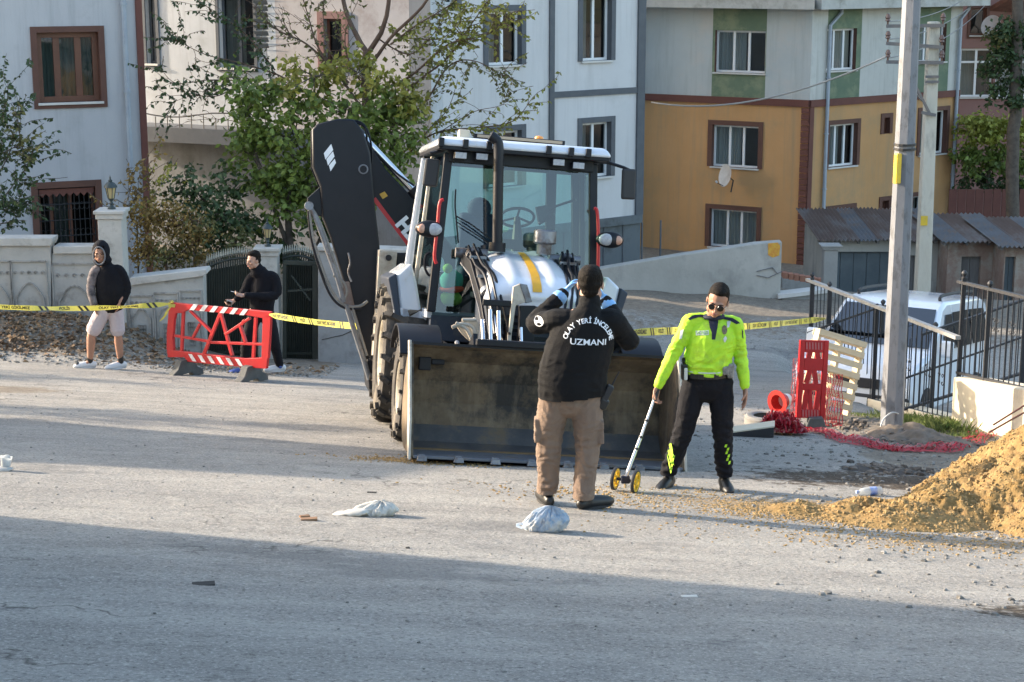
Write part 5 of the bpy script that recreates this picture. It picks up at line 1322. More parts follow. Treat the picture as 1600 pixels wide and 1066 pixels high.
# loader arms
def arm(s,top,mid,bot,nm='loader_arm'):
    for dx in(-.10,.10):
        pts=[]
        for (y,z,h) in((2.45,hz+.40,.06),(2.05,hz+.30,.07),(1.6,hz-.02,.075),(1.2,hz-.45,.07),(1.02,.62,.06)):
            pts.append((y,z,h))
        poly=[(y+h*.3,z+h) for y,z,h in pts]+[(y-h*.3,z-h) for y,z,h in pts[::-1]]
        mb=MB();x=top+dx;mb.prism([(x+(bot-top)*((2.45-y)/1.45),y,z) for y,z in poly],(.025,0,0));mb.build(nm,MATS['mach_black'],mr,bevel=.006)
    mb=MB()
    for dx in(-.10,.125):
        for (y0,z0_,h0),(y1,z1_,h1) in zip(pts,pts[1:]):
            xx=lambda y:top+dx+(bot-top)*((2.45-y)/1.45);mb.beam((xx(y0),y0-h0*.3,z0_-h0),(xx(y1),y1-h1*.3,z1_-h1),.010,.016)
    mb.build('arm_flange',MATS['worn_steel'],mr,kind='stuff')
    b0=V3((top,2.3,hz+.44));b1=V3(((top+bot)/2,1.6,hz+.05));b2=V3((bot,1.12,.95))
    mb=MB();mb.tube([b0,b1],.062,14);mb.build('cylinder_barrel',MATS['mach_black'],mr,smooth=True)
    mb=MB();mb.cyl(b1+(b0-b1)*.02,b1+(b0-b1)*.10,.075,n=14);mb.build('cylinder_gland',MATS['worn_steel'],mr,smooth=True);mb=MB();mb.cyl(b0,b0+(b1-b0)*.08,.078,n=14);mb.build('cylinder_eye',MATS['worn_steel'],mr,smooth=True)
    mb=MB();mb.tube([b1,b2],.03,12);mb.build('cylinder_rod',MATS['chrome'],mr,smooth=True)
    for k,(dx,dz) in enumerate(((-.05,.07),(.05,.06),(.0,.09))):
        mb=MB();mb.tube(crom([(b0.x+dx,b0.y,b0.z+dz),((b0.x+b1.x)/2+dx*1.2,1.95,(b0.z+b1.z)/2+dz+.02),(b1.x+dx,1.5,b1.z+.08+dz),(b2.x+dx*1.4,1.15,b2.z+.12)],6),.014,6);mb.build('hydraulic_hose',MATS['mach_black'],mr,smooth=True)
    for f in(.3,.75):
        p=b0.lerp(b1,f);mb=MB();mb.box(p+V3((0,0,.08)),(.16,.035,.03));mb.build('hose_clamp',MATS['worn_steel'],mr)
    mb=MB();mb.cyl((top-.16,2.42,hz+.44),(top+.16,2.42,hz+.44),.05,n=12);mb.build('pivot_pin',MATS['worn_steel'],mr,smooth=True)
xl0=mp(738,380,2.4).x;xl1=mp(785,540,1.1).x
arm(-1,xl0,0,xl1);arm(1,2*cxm-xl0,0,2*cxm-xl1+.0)
mb=MB();mb.box(mp(779,474,1.2),(.30,.05,.06));mb.build('link_crossbar',MATS['mach_black'],mr,bevel=.01)
for u0,v0,u1,v1 in((754,500,756,545),(766,484,767,546),(779,486,780,546)):
    mb=MB();mb.tube([mp(u0,v0,1.12),mp(u1,v1,1.0)],.02,10);mb.build('link_rod',MATS['chrome'],mr,smooth=True)
# centre tilt link
mb=MB();mb.prism([mp(u,v,1.15) for u,v in((802,448),(812,444),(826,470),(806,478),(800,520),(797,556),(790,556),(797,500))],(0,.05,0));mb.build('tilt_lever',MATS['mach_cream'],mr,bevel=.006)
mb=MB();mb.prism([mp(u,v,1.14) for u,v in((812,443),(824,445),(832,472),(822,474))],(0,.08,0));mb.build('tilt_head',MATS['worn_steel'],mr,bevel=.006)
mb=MB();mb.prism([mp(u,v,1.18) for u,v in((812,478),(838,478),(836,510),(833,556),(806,556),(812,510))],(0,.10,0));mb.build('tilt_beam',MATS['mach_black'],mr,bevel=.01)
mb=MB();mb.tube([mp(814,512,1.13),mp(815,550,1.05)],.016,8);mb.build('tilt_rod',MATS['chrome'],mr,smooth=True)
# bent bracket plates left of the arm
mb=MB();mb.prism([mp(u,v,1.35) for u,v in((712,508),(742,496),(750,506),(745,546),(720,520))],(0,.04,0));mb.build('bracket_plate',MATS['mach_cream'],mr,bevel=.006)
for l_ in([(706,512),(722,506),(738,512),(745,535)],[(712,505),(730,516),(742,545)],[(722,500),(744,500)]):
    mb=MB();mb.tube(crom([tuple(mp(u,v,1.28)) for u,v in l_],4),.018,7);mb.build('hydraulic_pipe',MATS['mach_cream'],mr,smooth=True)
mb=MB();mb.tube([mp(714,535,.95),mp(717,555,.75)],.022,8);mb.build('bucket_pin',MATS['worn_steel'],mr,smooth=True)
# ---- rear: stabiliser frame and backhoe swung to the side
yr=4.75
mb=MB();mb.prism([mp(u,v,yr) for u,v in((592,390),(621,393),(612,500),(606,560),(582,560),(588,480))],(0,.22,0));st_=mb.build('stabiliser_post',MATS['mach_cream'],mr,bevel=.012)
mb=MB();c=mp(607,403,yr-.01);mb.cyl(c,c-V3((0,.03,0)),.035,n=14);mb.build('bolt',MATS['mach_black'],st_,smooth=True)
mb=MB();mb.beam((-.95,yr+.2,.85),(.95,yr+.2,.85),.25,.35);mb.beam((-.95,yr+.2,1.35),(.95,yr+.2,1.35),.12,.12);mb.build('rear_frame',MATS['mach_navy'],mr,bevel=.02)
mb=MB();mb.prism([mp(u,v,yr+.05) for u,v in((618,395),(650,395),(648,440),(620,440))],(0,.15,0));mb.build('valve_block',MATS['mach_black'],mr,bevel=.02)
mb=MB();c=mp(648,402,yr-.05);mb.ell(c,(.07,.08,.08));mb.build('hydraulic_tank_cap',MATS['mach_cream'],mr,smooth=True)
yb=5.05
def bpoly(l,dy,th):return [mp(u,v,yb)+V3((0,dy,0)) for u,v in l],(0,th,0)
# boom: from the machine's rear up to the elbow
mb=MB();mb.prism(*bpoly([(548,196),(572,212),(604,264),(655,318),(720,400),(712,470),(662,412),(640,384),(583,309),(555,285),(535,240)],.09,.20));boom=mb.build('boom',MATS['mach_black'],mr,bevel=.02,smooth=True)
# dipper with its deep head plates
mb=MB();mb.prism(*bpoly([(487,203),(496,194),(528,186),(552,187),(567,205),(578,240),(584,310),(593,388),(589,430),(586,520),(584,612),(577,612),(560,520),(534,432),(516,372),(503,340),(500,292),(488,262)],-.06,.13));dip=mb.build('dipper_arm',MATS['mach_black'],mr,bevel=.02,smooth=True)
mb=MB();mb.prism(*bpoly([(487,203),(496,194),(528,186),(552,187),(567,205),(578,240),(584,310),(500,330),(500,292),(488,262)],.31,.02));mb.build('head_plate',MATS['mach_black'],mr,bevel=.006)
mb=MB();mb.prism(*bpoly([(500,292),(505,340),(494,336),(480,324),(480,310)],-.03,.1));mb.build('link_bracket',MATS['mach_black'],mr,bevel=.01)
def deco(l,dy,m,nm,par,th=.004):
    mb=MB();mb.prism(*bpoly(l,dy,-th));return mb.build(nm,MATS[m],par)
M('decal_white',(.72,.74,.76),rough=.4)
for k in range(3):
    deco([(505+k*4.2,243+k*11.5),(515+k*4.2-1,226+k*10),(520+k*2.6,233+k*10.2),(508.5+k*4.0,254+k*10.2)] if False else [(505.5+k*4,240+k*9.5),(517+k*2.7,225.5+k*11.5),(520+k*2.2,235+k*10),(508+k*4,250+k*9.2)],-.061,'decal_white','decal_stripe',dip)
c=mp(567,265,yb)+V3((0,-.064,0));mb=MB();mb.tube([c+V3((.048*math.cos(q),0,.048*math.sin(q))) for q in [i*math.pi/10 for i in range(20)]],.009,6,closed=True);mb.build('pivot_ring',MATS['worn_steel'],dip,smooth=True)
mb=MB();mb.cyl(c+V3((0,.01,0)),c-V3((0,.01,0)),.03,n=14);mb.build('pivot_pin',MATS['mach_black'],dip,smooth=True)
deco([(583,312),(588,308),(655,398),(652,404)],.089,'mach_red','red_stripe',boom)
deco([(594,303),(602,299),(607,306),(599,311)],.088,'mach_yellow','warning_sticker',boom)
# lettering along the boom
a=mp(622,340,yb);b=mp(706,440,yb);dx=(b-a).normalized();up=V3((0,-1,0)).cross(dx).normalized()
if up.z<0:up=-up
nrm_=dx.cross(up).normalized()
mx=Matrix(((dx.x,up.x,nrm_.x,0),(dx.y,up.y,nrm_.y,0),(dx.z,up.z,nrm_.z,0),(0,0,0,1)))
ct=a+dx*.62+V3((0,.085,0));mb=MB();add_text(mb,'HİDROMEK',.22,Matrix.Translation(ct)@mx,bold=.012,extrude=.002);mb.build('lettering',MATS['decal_white'],boom,kind='stuff',fix=False)
# boom cylinder
p0=mp(561,205,yb)+V3((0,.14,0));p1=mp(648,297,yb)+V3((0,.14,0));p2=mp(690,345,yb)+V3((0,.14,0))
mb=MB();mb.tube([p0,p1],.042,14);mb.build('cylinder_rod',MATS['chrome'],mr,smooth=True)
mb=MB();mb.tube([p1-(p1-p0)*.03,p2],.075,14);mb.build('cylinder_barrel',MATS['mach_black'],mr,smooth=True)
mb=MB();mb.cyl(p0,p0+(p1-p0)*.07,.06,n=12);mb.build('rod_eye',MATS['mach_black'],mr,smooth=True)
for l_ in([(545,187),(566,192),(577,210),(582,240),(580,262)],[(552,190),(570,198),(574,220)],[(586,236),(620,270),(648,290)]):
    mb=MB();mb.tube(crom([tuple(mp(u,v,yb)+V3((0,.05,0))) for u,v in l_],5),.013,6);mb.build('hydraulic_hose',MATS['mach_black'],mr,smooth=True)
M('hose_grey',(.20,.195,.18),rough=.55,dirt=(.3,.28,.24),dsc=6)
for l_,r_,m_ in(([(482,322),(494,345),(512,395),(528,440),(536,472)],.028,'worn_steel'),([(486,325),(500,350),(520,405),(534,450)],.016,'hose_grey'),([(482,325),(488,370),(503,420),(520,458),(538,476),(560,478),(573,470)],.017,'hose_grey'),([(481,330),(486,375),(500,424),(516,462),(536,480),(562,482)],.015,'mach_black'),([(540,476),(552,515),(566,558),(576,592)],.03,'worn_steel'),([(549,478),(560,515),(572,555)],.016,'hose_grey'),([(543,395),(546,410),(543,425),(548,440)],.011,'worn_steel'),([(520,430),(535,440),(541,455),(536,470)],.016,'hose_grey')):
    mb=MB();mb.tube(crom([tuple(mp(u,v,yb)+V3((0,-.12,0))) for u,v in l_],6),r_,8);mb.build('hydraulic_line',MATS[m_],mr,smooth=True)
c=mp(482,322,yb)+V3((0,-.12,0));mb=MB();mb.cyl(c-V3((0,.05,0)),c+V3((0,.06,0)),.05,n=12);mb.build('link_pin',MATS['worn_steel'],mr,smooth=True)
mb=MB();mb.prism([mp(u,v,yb)+V3((0,-.13,0)) for u,v in((533,440),(545,440),(553,478),(548,486),(536,478))],(0,.05,0));mb.build('link_plate',MATS['rust_sheet'],mr,bevel=.01)
mb=MB();mb.prism([mp(u,v,yb)+V3((0,-.1,0)) for u,v in((572,560),(584,560),(600,560),(600,625),(584,622),(575,605))],(0,.6,0));mb.build('digging_bucket',MATS['mach_black'],mr,bevel=.02)
# ---------------- people ----------------
M('skin',(.42,.24,.17),(.47,.28,.20),sc_=12,rough=.55)
M('skin_tan',(.33,.17,.11),(.38,.2,.13),sc_=12,rough=.55)
M('hair_dark',(.006,.0045,.0035),(.016,.012,.009),sc_=40,rough=.75,spec=.15,bump=.8,bsc=120,stretch=(1,1,.3))
M('jacket_black',(.0045,.0045,.005),(.007,.007,.008),sc_=5,rough=.85,bump=.4,bsc=120,spec=.25)
M('hoodie_black',(.006,.006,.009),(.01,.01,.013),sc_=5,rough=.9,bump=.4,bsc=120,spec=.2)
M('khaki',(.165,.112,.082),(.20,.14,.10),sc_=6,rough=.85,bump=.4,bsc=90)
M('trouser_black',(.005,.005,.008),(.008,.008,.011),sc_=5,rough=.85,bump=.3,bsc=100,spec=.25)
M('hiviz',(.38,.68,.02),(.48,.80,.03),sc_=7,rough=.7,dirt=(.34,.55,.04),dsc=9,bump=.3,bsc=90)
M('navy',(.012,.016,.035),rough=.8)
M('silver_tape',(.55,.58,.55),rough=.35)
M('shoe_black',(.012,.012,.012),rough=.45)
M('sole_dark',(.03,.03,.03),rough=.8)
M('shorts_pink',(.52,.45,.45),(.46,.39,.40),sc_=7,rough=.9,bump=.3)
M('shoe_white',(.62,.62,.62),rough=.5)
M('shoe_blue',(.05,.09,.30),rough=.6)
M('hood_grey',(.15,.15,.16),rough=.9)
M('plaid',(.05,.045,.05),(.2,.17,.17),sc_=14,rough=.9)
M('glove_blue',(.20,.42,.72),rough=.4)
M('lens_black',(.006,.006,.008),rough=.08)
M('lips',(.33,.13,.11),rough=.5);M('eye_dark',(.02,.015,.012),rough=.2)
def remesh(mb,vox,smooth=3,fold=0,fscale=6,seed=0,folds=None,cut=None):
    me=bpy.data.meshes.new('t');me.from_pydata([tuple(p) for p in mb.v],[],mb.f)
    bm=bmesh.new();bm.from_mesh(me);bmesh.ops.recalc_face_normals(bm,faces=bm.faces);bm.to_mesh(me);bm.free()
    o=bpy.data.objects.new('t',me);COL.objects.link(o);m=o.modifiers.new('r','REMESH');m.mode='VOXEL';m.voxel_size=vox
    q=o.modifiers.new('s','SMOOTH');q.iterations=smooth;q.factor=.5
    dg=bpy.context.evaluated_depsgraph_get();out=bpy.data.meshes.new_from_object(o.evaluated_get(dg));bpy.data.objects.remove(o);bpy.data.meshes.remove(me)
    if fold:
        co=np.empty(len(out.vertices)*3);out.vertices.foreach_get('co',co);co=co.reshape(-1,3)
        nr=np.array([v.normal[:] for v in out.vertices])
        d=np.zeros(len(co))
        for i,c in enumerate(co):
            x,y,z=c
            a=noise.noise((x*fscale*1.2+seed,y*fscale*1.2,z*fscale*1.1))
            b=noise.noise((x*fscale*2.2+seed*2,y*fscale*2.2,z*fscale*3.5+a*2))
            rg=1-abs(b)*2.4
            amp=fold
            if folds:
                for (px,py,pz,r,k) in folds:
                    dd=(x-px)**2+(y-py)**2+(z-pz)**2
                    e=math.exp(-dd/(r*r));amp+=fold*k*e
                    rg+=.55*k*e*math.sin((z-pz)*95+noise.noise((x*9,y*9,z*5))*3.2)
            d[i]=amp*(a*.6+rg*.5)
        co=co+nr*d[:,None];out.vertices.foreach_set('co',co.ravel())
    if cut:
        bm=bmesh.new();bm.from_mesh(out)
        bmesh.ops.delete(bm,geom=[f for f in bm.faces if cut(f.calc_center_median())],context='FACES');bm.to_mesh(out);bm.free()
    return out
def finish(me,name,mat,parent,label=None):
    me.name=name;me.materials.clear();me.materials.append(mat);me.polygons.foreach_set('use_smooth',[True]*len(me.polygons))
    o=bpy.data.objects.new(name,me);COL.objects.link(o)
    if parent is not None:o.parent=parent
    return tag(o,label)
def lim(mb,pts,r,n=12,side=None,k=4):
    """tapered limb with rounded ends through points; r: radii or (rx,ry)"""
    rr=[q if isinstance(q,(tuple,list)) else (q,q) for q in r]
    c=crom([tuple(p)+tuple(q) for p,q in zip(pts,rr)],k)
    path=[V3(q[:3]) for q in c];rad=[(max(.003,q[3]),max(.003,q[4])) for q in c]
    d0=(path[0]-path[1]).normalized();d1=(path[-1]-path[-2]).normalized()
    ea=min(rad[0]);eb=min(rad[-1])
    path=[path[0]+d0*ea*.9,path[0]+d0*ea*.55]+path+[path[-1]+d1*eb*.55,path[-1]+d1*eb*.9]
    sc2=lambda q,f:(q[0]*f,q[1]*f)
    rad=[sc2(rad[0],.3),sc2(rad[0],.8)]+rad+[sc2(rad[-1],.8),sc2(rad[-1],.3)]
    mb.tube(path,rad,n,side=side)
def hand(mb,w,d,pn,side,curl=.5,s=1.0,spread=.1,thumb_in=.3):
    """w wrist, d direction of the hand, pn palm normal (towards the palm side), side=+1 thumb on d x pn"""
    w=V3(w);d=V3(d).normalized();pn=V3(pn);pn=(pn-d*pn.dot(d)).normalized();t=d.cross(pn).normalized()*side
    lim(mb,[w,w+d*.045*s,w+d*.095*s],[(.027*s,.018*s),(.040*s,.017*s),(.042*s,.014*s)],side=t,n=12)
    ln=[.072,.082,.076,.058]
    for i,L_ in enumerate(ln):
        off=(1.5-i)*.0205*s
        b=w+d*.092*s+t*off;dirf=(d+t*(1.5-i)*spread).normalized()
        a1=curl*.7;a2=curl*1.6;a3=curl*2.3
        r_=lambda a:(dirf*math.cos(a)+pn*math.sin(a))
        p1=b+r_(a1)*L_*.45*s;p2=p1+r_(a2)*L_*.32*s;p3=p2+r_(a3)*L_*.23*s
        lim(mb,[b-d*.015*s,b,p1,p2,p3],[.0085*s,.0088*s,.008*s,.0075*s,.0065*s],n=8,k=2)
    b=w+d*.028*s+t*.030*s;td=(d*.75+t*.62+pn*thumb_in).normalized();p1=b+td*.038*s;td2=(d*.95+t*.15+pn*(thumb_in+.35)).normalized();p2=p1+td2*.03*s;p3=p2+td2*.022*s
    lim(mb,[w+d*.02*s+t*.012*s,b,p1,p2,p3],[.014*s,.0135*s,.0105*s,.0095*s,.0078*s],n=8,k=2)
def head(mb,C,f,u,s=1.0):
    C=V3(C);f=V3(f).normalized();u=V3(u);u=(u-f*u.dot(f)).normalized();r=f.cross(u).normalized()
    Rm=Matrix((r,f,u)).transposed()
    e=lambda p,rad,n=18,m=12:mb.ell(C+Rm@V3(p)*s,[q*s for q in rad],Rm,n,m)
    e((0,-.012,.030),(.076,.094,.086));e((0,.028,-.012),(.064,.066,.085));e((0,.042,-.062),(.046,.048,.046));e((0,.070,-.092),(.020,.016,.016))
    e((0,.083,.020),(.05,.014,.012));
    for q in(-1,1):e((q*.040,.070,-.018),(.020,.018,.018));e((q*.077,-.004,-.008),(.009,.020,.031));e((q*.052,.02,-.062),(.018,.03,.03))
    lim(mb,[C+Rm@V3((0,.090,.018))*s,C+Rm@V3((0,.104,-.010))*s,C+Rm@V3((0,.112,-.030))*s],[.007*s,.009*s,.0125*s],n=10,k=3)
    e((0,.092,-.055),(.024,.012,.010))
    return Rm
def face_parts(o,C,Rm,s=1.0,glasses=False):
    C=V3(C)
    mb=MB();mb.ell(C+Rm@V3((0,.101,-.056))*s,(.020*s,.006*s,.0045*s),Rm,12,6);mb.ell(C+Rm@V3((0,.100,-.063))*s,(.017*s,.006*s,.0045*s),Rm,12,6);mb.build('lips',MATS['lips'],o,smooth='all',kind='stuff')
    for q in(-1,1):
        mb=MB();mb.ell(C+Rm@V3((q*.031,.083,.002))*s,(.014*s,.008*s,.007*s),Rm,10,6);mb.build('eye',MATS['eye_dark'],o,smooth='all')
        mb=MB();mb.tube([C+Rm@V3((q*x,y,z))*s for x,y,z in((.014,.096,.021),(.032,.095,.026),(.050,.084,.020))],[.003*s,.0042*s,.002*s],6);mb.build('eyebrow',MATS['hair_dark'],o)
    if glasses:
        mb=MB()
        for q in(-1,1):
            c=C+Rm@V3((q*.034,.106,-.001))*s
            mb.lathe([(0,.004),(.024*s,.001),(.0255*s,-.003),(0,-.003)],c,Rm@V3((q*.15,1,-.05)),16)
            mb.tube([C+Rm@V3((q*.058,.098,.008))*s,C+Rm@V3((q*.076,.05,.008))*s,C+Rm@V3((q*.080,-.005,.004))*s],.0022*s,5)
        mb.tube([C+Rm@V3((-.012,.109,.004))*s,C+Rm@V3((.012,.109,.004))*s],.002*s,5)
        mb.build('sunglasses',MATS['lens_black'],o,smooth=True)
def hair(o,C,Rm,s=1.0,high=0.0,mat='hair_dark',full=False):
    C=V3(C);mb=MB()
    e=lambda p,rad:mb.ell(C+Rm@V3(p)*s,[q*s for q in rad],Rm,18,12)
    e((0,-.026,.044+high),(.0785,.090,.080+high));e((0,.022,.096+high),(.058,.060,.026+high*.5))
    e((0,-.055,.0),(.070,.050,.055));e((0,-.052,-.040),(.056,.040,.045))
    for q in(-1,1):e((q*.068,-.012,.022),(.013,.030,.040))
    me=remesh(mb,.006*s,2,.004,22,3)
    return finish(me,'hair',MATS[mat],o)
def shoe(o,ank,d,mat,sole,s=1.0,h=.10,label=None,high=False):
    """ank: ankle point on the foot's ground line (x,y,z of the sole), d: toe direction"""
    a=V3(ank);d=V3(d).normalized();mb=MB()
    side=d.cross(V3((0,0,1))).normalized()
    lim(mb,[a-d*.055+V3((0,0,.045)),a+V3((0,0,.045)),a+d*.09+V3((0,0,.040)),a+d*.165+V3((0,0,.034)),a+d*.2+V3((0,0,.03))],[(.040,.046),(.044,.055),(.050,.052),(.050,.042),(.040,.032)],side=side)
    lim(mb,[a+V3((0,0,.05)),a-d*.005+V3((0,0,h+(.05 if high else 0)))],[.045,.043],n=12)
    me=remesh(mb,.007,2);q=finish(me,'shoe',MATS[mat],o,label)
    mb=MB();pts=[]
    for k in range(20):
        t=2*math.pi*k/20;x=math.cos(t);y=math.sin(t);pts.append(a+d*(.07+.145*x)+side*(.045+.007*x)*y+V3((0,0,-.004)))
    mb.prism(pts,(0,0,.024));mb.build('sole',MATS[sole],q,bevel=.003)
    return q
def person(name,loc,label,build,rot=0,vox=.006,skin='skin',group=None):
    mb=MB();build['body'](mb);me=remesh(mb,vox,2)
    o=finish(me,name,MATS[skin],None);o.location=loc;o.rotation_euler=(0,0,rot);tag(o,label,'person',group);return o
def cloth(o,fn,name,mat,vox=.009,fold=.006,folds=None,seed=0,fs=5,cut=None,smooth=3):
    mb=MB();fn(mb);return finish(remesh(mb,vox,smooth,fold,fs,seed,folds,cut),name,MATS[mat],o)
def conform(o_target,mesh_v,direction,off=.003,start=.6):
    """lay points onto the surface of a mesh object along a direction (object space)"""
    me=o_target.data;bvh=BVHTree.FromPolygons([v.co for v in me.vertices],[p.vertices for p in me.polygons])
    d=V3(direction).normalized();out=[]
    for p in mesh_v:
        h=bvh.ray_cast(p-d*start,d)
        out.append((h[0]-d*off) if h[0] is not None else p)
    return out
X_=V3((1,0,0))
# ===== 1. man in the black jacket, seen from behind =====
g=G(893,793);gs=gz(g.x,g.y)
hip_l,hip_r=V3((-.11,0,.90)),V3((.09,0,.90))
kn_l,kn_r=V3((-.165,.05,.48)),V3((.11,-.005,.48))
an_l,an_r=V3((-.175,.12,.07)),V3((.085,-.03,.075))
C1=V3((.125,.03,1.66));shl,shr=V3((-.11,.02,1.40)),V3((.29,.02,1.395))
el_l,ha_l=V3((-.27,.16,1.345)),V3((-.05,.30,1.55))
el_r,ha_r=V3((.42,.14,1.21)),V3((.24,.31,1.50))
def body1(mb):
    head(mb,C1,(.12,.98,-.15),(0,.1,1),1.13)
    lim(mb,[(.10,.01,1.40),(.11,.01,1.50),(.12,.02,1.60)],[.075,.068,.064])
    lim(mb,[(-.01,0,.88),(.03,0,1.1),(.08,0,1.32),(.09,0,1.43)],[(.17,.12),(.17,.13),(.18,.12),(.13,.08)],side=X_)
    for h,k,a in((hip_l,kn_l,an_l),(hip_r,kn_r,an_r)):lim(mb,[h,(h+k)/2,k,(k+a)/2,a],[.088,.080,.058,.056,.038]);lim(mb,[a,a+V3((0,.01,-.03))],[.033,.03])
    for s_,e,h,sd in((shl,el_l,ha_l,1),(shr,el_r,ha_r,-1)):
        lim(mb,[s_,(s_+e)/2,e,(e+h)/2,h],[.052,.048,.040,.036,.027])
        hand(mb,h,(h-e).normalized()+V3((.2*sd,.3,.2)),V3((sd,.1,0)),sd if False else -sd,curl=.75)
p1=person('person',(g.x,g.y,gs),'man seen from behind in black jacket with white back lettering and khaki trousers',{'body':body1})
def jk(mb):
    lim(mb,[(.0,.0,.70),(-.0,0,.93),(.01,0,1.05),(.05,.0,1.2),(.09,0,1.33),(.10,.0,1.42),(.11,.0,1.475)],[(.235,.165),(.25,.175),(.245,.17),(.24,.165),(.215,.15),(.15,.12),(.09,.09)],side=X_,n=20)
    lim(mb,[(.11,.01,1.43),(.12,.015,1.545)],[(.09,.085),(.078,.076)],side=X_)
    for s_,e,h in((shl,el_l,ha_l),(shr,el_r,ha_r)):
        c=V3((.09,0,1.40))
        lim(mb,[c.lerp(s_,.6),s_,(s_+e)/2,e,(e+h)/2,e.lerp(h,.93)],[.08,.082,.078,.074,.062,.048])
fl=[(-.15,0,1.3,.15,.5),(-.22,.1,1.36,.12,.9),(.3,.05,1.25,.12,.6),(-.2,-.1,1.0,.2,.5),(.2,-.1,.95,.2,.3)]
j1=cloth(p1,jk,'jacket','jacket_black',.009,.006,fl,1,5,cut=lambda c:c.z<.845+.012*math.sin(c.x*9))
def tr1(mb):
    lim(mb,[(-.02,0,.80),(-.01,0,.88),(-.005,0,.96)],[(.19,.13),(.19,.13),(.17,.12)],side=X_,n=18)
    for h,k,a,sg in((hip_l,kn_l,an_l,-1),(hip_r,kn_r,an_r,1)):
        lim(mb,[h+V3((0,0,-.03)),(h+k)/2+V3((sg*.01,0,0)),k,(k+a)/2+V3((0,-.005,0)),a+V3((0,-.005,.02)),a+V3((0,-.0,-.12))],[(.120,.122),(.112,.115),(.090,.093),(.080,.082),(.074,.08),(.074,.08)],side=X_,n=16)
    for h,k,sg in((hip_l,kn_l,-1),(hip_r,kn_r,1)):
        m=h.lerp(k,.72);mb.box(m+V3((sg*.105,-.01,-.01)),(.035,.13,.17))
fl=[(kn_l.x,0,.48,.14,.9),(kn_r.x,0,.48,.14,.9),(an_l.x,0,.14,.09,1.6),(an_r.x,0,.14,.09,1.6),(0,-.1,.85,.12,.5)]
cloth(p1,tr1,'trousers','khaki',.008,.009,fl,4,6,cut=lambda c:c.z<.082)
shoe(p1,an_l+V3((0,-.01,-.085)),(-.25,.95,0),'shoe_black','sole_dark',h=.11)
shoe(p1,an_r+V3((.03,.0,-.075)),(.75,.45,0),'shoe_black','sole_dark',h=.11)
Rm=Matrix((V3((.12,.98,-.15)).normalized().cross(V3((0,.1,1))).normalized(),V3((.12,.98,-.15)).normalized(),V3((0,0,1)))).transposed()
f_=V3((.12,.98,-.15)).normalized();r_=f_.cross(V3((0,.1,1))).normalized();u_=r_.cross(f_);Rm1=Matrix((r_,f_,u_)).transposed()
hair(p1,C1,Rm1,1.13);face_parts(p1,C1,Rm1,1.13)
def gl1(mb):
    for e,h,sd in((el_l,ha_l,1),(el_r,ha_r,-1)):
        lim(mb,[e.lerp(h,.84),h],[.045,.034]);hand(mb,h,(h-e).normalized()+V3((.2*sd,.3,.2)),V3((sd,.1,0)),-sd,curl=.75,s=1.14)
for k_ in(0,1):
    e,h,sd=((el_l,ha_l,1),(el_r,ha_r,-1))[k_]
    def gfn(mb,e=e,h=h,sd=sd):
        lim(mb,[e.lerp(h,.80),e.lerp(h,.9),h],[.060,.052,.036]);hand(mb,h,(h-e).normalized()+V3((.2*sd,.3,.2)),V3((sd,.1,0)),-sd,curl=.8,s=1.04)
    cloth(p1,gfn,'glove','glove_blue',.006,.0)
# back lettering laid onto the jacket
def lay_text(parts,target,direction,mat,name,parent,off=.006):
    mb=MB()
    for me,Mx in parts:
        o0=len(mb.v)
        bm=bmesh.new();bm.from_mesh(me);bmesh.ops.triangulate(bm,faces=bm.faces);bmesh.ops.subdivide_edges(bm,edges=[e for e in bm.edges if e.calc_length()>.02],cuts=1);bmesh.ops.triangulate(bm,faces=bm.faces)
        for v in bm.verts:mb.v.append(Mx@v.co)
        for f in bm.faces:mb.f.append(tuple(o0+v.index for v in f.verts));mb.mi.append(0)
        bm.free();bpy.data.meshes.remove(me)
    mb.v=conform(target,mb.v,direction,off);return mb.build(name,MATS[mat],parent,kind='stuff',fix=False)
M('letter_white',(.75,.76,.78),rough=.5)
def arc_text(txt,c,rad,a0,a1,size):
    """letters on an arc in the xz plane, readable from -y"""
    parts=[];n=len(txt);ws=[]
    for ch in txt:
        if ch==' ':ws.append(size*.42);continue
        me=text_mesh(ch,size,0,.001);x=[v.co.x for v in me.vertices];ws.append(max(x)-min(x)+size*.14);bpy.data.meshes.remove(me)
    tot=sum(ws);acc=0
    for ch,w_ in zip(txt,ws):
        t=(acc+w_/2)/tot;acc+=w_
        if ch==' ':continue
        a=a0+(a1-a0)*t;me=text_mesh(ch,size,0,.001)
        cxx=(max(v.co.x for v in me.vertices)+min(v.co.x for v in me.vertices))/2
        q=V3((c[0]+rad*math.sin(a),c[1],c[2]+rad*math.cos(a)*.92))
        Mx=Matrix.Translation(q)@Matrix.Rotation(a,4,'Y')@Matrix.Rotation(R(90),4,'X')@Matrix.Translation((-cxx,0,0))
        parts.append((me,Mx))
    return parts
pc=(.105,-.3,1.27)
lay_text(arc_text('OLAY YERİ İNCELEME',pc,.165,R(-80),R(88),.046),j1,(0,1,0),'letter_white','back_lettering',j1)
me=text_mesh('UZMANI',.06,0,.001)
lay_text([(me,Matrix.Translation((.105,-.3,1.272))@Matrix.Rotation(R(3),4,'Y')@Matrix.Rotation(R(90),4,'X')@Matrix.Diagonal((1.15,1,1,1)))],j1,(0,1,0),'letter_white','back_lettering',j1)
mb=MB();c=V3((-.275,.02,1.40))
pts=[]
for k in range(18):
    t=2*math.pi*k/18;pts.append(V3((-.245+.033*math.cos(t),-.3,1.385+.036*math.sin(t))))
pts.append(V3((-.245,-.3,1.385)));pp=conform(j1,pts,(0.0,1,0),.004)
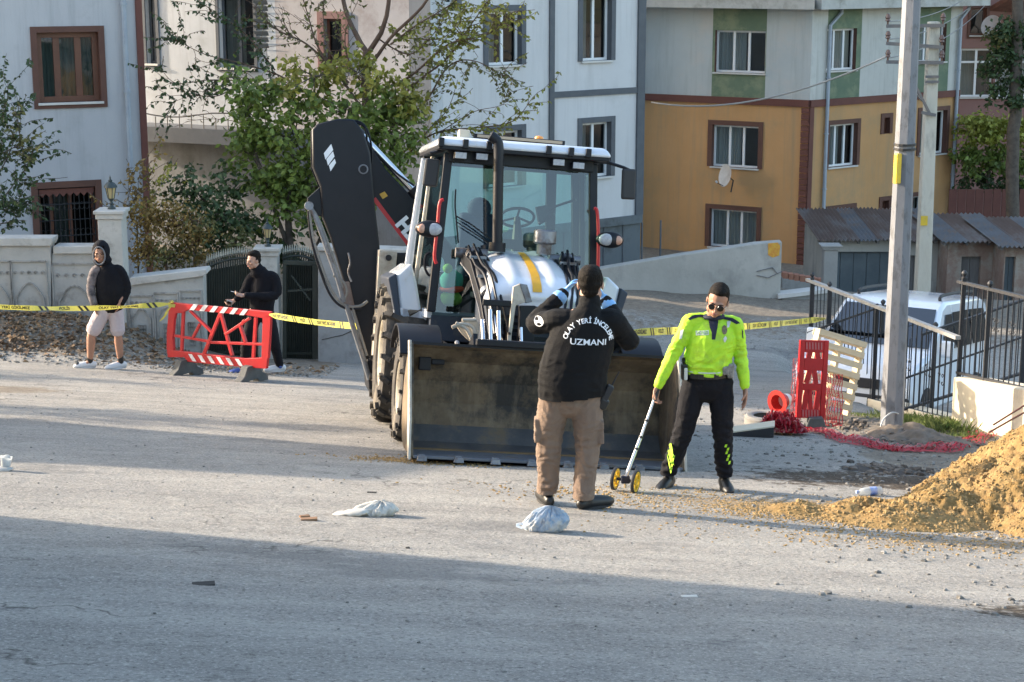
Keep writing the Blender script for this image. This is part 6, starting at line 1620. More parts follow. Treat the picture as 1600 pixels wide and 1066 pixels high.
for k in range(18):mb.quad(pp[18],pp[k],pp[(k+1)%18],pp[18]) if False else (mb.v.extend([pp[18],pp[k],pp[(k+1)%18]]),mb.f.append((len(mb.v)-3,len(mb.v)-2,len(mb.v)-1)),mb.mi.append(0))
mb.build('sleeve_badge',MATS['letter_white'],j1,fix=False)
# radio on his hip
rp=V3((.245,-.03,.86));rt=thing('hand_radio',V3((g.x,g.y,gs))+rp,'black hand radio with a slanted aerial clipped at the khaki trousers\' right hip','radio')
mb=MB();mb.box((0,0,0),(.05,.055,.15),rot=Euler((0,R(28),0)));mb.build('radio_body',MATS['plastic_black'],rt,bevel=.01)
mb=MB();mb.tube([(.04,0,.07),(.09,0,.17)],[.007,.004],8);mb.build('aerial',MATS['plastic_black'],rt)
mb=MB();mb.box((-.02,0,-.07),(.06,.06,.08),rot=Euler((0,R(28),0)));mb.build('pouch',MATS['shoe_black'],rt,bevel=.01)
# ===== 2. traffic policeman =====
g2=G(1090,763);gs2=gz(g2.x,g2.y)
C2=V3((.115,-.09,1.575));f2=V3((-.22,-.93,-.34)).normalized();u2=V3((.16,-.25,1))
sl2,sr2=V3((-.095,-.02,1.395)),V3((.265,-.02,1.375))
el2,hl2=V3((-.235,-.05,1.115)),V3((-.345,-.10,.885))
er2,hr2=V3((.325,.02,1.10)),V3((.36,-.03,.86))
hpl,hpr=V3((-.035,.02,.92)),V3((.165,.02,.92))
kl2,kr2=V3((-.13,-.02,.48)),V3((.19,-.03,.47))
al2,ar2=V3((-.235,.03,.10)),V3((.215,.0,.09))
def body2(mb):
    head(mb,C2,f2,u2,1.06)
    lim(mb,[(.085,-.01,1.38),(.09,-.03,1.45),(.105,-.07,1.53)],[.07,.060,.058])
    lim(mb,[(.06,0,.90),(.06,0,1.05),(.08,-.01,1.25),(.085,-.01,1.38)],[(.15,.10),(.14,.10),(.165,.11),(.12,.075)],side=X_)
    for h,k,a in((hpl,kl2,al2),(hpr,kr2,ar2)):lim(mb,[h,(h+k)/2,k,(k+a)/2,a],[.082,.074,.054,.054,.036]);lim(mb,[a,a+V3((0,-.01,-.03))],[.033,.03])
    lim(mb,[sl2,(sl2+el2)/2,el2,(el2+hl2)/2,hl2],[.048,.045,.038,.034,.026]);hand(mb,hl2,(-.22,-.1,-.9),(.6,-.5,-.2),1,curl=.85,s=1.05)
    lim(mb,[sr2,(sr2+er2)/2,er2,(er2+hr2)/2,hr2],[.048,.045,.038,.034,.026]);hand(mb,hr2,(.02,-.15,-1),(-1,-.1,.0),-1,curl=.25,s=1.05)
p2=person('person',(g2.x,g2.y,gs2),'policeman in neon yellow shirt, dark trousers and sunglasses holding the measuring wheel',{'body':body2},skin='skin_tan')
def sh2(mb):
    lim(mb,[(.05,0,.90),(.055,-.0,1.02),(.065,-.01,1.12),(.08,-.015,1.25),(.085,-.01,1.35),(.085,-.01,1.415)],[(.165,.115),(.185,.135),(.19,.14),(.195,.14),(.18,.115),(.09,.075)],side=X_,n=20)
    lim(mb,[(.085,0,1.36),(.02,-.0,1.385),sl2],[.06,.07,.066]);lim(mb,[(.085,0,1.36),(.18,0,1.375),sr2],[.06,.07,.066])
    for s_,e,h in((sl2,el2,hl2),(sr2,er2,hr2)):lim(mb,[s_,(s_+e)/2,e,(e+h)/2,e.lerp(h,.97)],[.066,.060,.054,.047,.038])
fl=[(-.2,0,1.12,.12,1),(.3,0,1.1,.12,1),(-.08,0,1.3,.12,.8),(.24,0,1.25,.12,.8),(.0,-.1,1.03,.14,1.1),(.13,-.1,1.02,.12,.9)]
s2=cloth(p2,sh2,'shirt','hiviz',.007,.0075,fl,2,6,cut=lambda c:c.z<.955 and abs(c.x-.055)<.21)
def tr2(mb):
    lim(mb,[(.065,.01,.84),(.06,.01,.92),(.055,.0,.985)],[(.175,.13),(.175,.13),(.165,.12)],side=X_,n=18)
    for h,k,a in((hpl,kl2,al2),(hpr,kr2,ar2)):
        lim(mb,[h+V3((0,0,-.03)),(h+k)/2,k,(k+a)/2,a+V3((0,0,.06)),a+V3((0,0,-.10))],[(.105,.11),(.097,.10),(.078,.08),(.072,.074),(.062,.064),(.06,.062)],side=X_,n=16)
fl=[(kl2.x,0,.48,.14,1),(kr2.x,0,.47,.14,1),(al2.x,0,.2,.1,1.8),(ar2.x,0,.2,.1,1.8)]
t2=cloth(p2,tr2,'trousers','trouser_black',.008,.008,fl,7,6,cut=lambda c:c.z<.108)
for a,d in((al2,(-.45,-.9,0)),(ar2,(.1,-1,0))):
    shoe(p2,a+V3((0,0,-a.z)),d,'shoe_black','sole_dark',h=.17,high=True)
r2=f2.cross(u2).normalized();uu=r2.cross(f2);Rm2=Matrix((r2,f2,uu)).transposed()
hair(p2,C2,Rm2,1.06,high=.006);face_parts(p2,C2,Rm2,1.06,glasses=True)
# yoke, collar, badges laid on the shirt
def patch(target,outline,direction,mat,name,parent,off=.003,start=.6,y=-.5,sub=3):
    """outline in x,z, filled and laid on the surface"""
    bm=bmesh.new();vs_=[bm.verts.new((x,y,z)) for x,z in outline];bm.faces.new(vs_);bmesh.ops.triangulate(bm,faces=bm.faces)
    for _ in range(sub):bmesh.ops.subdivide_edges(bm,edges=[e for e in bm.edges if e.calc_length()>.018],cuts=1);bmesh.ops.triangulate(bm,faces=bm.faces)
    bm.verts.index_update();mb=MB();mb.v=conform(target,[v.co.copy() for v in bm.verts],direction,off,start);mb.f=[tuple(v.index for v in f.verts) for f in bm.faces];mb.mi=[0]*len(mb.f);bm.free()
    return mb.build(name,MATS[mat],parent,smooth='all',fix=False)
D2=(0,1,0)
patch(s2,[(-.12,1.40),(-.06,1.452),(.03,1.465),(.05,1.43),(-.03,1.425),(-.10,1.385)],(0,.75,-.66),'navy','shoulder_yoke',s2,start=.4,y=-.05,off=.005)
patch(s2,[(.30,1.365),(.24,1.42),(.15,1.45),(.13,1.425),(.2,1.40),(.27,1.352)],(0,.75,-.66),'navy','shoulder_yoke',s2,start=.4,y=-.05,off=.005)
patch(s2,[(.045,1.42),(.125,1.42),(.115,1.36),(.098,1.33),(.095,1.275),(.068,1.275),(.068,1.33),(.052,1.37)],D2,'navy','neck_placket',s2,off=.005)
mb=MB()
cc=[V3((.09+.076*math.cos(q),-.03+.064*math.sin(q),1.435-.02*math.sin(q)*-1*0+.012*math.sin(-q)*0)) for q in [i*math.pi/10 for i in range(20)]]
mb.tube(cc,.017,8,closed=True);mb.build('collar',MATS['navy'],s2,smooth=True)
ov=[(.172+.022*math.cos(q),1.345+.034*math.sin(q)) for q in [i*math.pi/8 for i in range(16)]]
patch(s2,ov,D2,'badge_brown' if M('badge_brown',(.05,.04,.03),(.25,.18,.05),sc_=60,rough=.4) and 0 else 'badge_brown','chest_badge',s2,off=.006)
patch(s2,[(.16,1.28),(.178,1.30),(.192,1.28),(.178,1.25),(.168,1.25)],D2,'silver_tape','chest_star',s2,off=.005)
patch(s2,[(.195,1.405),(.225,1.41),(.212,1.36),(.193,1.36)],D2,'silver_tape','shoulder_strip',s2,off=.006)
patch(s2,[(-.055,1.335),(.045,1.345),(.045,1.31),(-.055,1.30)],D2,'silver_tape','name_strip',s2,off=.004,sub=2)
M('letter_green',(.25,.42,.2),rough=.5)
me=text_mesh('POLİS',.032,0,.002);lay_text([(me,Matrix.Translation((-.005,-.5,1.323))@Matrix.Rotation(R(-5),4,'Y')@Matrix.Rotation(R(90),4,'X'))],s2,D2,'letter_green','chest_lettering',s2,off=.0065)
patch(s2,[(-.175,1.33),(-.15,1.345),(-.165,1.27),(-.185,1.265)],D2,'silver_tape','sleeve_mark',s2,off=.004,sub=2)
patch(s2,[(.315,1.345),(.328,1.32),(.332,1.26),(.322,1.27)],D2,'navy','sleeve_mark',s2,off=.004,sub=2)
# belt with pouches
mb=MB();mb.tube([(.055+.172*math.cos(q),.0+.125*math.sin(q),.968+.006*math.cos(q)) for q in [i*math.pi/14 for i in range(28)]],[(.008,.022)]*28,8,closed=True,side=(0,0,1)) if False else None
mb=MB()
ring=[V3((.055+.178*math.cos(q),.0+.132*math.sin(q),.985)) for q in [i*math.pi/14 for i in range(28)]]
for k in range(28):
    a=ring[k];b=ring[(k+1)%28];mb.quad(a,b,b-V3((0,0,.042)),a-V3((0,0,.042)));
bl=mb.build('belt',MATS['shoe_black'],p2,fix=True);md=bl.modifiers.new('s','SOLIDIFY');md.thickness=.008
mb=MB();mb.tube([V3((.055+.180*math.cos(q),.0+.134*math.sin(q),.995)) for q in [i*math.pi/14 for i in range(28)]],.006,6,closed=True);mb.build('belt_piping',MATS['silver_tape'],bl)
mb=MB();mb.box((-.135,-.05,.99),(.05,.07,.13));mb.tube([(-.135,-.03,1.05),(-.14,-.02,1.1)],.016,8);mb.build('holster',MATS['shoe_black'],p2,bevel=.012)
mb=MB();mb.box((-.125,-.095,.98),(.028,.02,.10));mb.build('pouch',MATS['silver_tape'],p2,bevel=.008)
mb=MB();mb.box((.235,-.055,1.0),(.055,.07,.12));mb.build('pouch',M('leather_grey',(.10,.095,.09),(.3,.29,.27),sc_=25,rough=.4),p2,bevel=.012)
mb=MB();mb.box((.19,-.10,1.01),(.05,.045,.07));mb.build('pouch',MATS['leather_grey'],p2,bevel=.01)
# reflective chequer on the lower trouser legs
for (x0,z0,x1,z1) in((.222,.40,.25,.22),(-.235,.42,-.262,.27)):
    for k in range(6):
        f=k/6;x=x0+(x1-x0)*f;z=z0+(z1-z0)*f
        patch(t2,[(x-.02+.014*(k%2),z),(x+.006+.014*(k%2)-.008,z),(x+.0+.014*(k%2)-.008,z-.024),(x-.026+.014*(k%2),z-.024)],D2,'hiviz','reflective_check',t2,off=.004,sub=1)
# ===== 3. hooded man =====
g3=G(166,577);gs3=gz(g3.x,g3.y)
C3=V3((-.0,-.04,1.60));f3=V3((.12,-.97,-.08)).normalized()
def body3(mb):
    head(mb,C3,f3,(0,0,1))
    lim(mb,[(.04,.02,1.38),(.03,.0,1.46),(.01,-.02,1.54)],[.07,.062,.06])
    lim(mb,[(.08,.02,.90),(.09,.02,1.1),(.09,.02,1.28),(.06,.02,1.37)],[(.14,.09),(.14,.09),(.14,.08),(.07,.05)],side=X_)
    for h,k,a,fd in((V3((.02,0,.90)),V3((-.165,-.04,.50)),V3((-.215,.0,.12)),-1),(V3((.15,.04,.88)),V3((.175,.04,.47)),V3((.185,.06,.10)),-1)):
        lim(mb,[h,(h+k)/2,k,k.lerp(a,.35),a],[.085,.076,.056,.060,.036])
        lim(mb,[a,a+V3((fd*.04,-.02,-.04)),a+V3((fd*.11,-.03,-.06))],[.034,.034,.024])
    lim(mb,[(-.07,-.0,1.33),(-.14,-.04,1.12),(-.09,-.10,.92)],[.040,.036,.028]);lim(mb,[(.22,.03,1.31),(.31,.05,1.1),(.25,-.06,.95)],[.046,.04,.028])
    hand(mb,(-.09,-.10,.93),(.1,-.1,-1),(1,0,0),1,curl=.4);hand(mb,(.25,-.06,.96),(-.2,-.1,-1),(-1,0,0),-1,curl=.4)
p3=person('person',(g3.x,g3.y,gs3),'young man in a black hooded jacket and pale pink shorts walking past the stone wall',{'body':body3},vox=.008,skin='skin_tan')
def jk3(mb):
    lim(mb,[(.09,.02,.86),(.09,.02,.98),(.10,.02,1.14),(.09,.02,1.30),(.06,.02,1.41)],[(.18,.13),(.185,.14),(.19,.14),(.18,.125),(.10,.09)],side=X_,n=18)
    lim(mb,[(.18,.02,1.37),(.25,.03,1.34),(.32,.05,1.10),(.25,-.04,.92)],[.068,.07,.06,.05])
j3=cloth(p3,jk3,'hooded_jacket','hoodie_black',.011,.006,[(.28,.03,1.1,.12,1)],3,5)
def slv(mb):lim(mb,[(-.03,.0,1.38),(-.085,.0,1.34),(-.145,-.04,1.12),(-.10,-.10,.93)],[.06,.072,.060,.05])
cloth(p3,slv,'checked_sleeve','plaid',.010,.005,[(-.14,-.04,1.12,.1,1)],5,6)
def hood(mb):
    for k in range(1):
        mb.ell(C3+V3((.01,.035,.025)),(.118,.130,.150),n=20,m=14);mb.ell(C3+V3((.02,.05,-.10)),(.125,.11,.09),n=18,m=10)
me=remesh((lambda m:(hood(m),m)[1])(MB()),.009,3,.004,6,2,None,cut=lambda c:(c-C3).dot(f3)>.045 and abs((c-C3).x)<.075 and -.13<(c-C3).z<.105)
ho=finish(me,'hood',MATS['hoodie_black'],p3);md=ho.modifiers.new('s','SOLIDIFY');md.thickness=.012
mb=MB();mb.tube([C3+f3*.085+V3((.078*math.cos(q),-.01*abs(math.sin(q)),-.012+.118*math.sin(q))) for q in [i*math.pi/12 for i in range(24)]],.011,8,closed=True);mb.build('hood_trim',MATS['hood_grey'],ho,smooth=True)
def shr3(mb):
    lim(mb,[(.085,.02,.84),(.085,.02,.93)],[(.165,.12),(.17,.125)],side=X_,n=16)
    lim(mb,[(.02,0,.84),(-.07,-.02,.68),(-.135,-.035,.555)],[.105,.105,.100],n=14);lim(mb,[(.15,.03,.84),(.165,.04,.68),(.172,.04,.53)],[.105,.102,.098],n=14)
cloth(p3,shr3,'shorts','shorts_pink',.009,.006,None,6,6)
def sk(mb):lim(mb,[(-.215,.0,.09),(-.21,.0,.19)],[.042,.043]);
for p_ in((-.215,.0),(.186,.06)):
    cloth(p3,lambda mb,p_=p_:lim(mb,[(p_[0],p_[1],.06),(p_[0],p_[1],.17)],[.043,.044]),'sock','shoe_black',.009,0)
shoe(p3,V3((-.215,.0,.02)),(-.95,-.25,-.0),'shoe_white','shoe_white',h=.07);shoe(p3,V3((.186,.06,.0)),(-.75,-.5,0),'shoe_white','shoe_white',h=.07)
mb=MB();mb.ell((-.37,-.04,.075),(.045,.04,.028));mb.build('toe_cap',MATS['shoe_black'],p3,smooth='all')
r3=f3.cross(V3((0,0,1))).normalized();Rm3=Matrix((r3,f3,r3.cross(f3))).transposed();face_parts(p3,C3,Rm3);hair(p3,C3,Rm3)
# ===== 4. man behind the barrier =====
g4=G(408,584);gs4=gz(g4.x,g4.y)
C4=V3((-.05,-.03,1.60));f4=V3((-.72,-.68,-.12)).normalized()
hA,hB=V3((-.16,-.28,1.16)),V3((-.32,-.12,1.06))
def body4(mb):
    head(mb,C4,f4,(0,0,1))
    lim(mb,[(.02,.02,1.38),(.0,.0,1.46),(-.03,-.02,1.54)],[.07,.062,.06])
    lim(mb,[(.03,.02,.90),(.05,.02,1.1),(.06,.02,1.26),(.04,.02,1.37)],[(.12,.09),(.12,.09),(.13,.08),(.07,.05)],side=X_)
    for h,k,a in((V3((-.05,0,.90)),V3((-.17,-.08,.50)),V3((-.235,-.02,.10))),(V3((.10,.04,.88)),V3((.19,.0,.48)),V3((.25,.08,.12)))):
        lim(mb,[h,(h+k)/2,k,k.lerp(a,.35),a],[.085,.076,.056,.056,.036]);lim(mb,[a,a+V3((-.05,-.02,-.04)),a+V3((-.11,-.03,-.06))],[.034,.034,.024])
    lim(mb,[(.20,.0,1.31),(.22,-.08,1.12),hA],[.040,.036,.028]);lim(mb,[(-.09,.03,1.31),(-.20,.0,1.14),hB],[.046,.04,.028])
    hand(mb,hA,(-.8,-.3,.15),(0,-.4,.8),-1,curl=.8);hand(mb,hB,(-.6,-.4,-.35),(.4,-.2,.7),1,curl=.8)
p4=person('person',(g4.x,g4.y,gs4),'dark haired man in black jacket and trousers holding a phone behind the barrier',{'body':body4},vox=.008,skin='skin')
def jk4(mb):
    lim(mb,[(.03,.02,.86),(.04,.02,.98),(.06,.02,1.14),(.07,.02,1.30),(.04,.01,1.42)],[(.165,.13),(.17,.14),(.175,.14),(.17,.12),(.10,.10)],side=X_,n=18)
    lim(mb,[(.0,.0,1.42),(-.02,.0,1.49)],[(.10,.10),(.085,.09)])
    lim(mb,[(.14,.02,1.38),(.225,.0,1.33),(.23,-.08,1.12),hA+V3((.03,.01,0))],[.075,.078,.064,.045]);lim(mb,[(-.04,.02,1.38),(-.11,.03,1.33),(-.21,.0,1.14),hB+V3((.03,.01,.02))],[.07,.072,.060,.045])
j4=cloth(p4,jk4,'jacket','hoodie_black',.011,.006,[(.22,-.05,1.12,.12,1)],9,5)
def tr4(mb):
    lim(mb,[(.03,.02,.84),(.03,.02,.92)],[(.16,.12),(.16,.12)],side=X_,n=16)
    for h,k,a in((V3((-.05,0,.86)),V3((-.17,-.08,.50)),V3((-.235,-.02,.09))),(V3((.10,.04,.86)),V3((.19,.0,.48)),V3((.25,.075,.10)))):lim(mb,[h,(h+k)/2,k,(k+a)/2,a],[.10,.095,.08,.068,.055],n=14)
cloth(p4,tr4,'trousers','trouser_black',.010,.006,None,8,6)
shoe(p4,V3((-.235,-.02,.0)),(-.9,-.3,0),'shoe_blue','shoe_white',h=.08);shoe(p4,V3((.25,.08,.02)),(-.85,-.3,0),'shoe_white','shoe_white',h=.08)
mb=MB();mb.ell((.13,.05,.07),(.05,.035,.02));mb.ell((.26,.06,.09),(.03,.045,.03));mb.build('shoe_patch',MATS['shoe_blue'],p4,smooth='all')
r4=f4.cross(V3((0,0,1))).normalized();Rm4=Matrix((r4,f4,r4.cross(f4))).transposed();face_parts(p4,C4,Rm4);hair(p4,C4,Rm4,high=.008)
ph=thing('phone',V3((g4.x,g4.y,gs4))+hB+V3((-.06,-.06,-.03)),'pale phone in the left hand of the man behind the barrier','phone')
mb=MB();mb.box((0,0,0),(.075,.012,.15),rot=Euler((R(50),R(20),0)));mb.build('case',M('phone_grey',(.45,.5,.5),rough=.3),ph,bevel=.004)
mb=MB();mb.box((0,.0,0),(.066,.0155,.138),rot=Euler((R(50),R(20),0)));mb.build('screen',MATS['lens_black'],ph)
cg=thing('cigarette',V3((g4.x,g4.y,gs4))+hA+V3((-.12,-.03,.05)),'white cigarette between the raised fingers of the man behind the barrier','cigarette')
mb=MB();mb.cyl((.03,0,0),(-.05,0,.012),.004,n=8);mb.build('paper',MATS['pvc_white'],cg)
mb=MB();mb.cyl((.03,0,0),(.045,0,-.002),.0042,n=8);mb.build('filter',MATS['amber'],cg)
# ---- measuring wheel
gw=G(977,768);hp=V3((g2.x,g2.y,gs2))+hl2+V3((-.025,-.035,-.085))
base=V3((gw.x,gw.y,gz(gw.x,gw.y)));mw=thing('measuring_wheel',base,'yellow twin-wheel measuring wheel with a silver pole in the policeman\'s hand','measuring wheel')
rw=.093;ax=V3((1,-.42,-.05)).normalized();M('wheel_yellow',(.66,.40,.02),rough=.4)
h_=hp-base;top=h_
mb=MB();mb.tube([V3((0,0,rw+.02)),V3((0,0,rw)).lerp(top,.5)],.014,10);mb.tube([V3((0,0,rw)).lerp(top,.49),top+(top.normalized())*.06],.011,10);mb.build('pole',M('aluminium',(.55,.56,.58),rough=.35,metal=.5),mw,smooth=True)
for f in(.36,.5,.7):
    p=V3((0,0,rw)).lerp(top,f);q=V3((0,0,rw)).lerp(top,f+.025);mb=MB();mb.cyl(p,q,.0185,n=12);mb.build('pole_clamp',MATS['plastic_black'],mw)
mb=MB();mb.cyl(top-top.normalized()*.03,top+top.normalized()*.09,.018,n=12);mb.build('grip',MATS['plastic_black'],mw)
mb=MB();mb.cyl(V3((0,0,rw))-ax*.075,V3((0,0,rw))+ax*.075,.012,n=10);mb.box((0,0,rw+.005),(.07,.05,.06));mb.build('counter_box',MATS['navy'],mw,bevel=.01)
for s in(-1,1):
    c=V3((0,0,rw))+ax*s*.085;mb=MB();mb.lathe([(rw-.012,-.012),(rw-.002,-.012),(rw,-.006),(rw,.006),(rw-.002,.012),(rw-.012,.012),(rw-.012,-.012)],c,ax,32);ty=mb.build('wheel',MATS['plastic_black'],mw,smooth=True)
    mb=MB();mb.lathe([(rw-.030,-.010),(rw-.0115,-.012),(rw-.0115,.012),(rw-.030,.010),(rw-.030,-.010)],c,ax,32);mb.lathe([(0,-.014),(.03,-.012),(.03,.012),(0,.014)],c,ax,18)
    u,v=frame(ax)
    for k in range(6):
        a=k*math.pi/3;d_=u*math.cos(a)+v*math.sin(a);mb.beam(c+d_*.02,c+d_*(rw-.022),.018,.012,hint=ax)
    mb.build('rim',MATS['wheel_yellow'],ty,smooth=True)
# ---------------- trees, shrubs, grass ----------------
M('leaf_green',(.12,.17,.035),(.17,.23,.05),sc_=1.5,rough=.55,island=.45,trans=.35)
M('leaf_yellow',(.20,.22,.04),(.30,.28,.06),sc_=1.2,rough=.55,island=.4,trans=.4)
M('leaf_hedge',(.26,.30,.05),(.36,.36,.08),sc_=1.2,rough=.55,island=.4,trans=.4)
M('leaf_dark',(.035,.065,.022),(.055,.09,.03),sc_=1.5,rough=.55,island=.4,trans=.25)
M('leaf_brown',(.18,.12,.035),(.26,.175,.05),sc_=2,rough=.7,island=.4,trans=.3)
M('leaf_olive',(.11,.12,.04),(.17,.16,.055),sc_=2,rough=.6,island=.4,trans=.3)
M('leaf_dry',(.14,.085,.05),(.24,.17,.10),sc_=3,rough=.85,island=.45)
M('bark',(.07,.055,.045),(.12,.10,.08),sc_=8,rough=.95,bump=.8,bsc=25)
M('bark_brown',(.09,.055,.04),(.13,.085,.06),sc_=6,rough=.95,bump=.8,bsc=25)
rg=random.Random(11)
def leaf(mb,p,s,droop=.4,dirx=None):
    a=rg.uniform(0,6.28);d=V3((math.cos(a),math.sin(a),rg.uniform(-1.0,.3)-droop)).normalized()
    n=V3((rg.gauss(0,1),rg.gauss(0,1),rg.gauss(0,1)));sd=d.cross(n).normalized();up=sd.cross(d)
    l=s*rg.uniform(.7,1.25);w=l*.30
    i=len(mb.v);mb.v+= [p,p+d*l*.45+sd*w+up*l*.08,p+d*l,p+d*l*.45-sd*w+up*l*.08]
    mb.f+= [(i,i+1,i+2),(i,i+2,i+3)];mb.mi+=[0,0]
def plant(name,loc,label,cat,trunk_paths,leafmats,clusters=(),twigs=(),leaf_s=.09,barkm='bark',group=None):
    """trunk_paths: [(points,r0,r1)], clusters: [(centre,radius xyz,count,mat index)], twigs: [(points, r, nsub, leaves per m, mat index)]"""
    o=V3(loc);root=thing(name,o,label,cat,group)
    for pts,r0,r1 in trunk_paths:
        c=crom([tuple(V3(p)-o) for p in pts],5);n=len(c);mb=MB()
        mb.tube([V3(q)+V3((rg.uniform(-1,1),rg.uniform(-1,1),0))*r0*.15 for q in c],[r0+(r1-r0)*k/(n-1) for k in range(n)],8);mb.build('trunk',MATS[barkm],root,smooth='all')
    mbs=[MB() for _ in leafmats];bm_=MB()
    for pts,r,nsub,lpm,mi in twigs:
        r*=.62;nsub=int(nsub*1.6);lpm*=1.25
        c=[V3(q) for q in crom([tuple(V3(p)-o) for p in pts],6)];n=len(c)
        bm_.tube(c,[r*(1-.75*k/(n-1)) for k in range(n)],5)
        Ln=sum((b-a).length for a,b in zip(c,c[1:]))
        for _ in range(nsub):
            k=rg.randrange(int(n*.15),n);p=c[k];d=(c[min(k+1,n-1)]-c[max(k-1,0)]).normalized()
            q=p;dd=(d+V3((rg.gauss(0,.8),rg.gauss(0,.8),rg.gauss(.05,.7)))).normalized();path=[q];L_=rg.uniform(.25,.75)
            for _j in range(5):
                dd=(dd+V3((rg.gauss(0,.25),rg.gauss(0,.25),rg.gauss(0,.2)-.03))).normalized();q=q+dd*L_/5;path.append(q)
            bm_.tube(path,[max(.004,r*.3*(1-.13*j)) for j in range(6)],4)
            for _j in range(int(lpm*L_)):
                m=rg.randrange(1,6);b=path[m-1].lerp(path[m],rg.random());leaf(mbs[mi],b,leaf_s)
        for _j in range(int(lpm*Ln*.25)):
            k=rg.randrange(int(n*.35),n);leaf(mbs[mi],c[k]+V3((rg.gauss(0,.04),rg.gauss(0,.04),rg.gauss(0,.04))),leaf_s)
    for cc,rad,cnt,mi in clusters:
        cc=V3(cc)-o;sub=[]
        for _ in range(max(4,cnt//38)):
            v=V3((rg.gauss(0,1),rg.gauss(0,1),rg.gauss(0,1)));v=v/max(1,v.length)*rg.uniform(.55,1.05);sub.append(V3((v.x*rad[0],v.y*rad[1],v.z*rad[2])))
        for s_ in sub:
            bm_.tube([cc+s_*.1,cc+s_*.6+V3((0,0,-.03)),cc+s_],[.012,.008,.004],4)
            for _j in range(cnt//len(sub)):
                q=cc+s_+V3((rg.gauss(0,.13),rg.gauss(0,.13),rg.gauss(0,.10)))
                leaf(mbs[mi],q,leaf_s)
    if bm_.v:bm_.build('branches',MATS[barkm],root,kind='stuff',fix=False)
    for m,b in zip(leafmats,mbs):
        if b.v:b.build('foliage',MATS[m],root,kind='stuff',fix=False)
    return root
def cl(u,v,Y,ru,rv,cnt,mi=0,ry=None):
    cnt=int(cnt*1.35)
    k=F_/(Y*1.0);return (P(u,v,Y),(ru/k,ry or ru/k*.8,rv/k),cnt,mi)
# dense green tree beside the gate
Y=29.2;base=V3((P(480,560,Y).x,Y,P(480,560,Y).z))
plant('tree',base,'bushy green tree crowding over the garden gate left of the excavator arm','tree',
 [([base,P(470,470,Y),P(455,400,Y),P(450,300,Y)],.09,.05),([P(468,440,Y),P(500,380,Y),P(530,300,Y),P(560,200,Y)],.07,.03),([P(455,400,Y),P(430,330,Y),P(400,240,Y)],.045,.02)],
 ['leaf_green','leaf_yellow','leaf_dark'],
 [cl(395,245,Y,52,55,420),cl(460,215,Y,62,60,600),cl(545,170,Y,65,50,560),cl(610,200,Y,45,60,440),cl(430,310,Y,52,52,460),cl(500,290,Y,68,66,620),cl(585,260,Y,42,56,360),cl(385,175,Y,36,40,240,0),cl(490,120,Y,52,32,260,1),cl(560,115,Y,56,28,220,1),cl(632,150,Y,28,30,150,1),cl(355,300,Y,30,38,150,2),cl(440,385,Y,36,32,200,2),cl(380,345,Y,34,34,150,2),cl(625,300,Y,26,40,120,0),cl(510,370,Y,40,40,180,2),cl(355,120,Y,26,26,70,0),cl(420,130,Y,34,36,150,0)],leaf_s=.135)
# sparse autumn tree with long branches
Y=30.5;b0=V3((P(578,600,Y).x,Y,P(578,600,Y).z));W_=lambda *l:[P(u,v,Y+dy) for u,v,dy in l]
plant('tree',b0,'tall half bare tree with a reddish trunk and long branches with yellowing leaves','tree',
 [([b0]+W_((577,420,0),(573,300,0),(571,180,0),(574,80,0)),.11,.07),(W_((574,85,0),(545,30,.2),(525,-40,.4)),.05,.03),(W_((574,85,0),(600,40,-.2),(612,-40,-.3)),.05,.03),(W_((574,110,0),(610,60,-.2),(660,10,-.4),(690,-40,-.4)),.035,.02)],
 ['leaf_yellow','leaf_olive','leaf_dark'],[],
 [(W_((575,150,0),(640,120,-.5),(700,70,-.9),(760,55,-1.1),(790,30,-1.2)),.045,22,22,0),
  (W_((590,190,0),(650,130,-.5),(700,90,-.8),(735,40,-1),(760,5,-1)),.04,22,24,0),
  (W_((600,210,0),(660,165,-.6),(700,105,-.8),(740,95,-1),(790,120,-1.2)),.035,18,20,1),
  (W_((600,260,0),(650,225,-.5),(690,205,-.8),(740,200,-1),(800,190,-1.2),(832,153,-1.3)),.032,20,20,0),
  (W_((640,240,-.4),(668,205,-.6),(700,170,-.8),(715,125,-.9)),.022,9,12,0),
  (W_((690,205,-.8),(740,175,-1),(790,160,-1.1),(800,110,-1.1)),.014,8,8,1),
  (W_((610,70,-.2),(650,40,-.3),(700,10,-.5),(740,-20,-.6)),.03,18,24,0),
  (W_((640,60,-.3),(690,60,-.6),(720,30,-.8)),.02,12,20,0),
  (W_((572,180,0),(530,120,.2),(480,70,.3),(430,45,.3),(395,10,.3)),.045,20,9,1),
  (W_((545,130,.1),(500,80,.2),(480,20,.2),(465,-30,.2)),.035,16,8,1),
  (W_((500,160,.1),(440,120,.2),(380,100,.2),(320,85,.1),(275,62,0)),.03,22,20,2),
  (W_((440,150,.2),(390,130,.2),(330,125,.1),(275,130,0),(250,105,0)),.024,18,20,2),
  (W_((430,110,.2),(380,50,.1),(335,20,0),(300,-10,0)),.022,14,20,2),
  (W_((380,130,.2),(340,150,.1),(300,150,0),(270,160,0)),.018,12,18,2),
  (W_((420,200,.2),(370,190,.1),(330,186,.1),(290,190,0)),.014,6,4,1),
  (W_((560,120,.1),(520,90,.1),(505,30,.2),(510,-20,.2)),.03,14,9,1),
  (W_((590,60,0),(640,85,-.2),(680,50,-.4),(700,15,-.5)),.025,14,14,1),
  (W_((572,140,0),(545,95,-.3),(540,50,-.3),(560,0,-.4)),.028,12,10,1)],leaf_s=.085,barkm='bark_brown')
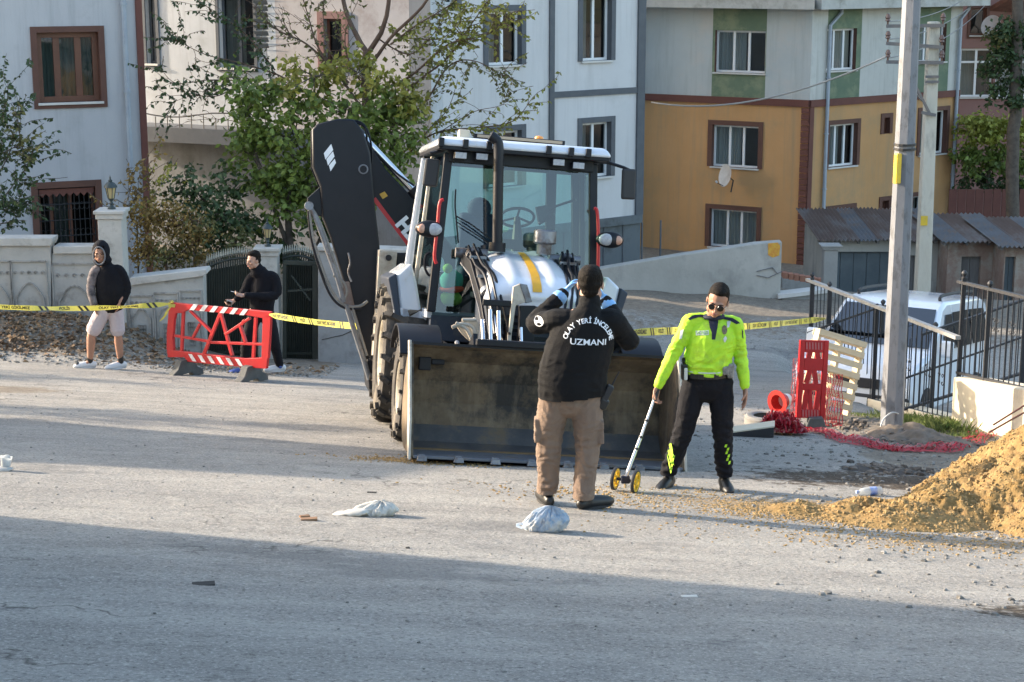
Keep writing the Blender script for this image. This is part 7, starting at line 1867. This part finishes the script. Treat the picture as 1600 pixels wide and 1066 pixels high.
# tree at the left edge
Y=27.6;b0=V3((P(-14,560,Y).x,Y,P(-14,560,Y).z));
plant('tree',b0,'small leafy tree at the left edge behind the stone wall','tree',
 [([b0]+W_((-14,400,-2.9),(-10,330,-2.9),(-16,270,-2.9),(-20,120,-2.9)),.05,.03)],['leaf_dark','leaf_olive'],
 [cl(-10,320,Y,24,40,200,0)],
 [([P(u,v,Y) for u,v in l],.018,ns,24,mi) for l,ns,mi in ((((-10,330),(20,290),(40,265),(50,240)),14,0),(((-8,280),(10,250),(25,210),(28,180)),12,0),(((-10,220),(5,180),(12,150),(12,125)),9,0),(((-5,330),(15,320),(30,310),(42,280)),10,0),(((-10,250),(12,235),(32,225),(20,210)),9,1),(((0,350),(18,345),(25,330)),6,0))],leaf_s=.085)
# shrubs behind the wall
Y=27.6;b0=V3((P(265,480,Y).x,Y,P(265,480,Y).z))
plant('shrub',b0,'dense brown and golden shrub behind the garden wall','shrub',[([b0,P(262,440,Y),P(258,400,Y)],.04,.02)],['leaf_brown','leaf_olive'],
 [cl(235,345,Y,28,28,420,0),cl(275,350,Y,34,30,520,0),cl(300,380,Y,26,32,360,0),cl(230,395,Y,24,34,380,0),cl(270,400,Y,34,30,460,1),cl(310,345,Y,20,18,160,1)],leaf_s=.07,barkm='bark_brown')
Y=28.4;b0=V3((P(300,470,Y).x,Y,P(300,470,Y).z))
plant('shrub',b0,'dark green shrub between the brown shrub and the gate','shrub',[([b0,P(305,400,Y),P(300,330,Y)],.04,.02)],['leaf_dark','leaf_olive'],
 [cl(285,300,Y,22,26,170,0),cl(320,310,Y,26,24,220,0),cl(345,340,Y,26,24,240,0),cl(330,370,Y,26,22,220,0),cl(290,275,Y,12,16,40,0),cl(365,380,Y,24,20,160,1)],leaf_s=.10)
Y=27.9;b0=V3((P(215,480,Y).x,Y,P(215,480,Y).z))
plant('shrub',b0,'sparse twiggy bush with a few yellow leaves beside the drainpipe','shrub',[([b0,P(216,420,Y),P(214,350,Y)],.02,.012)],['leaf_brown','leaf_yellow'],[],
 [([P(u,v,Y) for u,v in l],.010,ns,16,mi) for l,ns,mi in ((((215,360),(205,330),(200,300),(205,270)),8,0),(((216,350),(222,320),(216,290),(220,262)),8,0),(((216,355),(232,330),(240,305),(246,280)),8,1),(((214,360),(196,340),(190,325)),5,0),(((220,350),(235,345),(240,330)),5,1))],leaf_s=.08)
# far right greenery
Y=54;b0=V3((P(1545,330,Y).x,Y,P(1545,330,Y).z))
plant('shrub',b0,'tall sunlit yellow-green hedge in front of the far pink house','shrub',[([b0,P(1545,260,Y)],.08,.04)],['leaf_hedge','leaf_green','leaf_dark'],
 [cl(1515,205,Y,20,28,420,0),cl(1550,200,Y,24,26,520,0),cl(1590,205,Y,22,30,420,0),cl(1510,255,Y,18,30,340,1),cl(1550,255,Y,26,32,480,1),cl(1592,262,Y,20,30,340,1),cl(1530,285,Y,28,12,200,2),cl(1585,290,Y,28,12,200,2)],leaf_s=.17)
Y=50;b0=V3((P(1581,360,Y).x,Y,P(1581,360,Y).z))
plant('tree',b0,'dark trunked tree with a drooping dark crown at the right edge','tree',[([b0,P(1582,260,Y),P(1586,160,Y),P(1590,40,Y),P(1592,-30,Y)],.20,.15)],['leaf_dark','leaf_olive'],
 [cl(1578,60,Y,26,30,480,0),cl(1560,110,Y,20,34,340,0),cl(1600,90,Y,24,50,420,0),cl(1595,150,Y,22,30,220,0),cl(1548,145,Y,12,14,70,0),cl(1560,60,Y,14,20,120,1)],leaf_s=.16)
# leaf litter on the bank
mb=MB()
for _ in range(11000):
    x=rg.uniform(-9.5,-2.6);y=rg.uniform(23.7,26.2)
    den=ss(23.8,24.5,y+.10*(x+5.5))*(.45+.55*ss(-5.2,-7.2,x))
    den*=.2+.8*ss(-3.9,-5.4,x)
    if rg.random()>den+.02:continue
    z=gz(x,y)+rg.uniform(.0,.05)*den;leaf(mb,V3((x,y,z)),rg.uniform(.05,.12),droop=0)
mb.build('leaf_litter',MATS['leaf_dry'],label='dry brown leaves littering the bank under the garden wall',kind='stuff',fix=False)
# grass by the block wall
M('grass',(.09,.14,.03),(.16,.19,.06),sc_=3,rough=.7,island=.3,trans=.3)
mb=MB()
def tuft(x,y,h):
    z=gz(x,y)
    a=rg.uniform(0,6.28);w=.006;l=V3((rg.gauss(0,.3),rg.gauss(0,.3),1)).normalized();i=len(mb.v);s_=V3((math.cos(a),math.sin(a),0))*w
    p=V3((x,y,z-.01));mb.v+=[p-s_,p+s_,p+l*h*.6+s_*.6,p+l*h+V3((l.x,l.y,-.1))*h*.4];mb.f.append((i,i+1,i+2,i+3));mb.mi.append(0)
gc=[(G(1430,662),.45,.16),(G(1475,672),.35,.2),(G(1495,684),.3,.1),(G(1405,652),.3,.1),(G(1350,648),.4,.05)]
for c,r,h in gc:
    for _ in range(520):tuft(c.x+rg.gauss(0,r*.5),c.y+rg.gauss(0,r*.5),h*rg.uniform(.3,1))
mb.build('grass',MATS['grass'],label='rough green grass tufts at the foot of the lamp post and the cream block',kind='stuff',fix=False)

# trees just outside the left edge: their crowns throw the broken shade over the road
for k,(x,y,h,lb) in enumerate(((-10.6,18.9,2.7,'round crowned roadside tree beside the garage, left of the view'),(-11.5,22.9,1.9,'low roadside bush beyond the garage, left of the view'),(-8.9,16.9,1.9,'thin roadside sapling in front of the garage, left of the view'))):
    z=gbase(x,y);plant('tree' if k!=1 else 'shrub',(x,y,z),lb,'tree' if k!=1 else 'shrub',[([V3((x,y,z)),V3((x+.05,y,z+h*.5)),V3((x,y,z+h))],.07,.03)],['leaf_green'],[(V3((x,y,z+h)),(1.1,.7,.8),700,0),(V3((x+.6,y-.3,z+h*.7)),(.7,.5,.5),300,0)],leaf_s=.12)
# ---------------- small things ----------------
# clods and dug earth near the lamp post
M('earth_clod',(.10,.08,.06),(.17,.14,.11),sc_=6,rough=.95,bump=.8,bsc=20)
def mound(c,r,h,label,mat,seed,name='earth_heap',cat='earth heap'):
    st=.03;n=int(2.4*max(r)/st);vs_=[];fs=[]
    for j in range(n+1):
        for i in range(n+1):
            x=c.x+(i-n/2)*st;y=c.y+(j-n/2)*st;d=math.hypot((x-c.x)/r[0],(y-c.y)/r[1])
            hh=h*max(0,1-d)**.8 if d<1 else -.03
            if d<1:hh+=(.25*h*noise.noise((x*5,y*5,seed))+.22*h*noise.noise((x*14,y*14,seed)))*min(1,(1-d)*3)
            vs_.append((x-c.x,y-c.y,gz(x,y)+hh-.012-c.z))
    for j in range(n):
        for i in range(n):
            a=j*(n+1)+i;x=c.x+(i+.5-n/2)*st;y=c.y+(j+.5-n/2)*st
            if math.hypot((x-c.x)/r[0],(y-c.y)/r[1])<1.08:fs.append((a,a+1,a+n+2,a+n+1))
    me=bpy.data.meshes.new(name);me.from_pydata(vs_,[],fs);bm=bmesh.new();bm.from_mesh(me);bmesh.ops.delete(bm,geom=[v for v in bm.verts if not v.link_faces],context='VERTS');bm.to_mesh(me);bm.free()
    me.polygons.foreach_set('use_smooth',[True]*len(me.polygons));me.materials.append(mat);o=bpy.data.objects.new(name,me);o.location=c;COL.objects.link(o);tag(o,label,cat)
mound(G(1425,688),(.5,.7),.20,'heap of dark dug earth and clods in front of the lamp post',MATS['earth_clod'],1)
mound(G(1480,694),(.45,.5),.10,'low dark earth heap beside the grass under the cream block',MATS['earth_clod'],2)
mound(G(1380,735),(.55,.35),.05,'black damp earth patch between the red net and the sand pile',M('earth_black',(.03,.028,.027),(.07,.06,.05),sc_=8,rough=.95,bump=.8,bsc=20),3)
cs=[]
for (u,v,r,n_) in((1425,688,.38,260),(1480,694,.35,160),(1385,735,.35,160),(1385,690,.3,90),(1330,668,.3,60)):
    c=G(u,v)
    for _ in range(n_):
        x,y=c.x+rnd.gauss(0,r*.5),c.y+rnd.gauss(0,r*.55);d=math.hypot(x-c.x,y-c.y)/ (r*1.3);h0=.16 if u==1425 else (.07 if u==1480 else .02)
        cs.append((x,y,rnd.choice([.012,.018,.025,.035,.05]),gz(x,y)+max(0,h0*(1-d)*.9)))
M('clod',(.13,.11,.09),rough=.95,island=.45)
stones('earth_clods',MATS['clod'],cs,label='broken earth clods round the foot of the lamp post')
# plastic bags
M('bag_blue',(.56,.57,.58),(.22,.36,.52),sc_=26,rough=.3,trans=.3,dirt=(.62,.6,.55),dsc=9,dlo=.48,dhi=.6)
M('bag_white',(.66,.64,.58),(.58,.55,.48),sc_=14,rough=.4,trans=.2,dirt=(.6,.45,.15),dsc=11,dlo=.62,dhi=.68)
def bag(u,v,size,label,mat,seed,tail=None):
    c=G(u,v);mb=MB();mb.ell((0,0,size[2]*.8),size,n=110,m=60)
    out=[]
    for p in mb.v:
        th=math.atan2(p.y,p.x);f=max(0,p.z/(size[2]*1.8))
        n1=noise.noise(V3((math.cos(th)*2.2+seed,math.sin(th)*2.2,f*1.5)));n2=noise.noise(V3((math.cos(th)*6+seed,math.sin(th)*6,f*2.5)))
        n3=noise.noise(V3((p.x*45,p.y*45+seed,p.z*30)));k=1+.16*n1+.07*(1-abs(n2)*4)+.025*(1-abs(n3)*4)
        k*=(1-.30*f**1.5)
        q=V3((p.x*k+size[0]*.30*f*f,p.y*k,p.z*(1+.10*n1+.10*(1-abs(n2)*4)*f)))
        q.z=max(q.z,.003+.004*abs(n2));out.append(q)
    mb.v=out;root=thing('plastic_bag',c+V3((0,0,-.004)),label,'bag');
    mb.build('bag_body',mat,root,smooth='all')
    m2=MB()
    for k in range(2):
        s_=size[0]*(.7+.2*k)*(tail or 1);pts=[(s_*.8,-.02+.04*k,size[2]*.4),(s_*1.15,-.03+.06*k,size[2]*.35),(s_*1.3,.03*k,.02),(s_*1.0,.04*k-.05,.015)]
        cc=[V3(q) for q in crom(pts,4)]
        for a,b in zip(cc,cc[1:]):m2.quad(a,b,b+V3((0,.018,.012)),a+V3((0,.018,.012)))
    m2.build('bag_handle',mat,root,smooth='all',fix=False)
bag(850,829,(.16,.11,.088),'full knotted plastic bag, white with blue print, in front of the man in black',MATS['bag_blue'],3,-1)
bag(585,805,(.16,.10,.055),'flat white plastic bag with a long crumpled tail on the open asphalt',MATS['bag_white'],8,-1)
c=G(548,806);mb=MB();mb.ell((0,0,.02),(.13,.05,.022),n=28,m=12);mb.v=[V3((p.x,p.y*(1+p.x*3),max(.003,p.z*(1+p.x*4)+.01*noise.noise(p*30)))) for p in mb.v]
q=mb.build('bag_tail',MATS['bag_white'],smooth='all');q.parent=[o for o in bpy.data.objects if o.name.startswith('plastic_bag')][-1];q.location=c-q.parent.location
# crumpled clear cup / tissue at the left
c=G(9,735);root=thing('plastic_cup',c,'crushed clear plastic cup lying at the left edge of the road','cup');M('clear_plastic',(.7,.72,.72),rough=.2,trans=.6)
mb=MB();mb.lathe([(.03,0),(.045,.09),(.047,.095),(.043,.09),(.028,.004),(0,.004)],(.0,0,.015),(.12,.0,1),16);mb.v=[p*(1+.12*noise.noise(p*25)) for p in mb.v];mb.build('cup_body',MATS['clear_plastic'],root,smooth='all')
mb=MB();mb.ell((-.01,-.02,.018),(.075,.05,.018),n=18,m=8);mb.v=[p*(1+.25*noise.noise(p*30)) for p in mb.v];mb.build('crushed_lid',MATS['clear_plastic'],root,smooth='all')
# bottle on the sand
c=G(1358,774);root=thing('plastic_bottle',c+V3((0,0,.035)),'small clear plastic bottle with a blue label lying at the sand pile\'s foot','bottle',rot=(0,0,R(12)))
mb=MB();mb.lathe([(0,-.11),(.03,-.105),(.034,-.09),(.034,.04),(.026,.075),(.013,.09),(.013,.11),(0,.11)],(0,0,0),(-1,0,0),16);mb.build('bottle_body',MATS['clear_plastic'],root,smooth=True)
mb=MB();mb.lathe([(.0355,-.06),(.0355,.0)],(0,0,0),(-1,0,0),16);mb.build('label_band',M('label_blue',(.08,.2,.6),(.5,.55,.7),sc_=25,rough=.4),root,smooth=True,fix=False)
mb=MB();mb.lathe([(.015,.095),(.015,.115),(0,.115)],(0,0,0),(-1,0,0),12);mb.build('cap',MATS['label_blue'],root)
# wood scraps and crumbs
M('scrap_wood',(.22,.12,.07),(.3,.18,.1),sc_=20,rough=.9);M('dark_scrap',(.03,.028,.025),rough=.9)
for (u,v,l,w_,h,a,m_,lb) in((483,814,.11,.035,.022,.1,'scrap_wood','short brown wood offcut lying left of the flat white bag'),(476,809,.07,.03,.02,.5,'scrap_wood','broken wood chip touching the brown offcut'),(581,770,.07,.03,.008,.0,'dark_scrap','thin dark scrap on the asphalt above the flat bag'),(318,913,.12,.06,.008,.2,'dark_scrap','dark flattened scrap on the shaded asphalt at the left'),(637,857,.025,.02,.01,.3,'dark_scrap','tiny dark crumb on the sunlit asphalt below the flat bag'),(1077,932,.09,.03,.006,.1,'bag_white','pale paper shred on the shaded asphalt right of centre')):
    c=G(u,v);root=thing('scrap',c+V3((0,0,h/2-.002)),lb,'scrap',rot=(0,0,a));mb=MB();mb.box((0,0,0),(l,w_,h));mb.v=[p+V3((0,0,.3*h*noise.noise(p*40))) for p in mb.v];mb.build('scrap_piece',MATS[m_],root,bevel=.002)
# ---- pallet, upright red barrier, cone, tyre, plank
M('pallet_wood',(.52,.42,.27),(.62,.52,.36),sc_=3,rough=.85,bump=.5,bsc=15,stretch=(1,1,6),dirt=(.3,.22,.13),dsc=4,dlo=.6,dhi=.75)
pb=G(1285,655)
mx=Matrix.Translation(V3((pb.x,pb.y,pb.z+.02)))@Matrix.Rotation(R(24),4,'Z')@Matrix.Rotation(R(-10),4,'X')@Matrix.Rotation(R(19),4,'Y')
root=thing('pallet',None,'weathered wooden pallet standing on end against the black railing','pallet',mat=mx)
n=8;Hh=1.05;Wd=.72
first=None
for k in range(n):
    z=.06+k*(Hh-.1)/(n-1)
    if first is None:
        mb=MB();mb.box((0,0,0),(Wd,.018,.075));first=mb.build('slat',MATS['pallet_wood'],root,bevel=.003);first.location=(0,-.07,z)
    else:share(first,(rnd.uniform(-.01,.01),-.07,z),root)
    if k%2==0 or k==n-1:share(first,(0,.07,z),root)
for x in(-Wd/2+.03,0,Wd/2-.03):
    mb=MB();mb.box((x,0,Hh/2),(.04,.12,Hh));mb.build('stringer',MATS['pallet_wood'],root,bevel=.004)
# red upright barrier section
c=G(1266,668);M('red_plastic',(.52,.01,.015),(.42,.008,.012),sc_=5,rough=.35,trans=.2)
mx=Matrix.Translation(c+V3((0,.05,.10)))@Matrix.Rotation(R(12),4,'Z')@Matrix.Rotation(R(-7),4,'X')@Matrix.Rotation(R(4),4,'Y')
root=thing('barrier',None,'red plastic barrier panel stood upright on its end before the pallet','barrier',mat=mx)
W2,H2=.35,.90
mb=MB()
for x in(-W2/2+.03,W2/2-.03):mb.box((x,0,H2/2),(.06,.05,H2))
mb.box((0,0,.05),(W2-.12,.045,.10));mb.box((0,0,H2-.07),(W2-.12,.045,.14));mb.box((0,0,.36),(W2-.12,.045,.08));mb.box((0,0,.62),(W2-.12,.045,.14))
mb.build('frame',MATS['red_plastic'],root,bevel=.006,kind='stuff')
for x,z0,z1,tl in((-.08,.1,.36,.03),(.0,.1,.36,-.03),(.07,.1,.36,.02),(-.07,.4,.6,.05),(.05,.4,.6,-.04),(-.06,.68,.78,.02),(.06,.68,.78,-.02)):
    mb=MB();mb.beam((x,0,z0),(x+tl,0,z1),.05,.04);mb.build('rib',MATS['red_plastic'],root)
M('refl_stripe_red',(.45,.12,.12),rough=.4)
for z in(.05,H2-.07):
    for k in range(6):
        mb=MB();x=-.10+k*.036;mb.prism([(x,-.026,z-.035),(x+.014,-.026,z-.035),(x+.008,-.026,z+.045),(x-.006,-.026,z+.045)],(0,-.002,0));mb.build('stripe',MATS['refl_stripe_red'],root)
c2=c+V3((.04,.02,0));r_=thing('rubber_block',c2,'grey rubber foot block under the upright red panel','foot block');mb=MB();mb.prism([(-.10,-.07,0),(.14,-.07,0),(.10,-.07,.12),(-.06,-.07,.12)],(0,.16,0));mb.build('block',MATS['rubber_grey'],r_,bevel=.01)
# toppled cone
M('cone_red',(.42,.02,.015),rough=.4)
c=G(1216,644);ax=V3((.75,.65,.02)).normalized();root=thing('traffic_cone',c+V3((0,0,.13)),'toppled red traffic cone with white bands lying left of the red panel','traffic cone')
mb=MB();mb.lathe([(.115,.0),(.14,.0),(.16,-.02),(.16,-.03),(.10,-.03),(.095,.02)],(0,0,0),ax,20);mb.build('base',MATS['cone_red'],root,smooth=True)
for r0,h0,r1,h1,m_ in((.115,.0,.095,.10,'cone_red'),(.095,.10,.078,.18,'refl_white'),(.078,.18,.058,.27,'cone_red'),(.058,.27,.042,.34,'refl_white'),(.042,.34,.022,.45,'cone_red')):
    mb=MB();mb.lathe([(r0,h0),(r1,h1),(r1*.9,h1),(r0*.9,h0)],(0,0,0),ax,20);mb.build('cone_band',MATS[m_],root,smooth=True)
M('tyre_grey',(.20,.19,.175),(.28,.27,.25),sc_=4,rough=.95)
c=G(1196,664);root=thing('old_tyre',c+V3((0,0,.06)),'dusty old tyre lying flat behind the red net heap','tyre')
mb=MB();mb.lathe([(.14,-.05),(.16,-.065),(.22,-.065),(.245,-.04),(.245,.04),(.22,.065),(.16,.065),(.14,.05)],(0,0,0),(0,0,1),28);mb.build('tread',MATS['tyre_grey'],root,smooth=True)
c=G(1170,682);root=thing('kerb_slab',c,'wedge shaped slab with pale top and dark sides left of the red net heap','slab')
mb=MB();mb.prism([(-.22,-.09,.0),(.26,-.06,.0),(.26,-.06,.115),(-.22,-.09,.055)],(0.03,.22,.0));mb.build('slab_body',MATS['plastic_black'],root,bevel=.01)
mb=MB();mb.prism([(-.225,-.095,.057),(.265,-.065,.117),(.30,.165,.117),(-.19,.135,.057)],(0,0,.018));mb.build('slab_top',MATS['cream_paint'],root,bevel=.005)
# red safety net
M('net_red',(.50,.012,.03),(.42,.01,.02),sc_=6,rough=.5,trans=.2)
M('net_pink',(.50,.10,.11),(.55,.22,.21),sc_=8,rough=.5,trans=.2)
def net(mb,fn,nu,nv,w_=.006):
    pts=[[fn(i/nu,j/nv) for j in range(nv+1)] for i in range(nu+1)]
    for i in range(nu):
        for j in range(nv+1):
            jj=j+(1 if i%2 else -1) if False else j
            a=pts[i][j]
            for b in ([pts[i+1][j]]+([pts[i+1][j+1]] if j<nv and i%2==0 else [])+([pts[i+1][j-1]] if j>0 and i%2 else [])+([pts[i][j+1]] if j<nv and i%3==0 else [])):
                if (b-a).length<1e-4:continue
                s_,u_=frame(b-a);k=len(mb.v);mb.v+=[a-s_*w_,a+s_*w_,b+s_*w_,b-s_*w_];mb.f.append((k,k+1,k+2,k+3));mb.mi.append(0)
base=G(1250,680);root=thing('safety_net',base,'tangled red plastic safety net heaped by the upright panel and trailing to the sand pile','net')
def gnet(path,wd,hh,seed):
    c=[V3(q) for q in crom([tuple(p) for p in path],8)]
    def f(a,b):
        k=a*(len(c)-1);i=min(int(k),len(c)-2);p=c[i].lerp(c[i+1],k-i);d=(c[i+1]-c[i]);s_=V3((-d.y,d.x,0)).normalized()
        off=(b-.5)*wd*(1+.5*noise.noise((a*9,seed,b)));q=p+s_*off+V3((noise.noise((a*31,b*7,seed)),noise.noise((a*27,b*9,seed+5)),0))*.045
        q.z=gz(q.x,q.y)+.012+hh*abs(noise.noise((a*22,b*6,seed+9)))*1.6;return q-base
    return f
mb=MB();net(mb,gnet([G(1240,672),G(1300,682),G(1350,695),G(1400,706),G(1460,706),G(1505,696),G(1540,682)],.32,.05,1),80,8,.006);mb.build('ground_net',MATS['net_red'],root,kind='stuff',fix=False)
mb=MB();net(mb,gnet([G(1290,676),G(1350,690),G(1420,702),G(1500,700)],.16,.05,7),60,4,.005);mb.build('ground_net',MATS['net_pink'],root,kind='stuff',fix=False)
def heap(seed,rx,ry,h,cx,cy):
    def f(a,b):
        th=a*6.28*1.0;r=b**.6;x=cx+rx*r*math.cos(th);y=cy+ry*r*math.sin(th)
        n=noise.noise((x*16,y*16,seed));X=x+.06*noise.noise((x*22,y*22,seed+3));Y_=y+.06*noise.noise((x*22,y*22,seed+6))
        p=V3((base.x+X,base.y+Y_,0));p.z=gz(p.x,p.y)+.01+h*(1-r*r*.8)*(.45+.9*abs(n));return p-base
    return f
for sd,m_ in((1,'net_red'),(4,'net_red'),(9,'net_pink'),(14,'net_red')):
    mb=MB();net(mb,heap(sd,.27,.20,.28,-.20,.02),64,15,.0055);mb.build('net_heap',MATS[m_],root,kind='stuff',fix=False)
def drape(u0,u1,vt,vb,Yd,seed,push=0):
    def f(a,b):
        u=u0+(u1-u0)*b+3*noise.noise((a*6,b*5,seed));v=vt+(vb-vt)*a
        p=P(u-(a*6 if push else 0),v,Yd-.28*a+.04*noise.noise((a*9,b*9,seed)));g_=gz(p.x,p.y)+.015
        if p.z<g_:p.z=g_
        return p-base
    return f
mb=MB();net(mb,drape(1240,1256,560,672,20.6,2,1),34,7,.005);mb.build('net_drape',MATS['net_pink'],root,kind='stuff',fix=False)
mb=MB();net(mb,drape(1286,1316,585,680,20.4,5),30,8,.0045);mb.build('net_drape',MATS['net_red'],root,kind='stuff',fix=False)
mb=MB();net(mb,drape(1250,1292,545,640,20.15,8),30,8,.004);mb.build('net_drape',MATS['net_pink'],root,kind='stuff',fix=False)
# thin rusty rods leaning on the sand pile toward the block
M('rod_rust',(.14,.06,.04),(.2,.1,.06),sc_=9,rough=.85)
for (u0,v0,u1,v1,lb) in((1545,676,1640,625,'lower rusty rod poking out of the sand pile toward the cream block'),(1552,664,1640,612,'upper rusty rod poking out of the sand pile toward the cream block')):
    a=P(u0,v0,15.2);b=P(u1,v1,15.6);r_=thing('rusty_rod',a,lb,'rod');mb=MB();mb.tube([V3((0,0,0)),(b-a)*.5+V3((0,0,.01)),b-a],.009,6);mb.build('rod',MATS['rod_rust'],r_)
